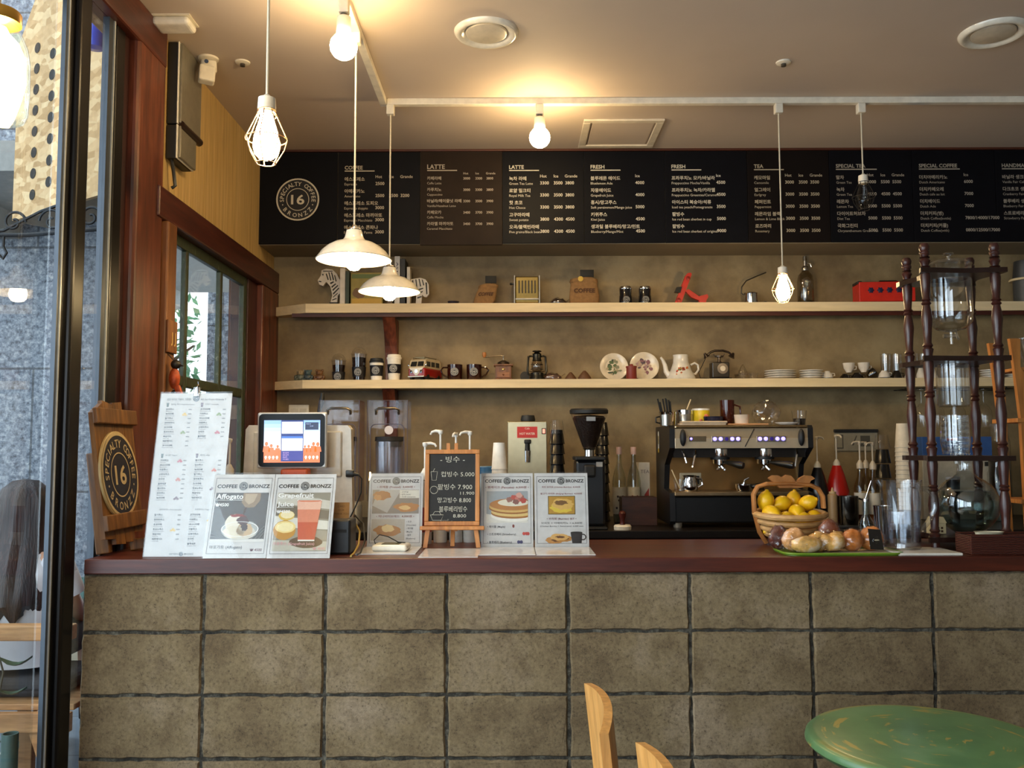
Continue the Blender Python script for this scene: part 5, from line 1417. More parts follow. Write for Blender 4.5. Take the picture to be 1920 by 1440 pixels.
bun(1633, 1010, .0, 22, 22, 18, 'cc7a30', 'orange-brown bun with a black label at the end of the tray', 0, 'bun', '1c1611')

# glass pitcher on a tile
Yj = 3.13; k = U(Yj)
p = P(1693, 1034, Yj)
t = T('white_tile', 'white square tile lying under the water pitcher', 'tile', (P(1726, 1036, 3.07).x, 3.085, ZC))
MB(k).box(-57, 57, -48, 48, 0, 4.5, 1).build('tile', M('d8cfbf', .3), t)
z0 = ZC + 4.6 * k
t = T('water_pitcher', 'large clear glass pitcher half full of water', 'pitcher', (p.x, Yj, z0))
H = (P(1693, 900, Yj).z - z0) / k
MB(k).shell([(30, 0), (32, 3), (31, 8), (31.5, 14), (33, 60), (36, H - 4), (37, H)], 1.6, seg=40).build('body', GLASS('pitcher_glass', (.96, .97, .98), .9, 0, .09), t)
MB(k).tube([(-35, 0, H - 12), (-42, 0, H - 3), (-43, 0, H)], [3, 5, 6], 10).build('spout', GLASS('pitcher_glass'), t)
MB(k).tube([(35, 0, H - 16), (50, 0, H - 17), (61, 0, H - 32), (62, 0, H - 52), (52, 0, H - 74), (38, 0, H - 90), (32, 0, H - 93)], [4.5, 5, 5, 5, 5, 4.5, 4], 12).build('handle', GLASS('pitcher_handle', (.80, .84, .88), .95, .02, .16), t)
WATER = GLASS('water', (.60, .66, .76), .6, .15, .16)
MB(k).lathe([(0, 7), (29, 7), (30, 12), (32.5, H - 62), (32.3, H - 57), (0, H - 58)], seg=36).build('water', WATER, t)
t, k = on('oil_cruet', 'small clear glass bottle with metal pourer behind the bread', 'bottle', 1618, 3.42, ZC)
H = (P(1618, 940, 3.42).z - ZC) / k
MB(k).shell([(13, 0), (14, 3), (14, 36), (6, 50), (5.5, H)], 1, seg=20).build('bottle', GLASS('green_glass', (.80, .88, .82), .85, 0, .08), t)
MB(k).lathe([(0, H), (6, H), (6, H + 5), (0, H + 6)], seg=14).cyl((0, 0, H + 4), (12, 0, H + 38), 1.1).build('pourer', CHROME, t)
MB(k).lathe([(0, 2), (12.6, 2.5), (12.6, 30), (0, 30)], seg=20).build('oil', GLASS('pale_oil', (.75, .70, .5), .5, 0, .04), t)
t, k = on('steel_tumbler', 'tall steel tumbler between the bread and the water pitcher', 'tumbler', 1648, 3.36, ZC)
H = (P(1648, 948, 3.36).z - ZC) / k
MB(k).shell([(11, 0), (15, H - 2), (15.6, H)], .8, seg=24).build('tumbler', M('b8bcc4', .16, 1.0, .03), t)

# ---------------------------------------------------------------- cold drip tower
p0 = P(1747, 840, 3.17); p1 = P(1880, 840, 3.17)
p2_ = P(1712, 840, 3.42); p3_ = P(1832, 840, 3.42)
cx = (p0.x + p1.x + p2_.x + p3_.x) / 4; cyy = 3.295
t = T('cold_drip_tower', 'dark turned wooden cold drip coffee tower with glass vessels', 'coffee tower', (cx, cyy, ZC))
HT = P(1747, 455, 3.17).z - ZC
posts = [(q.x - cx, Y - cyy) for q, Y in ((p0, 3.17), (p1, 3.17), (p2_, 3.42), (p3_, 3.42))]
zs3 = [P(1747, y, 3.17).z - ZC for y in (504, 668, 855)]      # shelf tops at the front posts
def post_profile():
    pr = [(0, 0), (.017, 0), (.018, .01), (.014, .03)]
    segs = [.03] + zs3[::-1] + [HT - .03]
    for a, b_ in zip(segs[:-1], segs[1:]):
        L = b_ - a
        for f, r in ((.02, .015), (.08, .019), (.10, .013), (.12, .0185), (.15, .013), (.30, .0155), (.42, .0195), (.52, .016), (.58, .0125), (.60, .018), (.625, .0125), (.64, .018), (.66, .013), (.80, .0165), (.90, .0185), (.97, .0155)):
            pr.append((r, a + L * f))
    pr += [(.0185, HT - .045), (.013, HT - .036), (.017, HT - .028), (.019, HT - .016), (.014, HT - .004), (0, HT)]
    return pr
for (x, y) in posts:
    MB().lathe(post_profile(), (x, y, 0), 14).build('post', DARK_WOOD, t)
def tower_shelf(z, hole, grow=.03, name='shelf'):
    (ax, ay), (bx, by), (cx_, cy_), (dx, dy) = posts
    g = grow
    fl, fr, bl, br = Vector((ax - g, ay - g)), Vector((bx + g, by - g)), Vector((cx_ - g, cy_ + g)), Vector((dx + g, dy + g))
    def wav(p_, q_, amt, n=10):
        d = q_ - p_; nrm = Vector((d.y, -d.x)).normalized()
        return [tuple(p_ + d * (i / n) - nrm * amt * math.sin(pi * i / n) ** 2) for i in range(n)]
    poly = wav(fl, fr, .018) + wav(fr, br, .045) + wav(br, bl, .018) + wav(bl, fl, .045)
    b = MB()
    m = len(poly)
    c = (sum(x for x, y in poly) / m, sum(y for x, y in poly) / m)
    if hole:
        hs = [(c[0] + hole * math.cos(math.atan2(y - c[1], x - c[0])), c[1] + hole * math.sin(math.atan2(y - c[1], x - c[0]))) for x, y in poly]
        vv = [(x, y, z) for x, y in poly] + [(x, y, z) for x, y in hs] + [(x, y, z - .018) for x, y in poly] + [(x, y, z - .018) for x, y in hs]
        ff = []
        for i in range(m):
            j = (i + 1) % m
            ff += [[i, j, m + j, m + i], [2 * m + j, 2 * m + i, 3 * m + i, 3 * m + j], [i, 2 * m + i, 2 * m + j, j], [m + j, 3 * m + j, 3 * m + i, m + i]]
        b.add(vv, ff)
    else:
        b.slab(poly, z - .018, z)
    b.build(name, M('25140f', .28, 0, .2, 12), t)
    return c
c = tower_shelf(zs3[0], .062); tower_shelf(zs3[1], .05); tower_shelf(zs3[2], .03)
tower_shelf(.045, 0, .035, 'base')
c = (c[0], c[1], 0)
TG = GLASS('tower_glass', (.95, .97, .98), .9, 0, .10)
z1 = zs3[0] - .26; kk = U(3.295)
za, zb_ = P(1797, 500, 3.295).z - ZC, P(1797, 608, 3.295).z - ZC
r = 39 * kk
MB().shell([(.012, zb_ - .03), (.05, zb_ - .02), (r * .97, zb_ + .005), (r, zb_ + .03), (r, za), (r * 1.04, za + .004)], .002, c, 36).build('water_vessel', TG, t)
d = MB().lathe([(r * 1.06, za + .005), (r * .9, za + .018), (r * .5, za + .026), (.008, za + .028), (.007, za + .04), (.02, za + .046), (.018, za + .052), (0, za + .054)], c, 32).build('vessel_lid', TG, t)
b = MB().at(Tr(c[0], c[1], 0)).cyl((0, 0, zb_ - .03), (0, 0, zb_ - .075), .006, .005).cyl((-.03, 0, zb_ - .045), (.022, 0, zb_ - .045), .008).cyl((.02, -.012, zb_ - .058), (.024, .012, zb_ - .03), .005)
b.build('tap', GLASS('frosted_tap', (.85, .85, .82), .8, .3, .3), t)
za, zb_ = P(1795, 672, 3.295).z - ZC, P(1795, 763, 3.295).z - ZC
r = 29 * kk
MB().shell([(r * .9, zb_), (r, zb_ + .008), (r, za)], .002, c, 32).build('coffee_chamber', TG, t)
b = MB().at(Tr(c[0], c[1], 0))
b.cyl((0, 0, zb_), (0, 0, zs3[2] - .03), .008)
b.build('drip_tube', TG, t)
zq = zs3[2]
co = []
for i in range(121):
    a = 2 * pi * i / 20; co.append((c[0] + .042 * math.cos(a), c[1] + .042 * math.sin(a), zq + .012 + .13 * (1 - i / 120)))
MB().tube(co, .0045, 6).build('coil', GLASS('coil_glass', (.92, .92, .90), .95, .0, .14), t)
MB().shell([(.045, zq + .004), (.052, zq + .05), (.05, zq + .15)], .0015, c, 24).build('coil_jacket', TG, t)
zf = P(1812, 998, 3.295).z - ZC; zt_ = P(1812, 882, 3.295).z - ZC; zm = P(1812, 945, 3.295).z - ZC
rf = 57 * kk
prof = [(rf * .35, .0455)]
z0 = .046
zc2 = z0 + rf * .93
for i in range(1, 12):
    a = -pi / 2 + .38 + (pi - .38 - .42) * i / 11
    prof.append((rf * math.cos(a), zc2 + rf * .95 * math.sin(a)))
prof += [(.032, zc2 + rf * .98), (.028, zc2 + rf * 1.1), (.028, zc2 + rf * 1.55), (.031, zc2 + rf * 1.6)]
cf = (P(1812, 945, 3.295).x - cx, 0, 0)
MB().shell(prof, .002, cf, 40).build('flask', TG, t)
wp = [(0, z0 + .003)] + [(q * .965, z) for q, z in prof[:9]]
wp = [(q, z) for q, z in wp if z < zc2 + rf * .45] + [(math.sqrt(max(0, 1 - .45 ** 2)) * rf * .94, zc2 + rf * .44), (0, zc2 + rf * .44)]
MB().lathe(wp, cf, 36).build('flask_water', GLASS('flask_water', (.28, .38, .36), .8, 0, .05), t)

t, k = on('house_tealight', 'small cream house shaped lantern beside the water pitcher', 'lantern', 1748, 3.27, ZC + .047)
b = MB(k).box(-14, 14, -10, 10, 0, 20, 1).prism([(-15, 20), (15, 20), (9, 31), (-9, 31)], -11, 11)
b.build('house', M('cdb98c', .6), t)
b = MB(k)
for x in (-3, 4): b.box(x, x + 4, -10.6, -10.1, 9, 13); b.box(x, x + 4, -10.6, -10.1, 3, 7)
b.build('window', M('4a3014', .7), t)
# wicker tray
t, k = on('wicker_tray', 'red-brown woven basket tray at the end of the bar', 'basket tray', 1880, 3.04, ZC)
def wicker():
    m, nt, bs = _new('red_brown_wicker')
    w = nt.nodes.new('ShaderNodeTexWave'); w.inputs['Scale'].default_value = 55; w.inputs['Distortion'].default_value = 3; w.bands_direction = 'Z'
    nt.links.new(_coords(nt), w.inputs['Vector'])
    nt.links.new(_ramp(nt, w.outputs['Fac'], [(.2, '2a0f0a'), (.8, '5a2616')]), bs.inputs['Base Color']); bs.inputs['Roughness'].default_value = .55
    _bump(nt, bs, w.outputs['Fac'], .6)
    return m
WK = wicker()
x0, x1, hgt = -77, 160, 34
b = MB(k).box(x0, x1, -18, -13, 0, hgt, 1).box(x0, x1, 36, 41, 0, hgt, 1).box(x0, x0 + 5, -13, 36, 0, hgt, 1).box(x1 - 5, x1, -13, 36, 0, hgt, 1).box(x0 + 5, x1 - 5, -13, 36, 0, 4)
b.build('basket', WK, t)
MB(k).tube([(x0 + 2, -16, hgt), (x1 - 2, -16, hgt), (x1 - 2, 39, hgt), (x0 + 2, 39, hgt)], 3.2, 8, closed=True).build('rim', WK, t)
t, k = on('cream_dish', 'cream oval dish lying in the woven basket tray', 'dish', 1838, 3.06, ZC + 4.5 * U(3.04))
MB(k).lathe([(0, 0), (14, 0), (26, 34), (28, 35), (25, 35), (13, 3), (0, 3)], (8, 0, 0), 32, .55).build('dish', M('cfc3a4', .4), t)
# second stand of pale wood
t, k = on('wooden_stand', 'honey coloured wooden coffee stand at the end of the bar', 'stand', 1935, 3.62, ZC)
H = (P(1900, 635, 3.62).z - ZC) / k
for y in (-3, 70):
    MB(k).prism([(-36, H), (-16, H), (-18, H - 55), (-10, H - 66), (-6, H - 150), (-8, H - 200), (-4, 0), (-20, 0), (-22, H - 150), (-30, H - 50)], y, y + 9).build('side_board', ORANGE_WOOD, t)
    MB(k).prism([(36 + 40, H), (16 + 40, H), (18 + 40, H - 55), (10 + 40, H - 66), (6 + 40, H - 150), (8 + 40, H - 200), (4 + 40, 0), (20 + 40, 0), (22 + 40, H - 150), (30 + 40, H - 50)], y, y + 9).build('side_board', ORANGE_WOOD, t)
for z in (60, H - 158):
    MB(k).box(-30, 70, -6, 82, z, z + 8, 1).build('shelf', ORANGE_WOOD, t)
MB(k).box(-20, 62, 0, 76, H - 60, H - 54, 1).build('top_shelf', ORANGE_WOOD, t)
MB(k).shell([(4, H - 80), (6, H - 52), (26, H - 10), (27, H + 4)], 1, (22, 36, 0), 24).build('glass_vessel', TG, t)
# ---------------------------------------------------------------- things on the two wall shelves
YI = 5.235
K5 = U(YI)
def su(name, label, cat, px, group=None, dy=0, rz=0): return on(name, label, cat, px, YI + dy, ZU, group, 560, rz)[0]
def sl(name, label, cat, px, group=None, dy=0, rz=0): return on(name, label, cat, px, YI + dy, ZL, group, 705, rz)[0]
B = lambda: MB(K5)
HU = lambda y: 567 - y            # rows above the upper shelf
HL = lambda y: 711 - y
# zebra bookends
ZW = M('cfc6ba', .5); ZB = M('1c1917', .5)
def stripes(b, quads, y):
    for q in quads: b.prism(q, y - .35, y)
t = su('zebra_bookend', 'white bookend with the front half of a carved zebra', 'bookend', 620, 'zebra bookends')
B().box(-36, 30, -14, 14, 0, 2.5).build('base', ZW, t); B().box(20, 30, -14, 14, 2.5, HU(497), .5).build('upright', ZW, t)
body = [(x - 620, HU(y)) for x, y in ((603, 499), (612, 496), (624, 498), (632, 506), (637, 516), (640, 518), (640, 541), (634, 548), (633, 563), (620, 563), (624, 547), (620, 530), (612, 521), (606, 529), (599, 526), (596, 518), (602, 509))]
z = B().prism(body, -4.5, 4.5).build('zebra_figure', ZW, t)
b = B()
stripes(b, [[(x - 620, HU(y)) for x, y in q] for q in (((611, 506), (613, 505), (617, 517), (615, 518)), ((616, 503), (618, 503), (622, 518), (620, 519)), ((621, 503), (623, 503), (627, 517), (625, 519)), ((619, 523), (626, 520), (627, 522), (621, 526)),
    ((627, 508), (629, 509), (632, 520), (630, 521)), ((622, 530), (630, 524), (631, 526), (623, 533)), ((624, 536), (634, 527), (635, 529), (625, 539)), ((625, 543), (636, 532), (637, 534), (626, 546)), ((626, 549), (634, 542), (634, 544), (625, 552)), ((624, 555), (632, 552), (632, 554), (624, 557)), ((604, 506), (607, 506), (607, 509), (605, 509)), ((598, 519), (603, 520), (603, 522), (598, 521)), ((606, 500), (624, 500), (624, 501.5), (606, 501.5)))], -4.6)
b.build('stripes', ZB, z); B().box(-1, 14, -5, 5, 2.5, 7).build('hoof', ZB, z)
t = su('zebra_bookend', 'white bookend with the rear half of a carved zebra', 'bookend', 790, 'zebra bookends')
B().box(-24, 32, -14, 14, 0, 2.5).build('base', ZW, t); B().box(-26, -20, -14, 14, 2.5, HU(495), .5).build('upright', ZW, t)
body = [(x - 790, HU(y)) for x, y in ((770, 517), (788, 514), (798, 517), (804, 526), (805, 545), (800, 551), (795, 550), (792, 546), (790, 563), (780, 563), (781, 545), (770, 540))]
z = B().prism(body, -4.5, 4.5).build('zebra_figure', ZW, t)
b = B()
stripes(b, [[(x - 790, HU(y)) for x, y in q] for q in (((773, 519), (775, 518), (776, 533), (774, 534)), ((779, 517), (781, 517), (783, 532), (781, 533)), ((785, 516), (787, 516), (790, 530), (788, 531)), ((791, 517), (793, 518), (796, 528), (794, 529)), ((780, 537), (794, 533), (794, 535), (781, 540)), ((782, 544), (793, 539), (793, 541), (783, 547)), ((783, 551), (791, 549), (791, 551), (783, 554)), ((798, 523), (801, 523), (802, 545), (800, 546)))], -4.6)
b.build('stripes', ZB, z)
def book(px, w, ytop, col, label, d=40, spine=None, scol='4a3c50'):
    t = su('book', label, 'book', px, 'books between the zebra bookends', .0)
    h = HU(ytop)
    B().box(-w / 2, w / 2, -16, -16 + d, 0, h, .5).build('cover', M(col, .5), t)
    B().box(-w / 2 + .6, w / 2 - .6, -15, -16 + d + .3, h - .2, h + .15).build('pages', M('d8d0bc', .8), t)
    if spine:
        b = B(); b.X = Tr(0, -16.3, 0) @ Ry(90); b.c = rgb(scol); b.text(spine, -h * .62, -1.6, 5.0 if w > 7 else 3, 0, 'c', .02, w=h * .52); b.build('spine_lettering', INK(.5), t)
    return t
book(654, 7, 503, '243326', 'thin dark green book beside the front half of the zebra')
t = book(690, 60, 506, '8a7a34', 'wide olive picture book facing out behind the pendant lamps', 8)
b = B()
blob(b, 6, 34, 15, 11, -16.4, '33281f', 3, .08); blob(b, -14, 22, 12, 10, -16.4, '6a4a24', 4, .1); b.c = rgb('b8922e'); b.rect(-28, 28, 2, 12, -16.4); b.c = rgb('5a6a34'); b.rect(-28, 28, 50, 58, -16.4)
b.build('cover_picture', INK(.5), t)
book(733, 9, 515, '5a4a3a', 'short brown book beside the tall white spined book')
book(746.5, 10, 475, 'd2cdc8', 'tall white spined book with grey lettering', 34, 'ASTERIX')
book(757, 9, 480, '17181c', 'tall black book beside the upright of the rear zebra')
t = su('small_bowl', 'small dark blue bowl beside the rear zebra bookend', 'bowl', 850)
B().lathe([(6, 0), (10, 4), (11, 8), (9, 8), (0, 4)], seg=20).build('bowl', M('23202e', .3), t)
# coffee sacks
SACK = M('84623c', .9, 0, .14, 60, .4)
def sack(px, w, h, lean, label, word):
    t = su('coffee_sack', label, 'sack', px, 'coffee sacks')
    b = B(); n = 28
    prof = [(.47, 0), (.52, .05), (.53, .3), (.49, .6), (.46, .8), (.47, .84), (.50, .86), (.47, .98), (.44, 1.0), (.40, .96), (0, .93)]
    vv = []; ff = []
    for i, (r, z) in enumerate(prof):
        for q in range(n):
            a = 2 * pi * q / n
            sgn = lambda v: math.copysign(abs(v) ** .55, v)
            rr = w * r * (1 + .03 * math.sin(5 * a + i))
            vv.append((rr * sgn(math.cos(a)) + lean * z * h, rr * .42 * sgn(math.sin(a)), z * h + (1.2 * math.sin(3 * a) if i > 3 else 0)))
    for i in range(len(prof) - 1):
        for q in range(n): ff.append([i * n + q, i * n + (q + 1) % n, (i + 1) * n + (q + 1) % n, (i + 1) * n + q])
    ff.append(list(range(n))[::-1])
    b.add(vv, ff, True).build('sack', SACK, t)
    b = B(); b.c = rgb('4a2c18'); b.X = Tr(0, 0, 0) @ Matrix(((1, 0, lean, 0), (0, 1, 0, 0), (0, 0, 1, 0), (0, 0, 0, 1)))
    b.text(word, 0, h * .44, 11 if w > 50 else 9, -w * .235, 'c', .03, w=w * .74); b.build('lettering', INK(.8), t)
    B().box(-11 + lean * h + 4, 15 + lean * h + 4 if w > 50 else 10 + lean * h + 4, -1, 1, h + 3, h + 17, .5).cyl((lean * h + 4, 0, h * .8), (lean * h + 5, 0, h + 5), 1).build('sign', M('191714', .7), t)
    if w > 50:
        B().at(Tr(-w * .13, -w * .215, h * .95), Rx(90)).lathe([(0, 0), (5, 0), (5, 1), (0, 1.4)], seg=18).build('button', M('c8a440', .4), t)
sack(905, 38, 40, .3, 'smaller leaning brown coffee sack with a little black sign', 'COFFEE')
sack(1095, 54, 51, .0, 'larger upright brown coffee sack with a yellow button and black sign', 'COFFEE')
# toaster
t = su('toaster', 'old polished steel toaster between the two coffee sacks', 'toaster', 988)
B().box(-22, 22, -10, 14, 3, 54, 2).build('body', M('b49a5c', .22, 1.0), t)
for x in (-25, 22): B().box(x, x + 3, -13, 15, 0, 56, 1).build('side_plate', STEEL, t)
for i in range(6): B().box(-16 + i * 6, -13.4 + i * 6, -11.2, -10, 22, 46, .6).build('vent_slot', M('2c2214', .5), t)
B().box(-22, 22, -13, -10, 9, 12, .6).build('foot_rail', STEEL, t)
B().cyl((-31, -2, 41), (-25, -2, 41), 1.8).ball((-30, -2, 41), 2.6, 10, 6).build('knob', BLACK, t)
def wrapped(px, shelf, label, w=17, col='6a4a3c'):
    t = shelf('wrapped_sweets', label, 'packet', px)
    b = B().ball((0, 0, 5), (w, 8, 7), 20, 10)
    b.v = [Vector((v.x, v.y, max(0, v.z + noise.noise(v * 70) * .012))) for v in b.v]
    b.build('contents', M(col, .4, 0, .4, 40), t)
    b = B().ball((0, 0, 5.5), (w * 1.1, 9, 8.4), 20, 10)
    b.v = [Vector((v.x, v.y, max(0, v.z + noise.noise(v * 50) * .012))) for v in b.v]
    b.add([(w, -2, 8), (w, 2, 5), (w * 1.5, 3, 14), (w * 1.5, -3, 10)], [[0, 1, 2, 3]])
    b.build('film', GLASS('sweet_film', (.85, .82, .8), .5, .1, .15), t)
wrapped(1047, su, 'small dark film wrapped packet between toaster and larger coffee sack', 15, '3c2c28')
# tumblers
def badge_small(b, z, r, y): badge(b, 0, z, r, y, '15161c', 'b4b0a8', False)
for px, l in ((1173, 'dark travel tumbler with round badge, the one beside the larger coffee sack'), (1209, 'dark travel tumbler with round badge, the one beside the red hand press')):
    t = su('travel_tumbler', l, 'tumbler', px, 'dark travel tumblers')
    B().lathe([(0, 0), (11.5, 0), (12.5, 3), (12, 17), (11.3, 18), (11.6, 30), (0, 30)], seg=24).build('body', M('15161b', .12, coat=.5), t)
    B().lathe([(12, 30), (12.4, 32), (11, 35), (0, 36)], seg=24).build('lid', CHROME, t)
    b = B(); badge_small(b, 9, 6.2, -12.8); b.build('badge', INK(.4), t)
# red hand press
RED = M('b8281a', .4); REDB = M('c2281a', .35)
t = su('hand_press', 'red metal hand press tool leaning on the upper shelf', 'hand press', 1298)
b = B().prism([(-35, 0), (-23, 0), (-1, 58), (-3, 61), (-9, 60), (-13, 55)], -5, 5); b.build('lever', RED, t)
for x, z in ((-27, 9), (-8, 50)): B().at(Tr(x, -5, z), Rx(90)).lathe([(4, 0), (4, 1.5), (0, 2)], seg=14).build('bolt', M('8a2a20', .4, .5), t)
B().prism([(-14, 26), (-8, 30), (12, 16), (28, 20), (30, 15), (26, 9), (24, 0), (12, 0), (12, 8), (-2, 14)], -4, 4).build('arm', RED, t)
B().prism([(-34, 24), (-30, 33), (-20, 34), (-24, 22)], -7, 3).build('grip', BLACK, t)
# milk pot
t = su('milk_pot', 'small shiny steel pot with an upright curved handle', 'pot', 1408)
B().shell([(12, 0), (13, 3), (12.4, 20), (13.4, 22)], .8, seg=24).build('body', CHROME, t)
B().tube([(-13, 0, 19), (-18, 0, 22), (-17, 0, 34), (-8, 0, 46), (8, 0, 53), (30, 0, 62)], 1.2, 8).build('handle', M('3a332a', .4, .5), t)
t = su('pan_lid', 'dark flat lid lying beside the shiny steel pot', 'lid', 1435)
B().lathe([(0, 0), (15, 0), (14, 2.5), (3, 4), (3, 6), (0, 6.5)], seg=24).build('lid', M('2c2620', .4), t)
# soda siphon
t = su('soda_siphon', 'tall glass soda siphon with steel head', 'siphon', 1511)
B().shell([(14, 0), (15.5, 3), (15.5, 45), (13, 56), (7, 63), (5, 66)], 1, seg=28).build('bottle', GLASS('siphon_glass', (.66, .62, .52), .8, 0, .08), t)
B().lathe([(6, 65), (6.5, 70), (5, 73), (3, 74), (3, 84), (4, 85), (3.5, 92), (0, 93)], seg=16).tube([(3, 0, 80), (10, 0, 78), (12, 0, 72)], 1.6, 8).build('head', STEEL, t)
B().lathe([(0, 1.2), (14, 1.5), (14, 6), (0, 6)], seg=24).build('bottom_ring', M('2a241c', .4), t)
# red box amplifier
t = su('red_amplifier', 'bright red boxy amplifier with four dark flower shaped knobs', 'amplifier', 1652, None, -.03, -4)
B().box(-44, 58, -14, 26, 2, HU(528), 1).build('case', REDB, t)
for i in range(5):
    b = B().at(Tr(-23 + i * 17, -14.2, 23), Rx(90)).lathe([(5, 0), (5, 1.2), (2, 2), (0, 2)], seg=24, flute=6, fd=.22); b.build('knob', M('1a1c3c', .4), t)
B().tube([(-4, 4, HU(528)), (0, 4, HU(524)), (30, 4, HU(524)), (36, 4, HU(528))], 1.4, 8).build('handle', BLACK, t)
B().box(-46, -38, -12, 20, HU(531), HU(526), .8).build('corner', BLACK, t)
for x in (-38, 50): B().box(x, x + 8, -10, 20, 0, 2).build('foot', RED, t)
# grey canister far along
t = su('grey_canister', 'grey canister with a wooden lid at the end of the upper shelf', 'canister', 1925, None, -.02)
B().lathe([(0, 0), (22, 0), (22, 42), (0, 42)], seg=28).build('body', M('3c3d3c', .5), t); B().lathe([(28, 42), (29, 44), (28, 46), (0, 46)], seg=28).build('tray_lid', PINE, t); B().lathe([(20, 46), (22, 50), (19, 80), (0, 84)], seg=28).build('top', M('2c2c2c', .5), t)

# -------- lower shelf
def figurine(px, label, c1, c2, ears):
    t = sl('animal_figurine', label, 'figurine', px, 'small animal figurines')
    b = B().ball((0, 0, 7), (9, 7, 7.5)).ball((-6, -5, 3), (4, 4, 3)).ball((6, -5, 3), (4, 4, 3)).ball((-8, -2, 7), (3, 3, 5)).ball((8, -2, 7), (3, 3, 5))
    b.build('body', M(c1, .4, 0, .3, 60), t)
    h = B().ball((0, -1, 15.5), (7, 6, 6))
    for s in (-1, 1): h.ball((s * 5.5, 0, 20 if ears else 19.5), (2.6, 2, 3 if ears else 2.4), 10, 6)
    h.ball((0, -6, 14), (3, 2.5, 2.2), 10, 6)
    h.build('head', M(c2, .4, 0, .3, 60), t)
    e = B()
    for s in (-1, 1): e.ball((s * 2.6, -6.4, 16.8), .9, 8, 6)
    e.build('eyes', BLACK, t)
figurine(563, 'small grey-green and tan animal figurine at the start of the lower shelf', '4a5048', '8a7a60', False)
figurine(577, 'small teal and grey animal figurine leaning behind the grey-green one', '2f3c44', '3f5560', False)
figurine(599, 'small brown bear figurine beside the clear iced coffee cups', '5a3c24', '6a4a30', True)
ICE = GLASS('cup_plastic', (.90, .91, .93), .7, .0, .07)
SLEEVE = M('15151b', .5)
def iced_cup(px, h, r, label, sz0, sz1, fill):
    t = sl('iced_cup', label, 'cup', px, 'clear dome lid cups')
    B().shell([(r * .72, 0), (r, h)], .5, seg=24).build('cup', ICE, t)
    B().lathe([(r * 1.06, h), (r * 1.06, h + 1.5), (r * .95, h + 2), (r * .86, h + 7), (r * .6, h + 11.5), (r * .25, h + 13.5), (0, h + 13.6)], seg=24).build('dome_lid', ICE, t)
    rr = lambda z: r * (.72 + .28 * z / h)
    B().lathe([(rr(sz0) + .7, sz0), (rr(sz1) + .9, sz1), (rr(sz1) + .4, sz1), (rr(sz0) + .2, sz0)], seg=24).build('sleeve', SLEEVE, t)
    B().lathe([(0, .8), (rr(1) - .8, .8), (rr(fill) - .8, fill), (0, fill)], seg=20).build('iced_coffee', M('1e0f0a', .15, 0, .4, 60), t)
    b = B(); zc_ = (sz0 + sz1) / 2 - 1; badge_small(b, zc_, 6.6, -rr(zc_) - 1.6); b.build('badge', INK(.4), t)
iced_cup(635, 38, 13.5, 'clear dome lid cup of iced coffee, lower one beside the bear figurine', 1, 17, 30)
iced_cup(673, 50, 14.5, 'taller clear dome lid cup of iced coffee with black sleeve', 8, 26, 44)
def hot_cup(px, h, r, lidm, label, s0, s1):
    t = sl('takeaway_cup', label, 'cup', px, 'white takeaway cups')
    rr = lambda z: r * (.78 + .22 * z / h)
    B().lathe([(0, 0), (rr(0), 0), (r, h), (0, h)], seg=28).build('cup', CUPW, t)
    B().lathe([(r * 1.06, h - 1), (r * 1.08, h + 2), (r * .98, h + 3), (r * .94, h + 7), (r * .85, h + 7.5), (r * .82, h + 6), (0, h + 6)], seg=28).build('lid', lidm, t)
    B().lathe([(rr(s0) + .5, s0), (rr(s1) + .6, s1), (rr(s1) + .1, s1), (rr(s0) + .1, s0)], seg=28).build('sleeve', SLEEVE, t)
    b = B(); zc_ = (s0 + s1) / 2; badge_small(b, zc_, 7, -rr(zc_) - 1.3); b.build('badge', INK(.4), t)
hot_cup(706, 35, 12.8, MATTBLACK, 'short white takeaway cup with a black lid', 9, 29)
hot_cup(739, 42, 13.2, CUPW, 'tall white takeaway cup with a white lid', 14, 31)
# camper van
t = sl('toy_van', 'red and white toy camper van with a roof rack', 'toy van', 794, None, -.02, -24)
b = B().box(-18, 18, -26, 40, 5, 22, 3, 3); b.build('lower_body', M('8e1a18', .25, coat=.5), t)
b = B(); pr = [(-26, 21.5), (-24, 25), (-20, 36), (-15, 39), (32, 39), (38, 34), (40, 21.5)]
m = len(pr); b.add([(-16.5, y, z) for y, z in pr] + [(16.5, y, z) for y, z in pr], [list(range(m)), list(range(m, 2 * m))[::-1]] + [[i, (i + 1) % m, m + (i + 1) % m, m + i] for i in range(m)]).build('upper_body', M('b8a88c', .3), t)
b = B().prism([(-15, 21.8), (15, 21.8), (2, 8), (-2, 8)], -26.8, -26.2); b.build('white_front', M('d8d0c0', .3), t)
b = B(); 
b.add([(-14, -25, 25), (-1, -25, 25), (-1, -21.4, 34), (-13, -21.4, 34)], [[0, 1, 2, 3]]).add([(1, -25, 25), (14, -25, 25), (13, -21.4, 34), (1, -21.4, 34)], [[0, 1, 2, 3]])
b.build('windscreen', M('1c2024', .1), t)
for s in (-1, 1):
    for q in range(3): B().box(s * 16.8 - .4, s * 16.8 + .4, -17 + q * 17, -4 + q * 17, 25, 34, .3).build('side_window', M('1c2024', .1), t)
    B().at(Tr(s * 10.5, -26.6, 15), Rx(90)).lathe([(2.8, 0), (2.8, 1), (0, 1.6)], seg=16).build('headlight', CHROME, t)
    B().ball((s * 18, -24, 27), (2, 1, 2.2), 10, 6).cyl((s * 16, -23, 26), (s * 18, -24, 26.5), .5).build('mirror', CHROME, t)
    for y in (-14, 26): B().at(Tr(s * 16, y, 5), Ry(90)).lathe([(0, -2.5), (5, -2.5), (5, 2.5), (0, 2.5)], seg=18).build('wheel', BLACK, t)
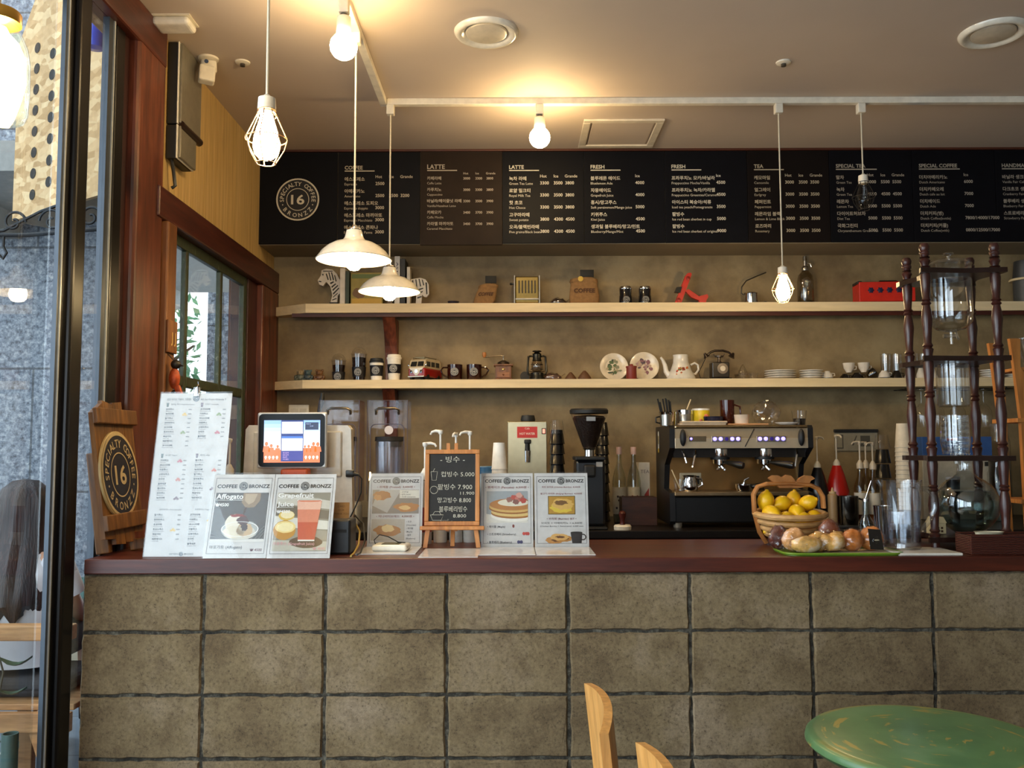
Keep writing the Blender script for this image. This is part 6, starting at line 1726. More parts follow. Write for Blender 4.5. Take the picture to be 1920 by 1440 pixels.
B().at(Tr(0, -27, 15.5), Rx(90)).lathe([(2.6, 0), (2.6, .5), (3.2, .5), (3.2, 0)], seg=20).build('front_emblem', CHROME, t)
B().box(-17, 17, -29, -26.5, 4.5, 7, .6).build('bumper', M('c8c0b0', .3, .5), t)
b = B()
for x in (-12, 12): b.tube([(x, -16, 39), (x, -17, 42), (x, 28, 42), (x, 28, 39)], .7, 6)
for y in (-16, -5, 6, 17, 28): b.tube([(-12, y, 42), (12, y, 42)], .7, 6)
b.build('roof_rack', M('8a7c5c', .35, .7), t)
MUG = M('2c100b', .12, 0, .1, coat=.5)
for px, hs, l in ((853, -1, 'dark brown mug with round badge, handle towards the toy van'), (889, 1, 'dark brown mug with round badge, handle towards the hand grinder')):
    t = sl('coffee_mug', l, 'mug', px, 'dark brown mugs')
    B().shell([(13, 0), (14, 2), (14.5, 30)], 1.2, seg=28).build('body', MUG, t)
    B().tube([(hs * 14, 0, 25), (hs * 22, 0, 25), (hs * 27, 0, 20), (hs * 23, 0, 12), (hs * 14, 0, 6)], 1.7, 8).build('handle', MUG, t)
    b = B(); badge_small(b, 16, 7.4, -15.2); b.build('badge', INK(.4), t)
# hand grinder
t = sl('hand_grinder', 'wooden hand coffee grinder with drawer and crank', 'coffee grinder', 944)
GW = WOOD('grinder_wood', ['4e2a12', '6e401c', '825228'], (8, 8, 1.5), .4)
B().box(-15, 15, -13, 13, 3, 27, 1).build('body', GW, t); B().box(-18, 18, -16, 16, 26.5, 30, .8).build('top_plate', GW, t); B().box(-17, 17, -15, 15, 0, 3, .8).build('base', GW, t)
d = B().box(-12, 12, -14, -13, 5, 15, .6).build('drawer', WOOD('drawer_wood', ['62381a', '825026', '96642f'], (1.5, 8, 8), .4), t)
B().ball((0, -15, 10), 1.8, 10, 6).build('drawer_knob', BROWN_WOOD, d)
B().ball((0, -13.5, 20), (3, .8, 2), 10, 6).build('maker_plate', M('b8a468', .3, .8), t)
B().lathe([(12, 30), (11, 34), (6, 37), (2, 38.5), (0, 39)], seg=24).build('dome', M('3c3028', .35, .7), t)
B().tube([(0, 0, 38), (0, 0, 46), (-4, 0, 47), (-18, 0, 46), (-34, 0, 44)], 1.1, 8).ball((0, 0, 46), 2, 10, 6).build('crank', M('b0a898', .25, .9), t)
B().lathe([(0, 43), (2.5, 44), (4, 48), (3.5, 53), (0, 54)], (-36, 0, 0), 16).build('crank_knob', ORANGE_WOOD, t)
# lantern
IRON = M('34332f', .3, .8, .15)
t = sl('storm_lantern', 'old dark metal storm lantern', 'lantern', 1007)
B().lathe([(0, 0), (14, 0), (14, 4), (12, 8), (12, 14), (7, 16), (0, 16)], seg=24).build('tank', IRON, t)
B().lathe([(7, 16), (9, 18), (11, 25), (10, 33), (8, 37)], seg=24).build('globe', GLASS('smoky_globe', (.55, .48, .40), .8, 0, .10), t)
B().lathe([(9, 37), (8, 41), (8, 49), (9, 50), (4, 53), (9, 54), (8, 56), (0, 57)], seg=20).build('chimney', IRON, t)
for s in (-1, 1): B().tube([(s * 9, 0, 10), (s * 16, 0, 12), (s * 18, 0, 18), (s * 16, 0, 44), (s * 13, 0, 46), (s * 8, 0, 46)], 2, 8).build('side_tube', IRON, t)
B().tube([(-17, 1, 46), (-17, 8, 30), (-15, 12, 18), (15, 12, 18), (17, 8, 30), (17, 1, 46)], .7, 6).build('bail', IRON, t)
b = B()
for z in (21, 30): b.tube([(11.5 * math.cos(2 * pi * q / 20), 11.5 * math.sin(2 * pi * q / 20), z) for q in range(20)], .5, 6, closed=True)
b.build('guard', IRON, t)
t = sl('dark_disc', 'dark round coaster standing behind the storm lantern', 'coaster', 984, None, .05)
B().at(Tr(0, 0, 9), Rx(90)).lathe([(0, 0), (9, 0), (9, 2), (0, 2)], seg=20).build('disc', M('26221c', .6), t)
wrapped(1036, sl, 'small shiny film wrapped packet beside the storm lantern', 16, '5a3c34')
for px, w, h, l in ((1070, 11, 15, 'small brown pointed ornament beside the wrapped packet'), (1096, 13, 18, 'larger brown pointed ornament beside the standing plates')):
    t = sl('pointed_ornament', l, 'ornament', px, 'brown pointed ornaments')
    B().lathe([(0, 0), (w, 0), (w * .95, h * .3), (w * .5, h * .75), (2, h), (0, h)], seg=14, sy=.8).build('ornament', M('5a3a22', .6), t)
    B().box(-w * 1.05, w * 1.05, -9, 9, 0, 1.5, .5).build('base', M('3c2818', .6), t)
# plates standing
for px, r, l, cc in ((1152, 27, 'cream plate with a green floral picture standing against the wall', ('5a6a48', '8a8a70', '3c4a3c', 'a89a7c')), (1209, 28, 'cream plate with a pink floral picture standing against the wall', ('8a6068', 'a88a88', '5a4c54', 'b8a08c'))):
    t = sl('display_plate', l, 'plate', px, 'cream floral plates standing', .04)
    t.rotation_euler = (R(-12), 0, 0)
    B().at(Tr(0, 0, r), Rx(90)).lathe([(0, 0), (r * .6, 0), (r * .66, 1.5), (r * .98, 3.5), (r, 3), (r * .62, -1.2), (0, -1.2)], seg=48).build('plate', M('d8cbb4', .25, coat=.3), t)
    b = B(); rn = random.Random(px)
    for i in range(26):
        a = rn.uniform(0, 6.28); q = r * .5 * math.sqrt(rn.random())
        blob(b, q * math.cos(a), r + q * math.sin(a), rn.uniform(2, 5), rn.uniform(1.5, 4), -.3 - i * .01, cc[i % 4], i, .3, 10)
    b.build('painted_flowers', INK(.3), t)
t = sl('red_canister', 'small red-brown lidded pot between the standing plates', 'pot', 1184, None, -.04)
B().lathe([(0, 0), (9, 0), (10, 2), (9.5, 22), (0, 22)], seg=20).build('pot', M('7a281c', .5), t); B().lathe([(10.4, 22), (10.4, 25), (4, 26), (3, 29), (0, 29)], seg=20).build('lid', M('7a281c', .5), t)
# teapot
t = sl('teapot', 'white coffee pot with orange flowers', 'teapot', 1277)
B().lathe([(0, 0), (27, 0), (28, 2), (26, 6), (20, 18), (15, 32), (14, 42), (15, 47), (13.5, 47), (12, 40), (0, 36)], seg=32).build('body', M('d6d0c4', .2, coat=.4), t)
B().tube([(-22, 0, 8), (-28, 0, 16), (-30, 0, 28), (-34, 0, 38), (-38, 0, 43)], [6, 5, 4, 3, 2.2], 10).build('spout', M('d6d0c4', .2, coat=.4), t)
B().tube([(18, 0, 28), (26, 0, 32), (32, 0, 28), (33, 0, 19), (27, 0, 11), (22, 0, 12)], 2.2, 8).build('handle', M('d6d0c4', .2, coat=.4), t)
b = B(); rn = random.Random(8)
for i in range(20):
    x = rn.uniform(-12, 10); zz = rn.uniform(10, 24) + x * .5
    rad = 28 - 13.0 * min(1, max(0, zz) / 34)
    b.c = rgb(('b8401c', 'c87828', '8a2a18', '6a6a34')[i % 4]); b.ball((x, -math.sqrt(max(4, (rad * .93) ** 2 - x * x)), zz), (rn.uniform(1.5, 3.4), 1.4, rn.uniform(1.5, 3)), 8, 6)
b.build('painted_flowers', INK(.35), t)
# telephone
t = sl('telephone', 'black antique dial telephone with a cradle handset', 'telephone', 1349)
B().box(-16, 16, -13, 13, 3, 32, 1.5).build('body', M('191310', .3), t); B().box(-18, 20, -15, 15, 0, 3, 1).build('base', M('191310', .3), t)
d = B().at(Tr(3, -13.2, 20), Rx(90)).lathe([(0, 0), (10, 0), (10, 1.2), (6, 1.6), (0, 1.6)], seg=28).build('dial', M('7a6a58', .4), t)
B().at(Tr(3, -14.9, 20), Rx(90)).lathe([(0, 0), (5, 0), (5, .4), (0, .4)], seg=20).build('dial_centre', M('cfc2ac', .4), d)
B().lathe([(5, 32), (3, 36), (3, 42), (8, 43), (8, 45), (0, 45)], seg=16).tube([(-10, 0, 49), (-8, 0, 45), (8, 0, 45), (10, 0, 49)], 1.2, 8).build('cradle', M('5a5048', .3, .7), t)
b = B().tube([(-23, 0, 46), (-16, 0, 52), (-8, 0, 55), (8, 0, 55), (18, 0, 52), (24, 0, 47)], [2, 2, 2.2, 2.2, 2, 2], 10)
b.at(Tr(-25, 0, 46), Ry(-30)).lathe([(2, 5), (4, 0), (6.5, -4), (0, -4)], seg=16).at(Tr(25, 0, 46), Ry(30)).lathe([(2, 5), (4, 0), (6.5, -4), (0, -4)], seg=16)
b.build('handset', M('2c211a', .25, .3), t)
B().tube([(-25, 0, 42), (-30, 4, 30), (-38, 6, 14), (-34, 8, 4), (-18, 8, 3)], .7, 6).build('cord', BLACK, t)
t = sl('glass_juicer', 'clear glass citrus juicer beside the antique telephone', 'juicer', 1393)
B().shell([(12, 0), (15, 4), (16, 10)], .8, seg=24).lathe([(10, 2), (8, 14), (4, 24), (0, 30)], seg=20, flute=8, fd=.1).build('dish', GLASS('juicer_glass', (.85, .85, .83), .9, 0, .12), t)
t = sl('glass_dish', 'small clear glass dish beside the glass juicer', 'dish', 1412, None, -.02)
B().shell([(7, 0), (9, 12)], .6, seg=18).build('dish', CLEAR, t)
# stacked plates
def plates(px, r, n, grp, where, dy=0):
    x = P(px, 705, YI).x
    for i in range(n):
        b = MB(K5).lathe([(0, 0), (r * .6, 0), (r * .7, 1.2), (r, 3.4), (r, 4.1), (r * .66, 2.2), (0, 1.8)], seg=40)
        tag(b.build('plate', CERAMIC, None, (x, YI + dy, ZL + i * 4.2 * K5)), 'white plate, %s of the stack %s' % (nth(i, n), where), 'plate', grp)
plates(1463, 29, 4, 'larger plates stacked on the lower shelf', 'nearest the glass juicer')
plates(1520, 22, 4, 'plates stacked beside the upturned cups', 'nearest the white upturned cup', -.01)
def cup_small(px, z, r, h, mat, up, label, tilt=0, dy=0):
    t = sl('espresso_cup', label, 'cup', px, 'small cups on the lower shelf', dy)
    t.location.z = ZL + z * K5 + .0005
    pr = [(r * .45, 0), (r * .5, 1.5), (r * .85, h * .45), (r, h), (r * .92, h), (r * .78, h * .45), (0, 2.5)]
    if not up: pr = [(a, h - q) for a, q in pr]
    MB(K5).at(Tr(0, 0, r * .8 if tilt else 0), Ry(tilt), Tr(0, 0, -h / 2 if tilt else 0)).lathe(pr, seg=24).build('cup', mat, t)
    MB(K5).at(Tr(0, 0, r * .8 if tilt else 0), Ry(tilt), Tr(0, 0, -h / 2 if tilt else 0)).tube([(r * .85, 0, h * .7 if up else h * .3), (r * 1.3, 0, h * .65 if up else h * .35), (r * 1.25, 0, h * .35 if up else h * .65), (r * .7, 0, h * .3 if up else h * .7)], 1, 6).build('handle', mat, t)
BC = M('15120f', .12, coat=.5); WC = M('d8cfc0', .2, coat=.3)
def saucer(px, mat, r, label):
    x = P(px, 705, YI).x
    tag(MB(K5).lathe([(0, 0), (r * .5, 0), (r, 1.6), (r, 2.2), (0, 1.2)], seg=28).build('saucer', mat, None, (x, YI, ZL)), label, 'saucer', 'saucers on the lower shelf')
saucer(1551, BC, 12, 'black saucer under the single white upturned cup'); cup_small(1551, 2.3, 11, 13, WC, False, 'single white cup upside down on a black saucer')
cup_small(1584, 0, 10, 10, BC, False, 'black cup upside down, first of three under the white cups')
cup_small(1607, 0, 12, 12, BC, False, 'black cup upside down, middle one under the white cups')
cup_small(1634, 0, 11, 14, BC, True, 'black cup lying tilted beside the white cups', 60)
cup_small(1592, 12.5, 11, 18, WC, True, 'white cup standing upright on the black cups, nearer the plates')
cup_small(1620, 13, 11, 18, WC, True, 'white cup standing upright on the black cups, nearer the tall glasses')
cup_small(1658, 2.3, 11, 13, WC, False, 'white cup upside down in front of the tall glasses', 0, -.03); saucer(1658, BC, 12, 'black saucer under the white cup before the tall glasses')
bpy.data.objects['saucer.001'].location.y -= .03
cup_small(1681, 0, 11, 15, BC, False, 'black cup upside down in front of the tall glasses', 0, -.03)
for px, l in ((1661, 'tall clear glass behind the white upturned cup'), (1682, 'tall clear glass behind the black upturned cup'), (1712, 'tall clear glass behind the tower post'), (1733, 'tall clear glass between the white cones')):
    t = sl('tall_glass', l, 'glass', px, 'tall clear glasses', .045)
    MB(K5).shell([(8, 0), (9.5, 49)], .6, seg=20).build('glass', GLASS('bar_glass', (.92, .92, .90), .9, 0, .10), t)
for px, l in ((1706, 'white ceramic cone dripper nearest the tall glasses'), (1727, 'white ceramic cone dripper second from the tall glasses'), (1748, 'white ceramic cone dripper behind the tower post')):
    t = sl('cone_dripper', l, 'dripper', px, 'white cone drippers', -.03)
    MB(K5).lathe([(11, 0), (10.6, 1), (3, 22), (1.5, 24), (0, 24)], seg=24).build('cone', WC, t)
plates(1858, 19, 4, 'plates stacked behind the tower', 'behind the dark wooden tower')
plates(1905, 19, 4, 'plates stacked at the end of the lower shelf', 'next to the honey coloured stand')
# ---------------------------------------------------------------- price boards along the soffit
KB = U(YS)
WRITE = INK(.55)
def board(px0, px1, label, title, heads, rows, dark='0c0c11', ink='cfc8b8', drop=0, tsize=10, dy=0.0, small=False):
    x0 = P(px0, 370, YS - .012 - dy).x; x1 = P(px1, 370, YS - .012 - dy).x
    zt = P(960, 285.5, YS).z; zb = P(960, 457 + drop, YS).z
    t = T('menu_board', label, 'menu board', (x0, YS, zb), 'dark price boards on the soffit')
    W = (x1 - x0) / KB - .6; H = (zt - zb) / KB
    t_ = (.012 + dy) / KB
    MB(KB).box(.3, W, -t_, -.2, 0, H, .4).build('panel', M(dark, .5, 0, .15, 8, spec=.12), t)
    b = MB(KB); b.c = rgb(ink); y = -t_ - .25
    Z = lambda yy: 457 + drop - yy
    if title is None:
        b.c = None
        badge(b, 559.5 - px0, Z(371), 41, y, dark, ink, True)
    else:
        ox = 13
        b.text(title, ox, Z(313), tsize, y, 'l', .02); b.rect(ox, ox + 57 if len(title) < 9 else ox + 78, Z(317.2), Z(315.2), y)
        for hx, s in heads: b.text(s, hx, Z(330 if not small else 324), 8 if not small else 6, y, 'l', .01)
        for i, (ko, en, prices) in enumerate(rows):
            yy = 335 + i * 23.4 if not small else 334 + i * 22
            b.text(ko, ox, Z(yy), 8.5 if not small else 7.5, y, 'l', .015)
            b.text(en, ox, Z(yy + 9), 6.8 if not small else 6.2, y, 'l', .0)
            for (hx, s_), pr in zip(heads if len(prices) == len(heads) else heads[:1], prices):
                if pr: b.text(pr, hx + (0 if s_ != 'Grande' else 1), Z(yy + (8.5 if not small else 0)), 8.6 if not small else 6.6, y, 'l', .02)
    b.build('lettering', WRITE, t)
H3 = ((72, 'Hot'), (98, 'Ice'), (119, 'Grande'))
H1 = ((98, 'Ice'),)
board(483, 633, 'dark board with the round coffee badge at the window end of the row', None, (), ())
board(633, 788, 'dark price board headed coffee with mostly single prices', 'COFFEE', H3, (('에스프레소', 'Espresso', ('2500', '', '')), ('아메리카노', 'Americano', ('2500', '2500', '3200')), ('에스프레소 도피오', 'Espresso doppio', ('3000', '', '')), ('에스프레소 마끼아또', 'Espresso Macchiato', ('3000', '', '')), ('에스프레소 콘파나', 'Espresso con Panna', ('3000', '', ''))), dark='121114', ink='c0b4a0')
board(788, 942, 'brown price board headed latte with smaller lettering, hanging slightly lower', 'LATTE', ((82, 'Hot'), (105, 'Ice'), (125, 'Grande')), (('카페라떼', 'Caffe Latte', ('3000', '3300', '3800')), ('카푸치노', 'Cappuccino', ('3000', '3300', '3800')), ('바닐라/헤이즐넛 라떼', 'Vanilla/Hazelnut Latte', ('3300', '3500', '3900')), ('카페모카', 'Caffe Mocha', ('3400', '3700', '3900')), ('카라멜 마끼아또', 'Caramel Macchiato', ('3400', '3700', '3900'))), dark='251b14', ink='a89c8c', drop=3, tsize=12, dy=.006, small=True)
board(942, 1095, 'dark price board headed latte with green tea and choco drinks', 'LATTE', H3, (('녹차 라떼', 'Green Tea Latte', ('3300', '3500', '3800')), ('로얄 밀크티', 'Royal Milk Tea', ('3300', '3500', '3800')), ('핫 초코', 'Hot Choco', ('3300', '3500', '3800')), ('고구마라떼', 'Sweet potato', ('3800', '4300', '4500')), ('오곡/블랙빈라떼', 'Five grains/Black bean', ('3800', '4300', '4500'))))
board(1095, 1247, 'dark price board headed fresh listing ades and juices', 'FRESH', H1, (('블루레몬 에이드', 'Bluelemon Ade', ('4000',)), ('자몽에이드', 'Grapefruit Juice', ('4000',)), ('홍시/망고주스', 'Soft persimmon/Mango juice', ('5000',)), ('키위주스', 'Kiwi Juice', ('4500',)), ('생과일 블루베리/망고/민트', 'Blueberry/Mango/Mint', ('4500',))))
board(1247, 1402, 'dark price board headed fresh listing shaved ice', 'FRESH', H1, (('프라푸치노 모카/바닐라', 'Frappuccino Mocha/Vanilla', ('4500',)), ('프라푸치노 녹차/카라멜', 'Frappuccino Greentea/Caramel', ('4500',)), ('아이스티 복숭아/석류', 'Iced tea peach/Pomegranate', ('3500',)), ('팥빙수', 'Ice red bean sherbet in cup', ('5000',)), ('팥빙수', 'Ice red bean sherbet of original', ('9000',))))
board(1402, 1556, 'dark price board headed tea behind the lit cage lamp cord', 'TEA', H3, (('캐모마일', 'Camomile', ('3000', '3500', '3500')), ('얼그레이', 'Earlgrey', ('3000', '3500', '3500')), ('페퍼민트', 'Peppermint', ('3000', '3500', '3500')), ('레몬라임 블랙', 'Lemon & Lime Black', ('3000', '3500', '3500')), ('로즈마리', 'Rosemary', ('3000', '3500', '3500'))), dark='130e0d', ink='b0a48e')
board(1556, 1712, 'dark price board headed special tea behind the unlit cage lamp', 'SPECIAL TEA', H3, (('말차', 'Green Tea', ('5000', '5500', '5500')), ('녹차', 'Green Tea', ('4000', '4500', '4500')), ('레몬차', 'Lemon Tea', ('5000', '5500', '5500')), ('다이어트허브차', 'Diet Tea', ('5000', '5500', '5500')), ('국화그린티', 'Chrysanthemum Green Tea', ('5000', '5500', '5500'))), ink='a89e90')
board(1712, 1868, 'dark price board headed special coffee above the wooden tower', 'SPECIAL COFFEE', ((98, 'Ice'),), (('더치아메리카노', 'Dutch Americano', ('6000',)), ('더치카페오레', 'Dutch cafe au lait', ('7000',)), ('더치에이드', 'Dutch Ade', ('7000',)), ('더치커피(병)', 'Dutch Coffee(bottle)', ('7800/14000/17000',)), ('더치커피(커플)', 'Dutch Coffee(with)', ('0800/12500/17000',))), ink='a89e90')
board(1868, 2024, 'dark price board headed handmade, cut off at the end of the row', 'HANDMADE', H1, (('바닐라 생크림', 'Vanilla Fair Cake', ('5000',)), ('다크초코 생크림', 'Cranberry Fair Cake', ('5500',)), ('블루베리 생크림', 'Blueberry Fair Cake', ('5500',)), ('스트로베리 생크림', 'Strawberry Fair Cake', ('5500',))), ink='a89e90')
# ---------------------------------------------------------------- furniture on the customer side
def green_mat():
    m, nt, bs = _new('worn_green_paint')
    tc = nt.nodes.new('ShaderNodeTexCoord'); mp = nt.nodes.new('ShaderNodeMapping')
    nt.links.new(tc.outputs['Object'], mp.inputs['Vector'])
    # rings round the middle, broken up along the turn
    sep = nt.nodes.new('ShaderNodeSeparateXYZ'); nt.links.new(mp.outputs['Vector'], sep.inputs[0])
    def math_(op, a, b_=None):
        n = nt.nodes.new('ShaderNodeMath'); n.operation = op
        for i, v in enumerate((a, b_)):
            if v is None: continue
            if hasattr(v, 'is_output'): nt.links.new(v, n.inputs[i])
            else: n.inputs[i].default_value = v
        return n.outputs[0]
    rad = math_('SQRT', math_('ADD', math_('POWER', sep.outputs[0], 2.0), math_('POWER', sep.outputs[1], 2.0)))
    ang = math_('ARCTAN2', sep.outputs[1], sep.outputs[0])
    cmb = nt.nodes.new('ShaderNodeCombineXYZ'); nt.links.new(math_('MULTIPLY', rad, 42.0), cmb.inputs[0]); nt.links.new(math_('MULTIPLY', ang, 1.3), cmb.inputs[1])
    f = _noise(nt, cmb.outputs[0], 1.0, 4, .6)
    g = _noise(nt, mp.outputs['Vector'], 7, 4)
    col = _ramp(nt, g, [(.3, '466a46'), (.55, '567c50'), (.75, '678a60')])
    col = _mix(nt, col, _ramp(nt, f, [(.40, '8a7a3a'), (.60, '9a8a46')]), _ramp(nt, f, [(.60, (0, 0, 0, 1)), (.64, (1, 1, 1, 1))]))
    edge = _ramp(nt, rad, [(.243, (0, 0, 0, 1)), (.252, (1, 1, 1, 1)), (.258, (1, 1, 1, 1)), (.263, (0, 0, 0, 1))])
    col = _mix(nt, col, rgb('8f8246'), _mix(nt, (0, 0, 0, 1), edge, _ramp(nt, g, [(.45, (.0, .0, .0, 1)), (.6, (.9, .9, .9, 1))])))
    nt.links.new(col, bs.inputs['Base Color']); bs.inputs['Roughness'].default_value = .3
    return m
p = P(1742, 1398, 2.02)
t = T('round_table', 'round worn green table in front of the concrete block bar', 'table', (.935, 2.02, 0))
MB().lathe([(0, .722), (.246, .722), (.262, .729), (.27, .738), (.268, .748), (.26, .755), (.246, .757), (0, .757)], seg=72).build('tabletop', green_mat(), t)
TW = WOOD('table_leg_wood', ['a08a54', 'b8a068', 'c4ae78'], (8, 8, 1), .5)
for i in range(4):
    a = R(190 + 90 * i)
    MB().cyl((.17 * math.cos(a), .17 * math.sin(a), .721), (.24 * math.cos(a), .24 * math.sin(a), 0), .024, .02, 14).build('leg', TW, t)
MB().tube([(.2 * math.cos(2 * pi * i / 24), .2 * math.sin(2 * pi * i / 24), .3) for i in range(24)], .012, 8, closed=True).build('stretcher', TW, t)

# chair seen along its back
t = T('wooden_chair', 'honey coloured wooden chair with its curved back standing against the concrete blocks', 'chair', (.21, 1.93, 0), 'honey wooden chairs')
CW = WOOD('chair_wood', ['b07a3c', 'c48c4a', 'd09a58'], (8, 8, 1), .4, .08)
b = MB()
vv = []; ff = []
n = 14
for i in range(n + 1):
    y = .20 - .37 * i / n
    bow = .024 * (1 - (2 * i / n - 1) ** 2)
    for z, lean in ((.56, 0), (.85, -.03)):
        for dx in (0, .018):
            vv.append((lean + bow * 1.0 + dx - .012, y, z + (.012 * (1 - (2 * i / n - 1) ** 2) if z > .8 else 0)))
for i in range(n):
    a = 4 * i; c_ = 4 * (i + 1)
    ff += [[a, c_, c_ + 2, a + 2], [a + 1, a + 3, c_ + 3, c_ + 1], [a + 2, c_ + 2, c_ + 3, a + 3], [a, a + 1, c_ + 1, c_]]
ff += [[0, 2, 3, 1], [4 * n, 4 * n + 1, 4 * n + 3, 4 * n + 2]]
b.add(vv, ff).build('backrest', CW, t)
for y in (-.155, .185):
    MB().tube([(.03, y, 0), (.012, y, .25), (-.006, y, .45), (-.002, y, .6)], [.017, .019, .02, .012], 10, flat=.8).build('rear_leg', CW, t)
    MB().tube([(-.42, y * .95, 0), (-.40, y * .95, .44)], [.016, .02], 10).build('front_leg', CW, t)
    MB().cyl((.005, y * .98, .2), (-.415, y * .95, .2), .010, seg=8).build('side_rail', CW, t)
MB().box(-.44, .0, -.18, .195, .44, .465, .012, 3).build('seat', CW, t)

dup(t, (.273, 1.51, 0), 'honey coloured wooden chair nearest the camera, only the tip of its back showing')

# ---------------------------------------------------------------- outside the glass
b = MB().box(-14, XG - .06, -4, 13, -.12, -.01)
def pav():
    m, nt, bs = _new('blue_grey_paving')
    f = _noise(nt, _coords(nt), 5, 5)
    br = nt.nodes.new('ShaderNodeTexBrick'); br.inputs['Scale'].default_value = 1.0; br.inputs['Brick Width'].default_value = .6; br.inputs['Row Height'].default_value = .6
    br.inputs['Mortar Size'].default_value = .006; br.inputs['Color1'].default_value = (1, 1, 1, 1); br.inputs['Color2'].default_value = (.92, .92, .92, 1); br.inputs['Mortar'].default_value = (.5, .5, .5, 1)
    nt.links.new(_coords(nt), br.inputs['Vector'])
    nt.links.new(_mix(nt, _ramp(nt, f, [(.3, '59636e'), (.7, '7a8590')]), br.outputs['Color'], 1.0, 'MULTIPLY'), bs.inputs['Base Color']); bs.inputs['Roughness'].default_value = .8
    return m
struct('ground', b, pav())
b = MB().box(-9, -2.72, 6.0, 6.6, .55, 4.6)
struct('wall_outside', b, GRANITE)
struct('wall_outside_base', MB().box(-9, -2.72, 5.93, 6.6, .42, .55), M('4f7068', .5))
struct('wall_outside_plinth', MB().box(-9, -2.72, 5.98, 6.6, -.01, .42), M('9a907c', .8))
struct('wall_outside_pillar', MB().box(-3.45, -3.16, 9.9, 10.2, -.01, 3.3), GRANITE)
struct('ceiling_outside', MB().box(-3.4, XW - .13, 5.0, 9.0, 3.02, 3.2).box(-3.6, -3.4, 5.0, 9.1, 2.86, 3.2), M('8c8a84', .7))
struct('trim_9', MB().box(-2.24, -2.08, 6.9, 7.1, -.01, 3.02), RED_WOOD)

def leafy_tree(x, y, h, label, seed):
    t = T('tree', label, 'tree', (x, y, -.01), 'trees outside the side window')
    rn = random.Random(seed)
    b = MB().tube([(0, 0, 0), (.05, 0, h * .4), (-.04, .1, h * .7), (0, 0, h * .95)], [.13, .1, .07, .03], 8)
    for i in range(8):
        a = rn.uniform(0, 6.28); z = h * rn.uniform(.35, .8)
        b.tube([(0, 0, z), (.6 * math.cos(a), .6 * math.sin(a), z + .35)], [.04, .015], 6)
    b.build('trunk', M('4a3c30', .9), t)
    b = MB()
    for i in range(420):
        a = rn.uniform(0, 6.28); rr = .62 * math.sqrt(rn.random()); z = h * rn.uniform(.45, 1.1)
        c = Vector((rr * math.cos(a), rr * math.sin(a), z)); d = Vector((rn.uniform(-1, 1), rn.uniform(-1, 1), rn.uniform(-.6, .6))).normalized(); e = d.orthogonal().normalized()
        s = rn.uniform(.05, .12)
        b.add([c - d * s, c + e * s * .4, c + d * s, c - e * s * .4], [[0, 1, 2, 3]])
    b.build('foliage', M('4f7a52', .7, 0, .3, 3), t)
leafy_tree(-4.95, 12.2, 3.2, 'green leafy tree outside, seen through the first pane of the side window', 2)

# big chipboard box with round holes on a wrought iron bracket
def osb():
    m, nt, bs = _new('chipboard')
    v = nt.nodes.new('ShaderNodeTexVoronoi'); v.inputs['Scale'].default_value = 16
    nt.links.new(_coords(nt, (1, 1, 2.2)), v.inputs['Vector'])
    f = _noise(nt, _coords(nt), 30, 4)
    nt.links.new(_mix(nt, _ramp(nt, v.outputs['Color'], [(.2, 'b08a58'), (.5, 'c8a270'), (.8, 'd8b888')]), _ramp(nt, f, [(.3, (.8, .78, .74, 1)), (.6, (1, 1, 1, 1))]), .8, 'MULTIPLY'), bs.inputs['Base Color'])
    bs.inputs['Roughness'].default_value = .8
    return m
OSB = osb()
A = Vector((-2.48, 4.30, 2.54)); Bv = Vector((-1.77, 3.81, 2.54))
wv = (Bv - A); L = wv.length; ang = math.atan2(wv.y, wv.x)
t = T('chipboard_box', 'big hanging chipboard box with two rows of round holes outside the glass', 'box', A, None, (0, 0, ang))
Hb = .9
outline = [(0, 0), (L, 0), (L, Hb), (L * .72, Hb + .42), (L * .28, Hb + .32), (.0, Hb)]
b = MB().prism(outline, 0, .02); 
b.build('front_panel', OSB, t)
b = MB().box(0, .02, .021, .25, 0, Hb).box(L - .02, L, .021, .25, 0, Hb).box(.021, L - .021, .021, .25, 0, .02).box(.021, L - .021, .23, .25, .02, Hb)
b.build('box_body', M('7a6a54', .8), t)
for i in range(15):
    col, row = i % 2, i // 2
    x = L * (.22 + .17 * col); z = .10 + row * .105 + (.038 if col else 0)
    MB().at(Tr(x, -.0015, z), Rx(90)).lathe([(0, 0), (.026, 0), (.026, .001), (0, .001)], seg=20).build('hole', M('2c2822', .9), t)
IB = M('2a2c2e', .5, .6)
t = T('iron_bracket', 'black wrought iron scroll bracket under the chipboard box', 'bracket', (-2.02, 3.62, 2.30))
b = MB()
b.tube([(-.5, 0, 0), (.0, 0, .0), (.42, 0, .035)], .009, 8)
def scroll(cx, cz, r, s, d):
    pts = []
    for i in range(34):
        a = i / 33 * 2.6 * pi; q = r * (1 - i / 40)
        pts.append((cx + s * q * math.cos(a), 0, cz + d * q * math.sin(a)))
    b.tube(pts, .006, 6)
scroll(-.06, .055, .05, 1, 1); scroll(.10, .06, .055, -1, 1); scroll(.26, .075, .05, 1, 1); scroll(-.22, .05, .045, -1, 1); scroll(.34, -.02, .04, 1, -1)
b.tube([(-.28, 0, .0), (-.1, 0, .02), (.05, 0, .1), (.2, 0, .155)], .007, 6)
b.tube([(-.10, 0, -.0), (-.10, 0, -.05), (-.085, 0, -.075), (-.10, 0, -.10), (-.115, 0, -.085)], .006, 6)
b.tube([(.42, 0, .035), (.50, .1, .035)], .009, 8)
b.build('scrollwork', IB, t)
MB().box(.40, .50, -.05, .05, -.15, .2, .004).build('wall_plate', IB, t)
t = T('blue_lantern', 'blue glass vessel hanging outside behind the second glass strip', 'lantern', P(178, 70, 3.40) + Vector((0, 0, 0)))
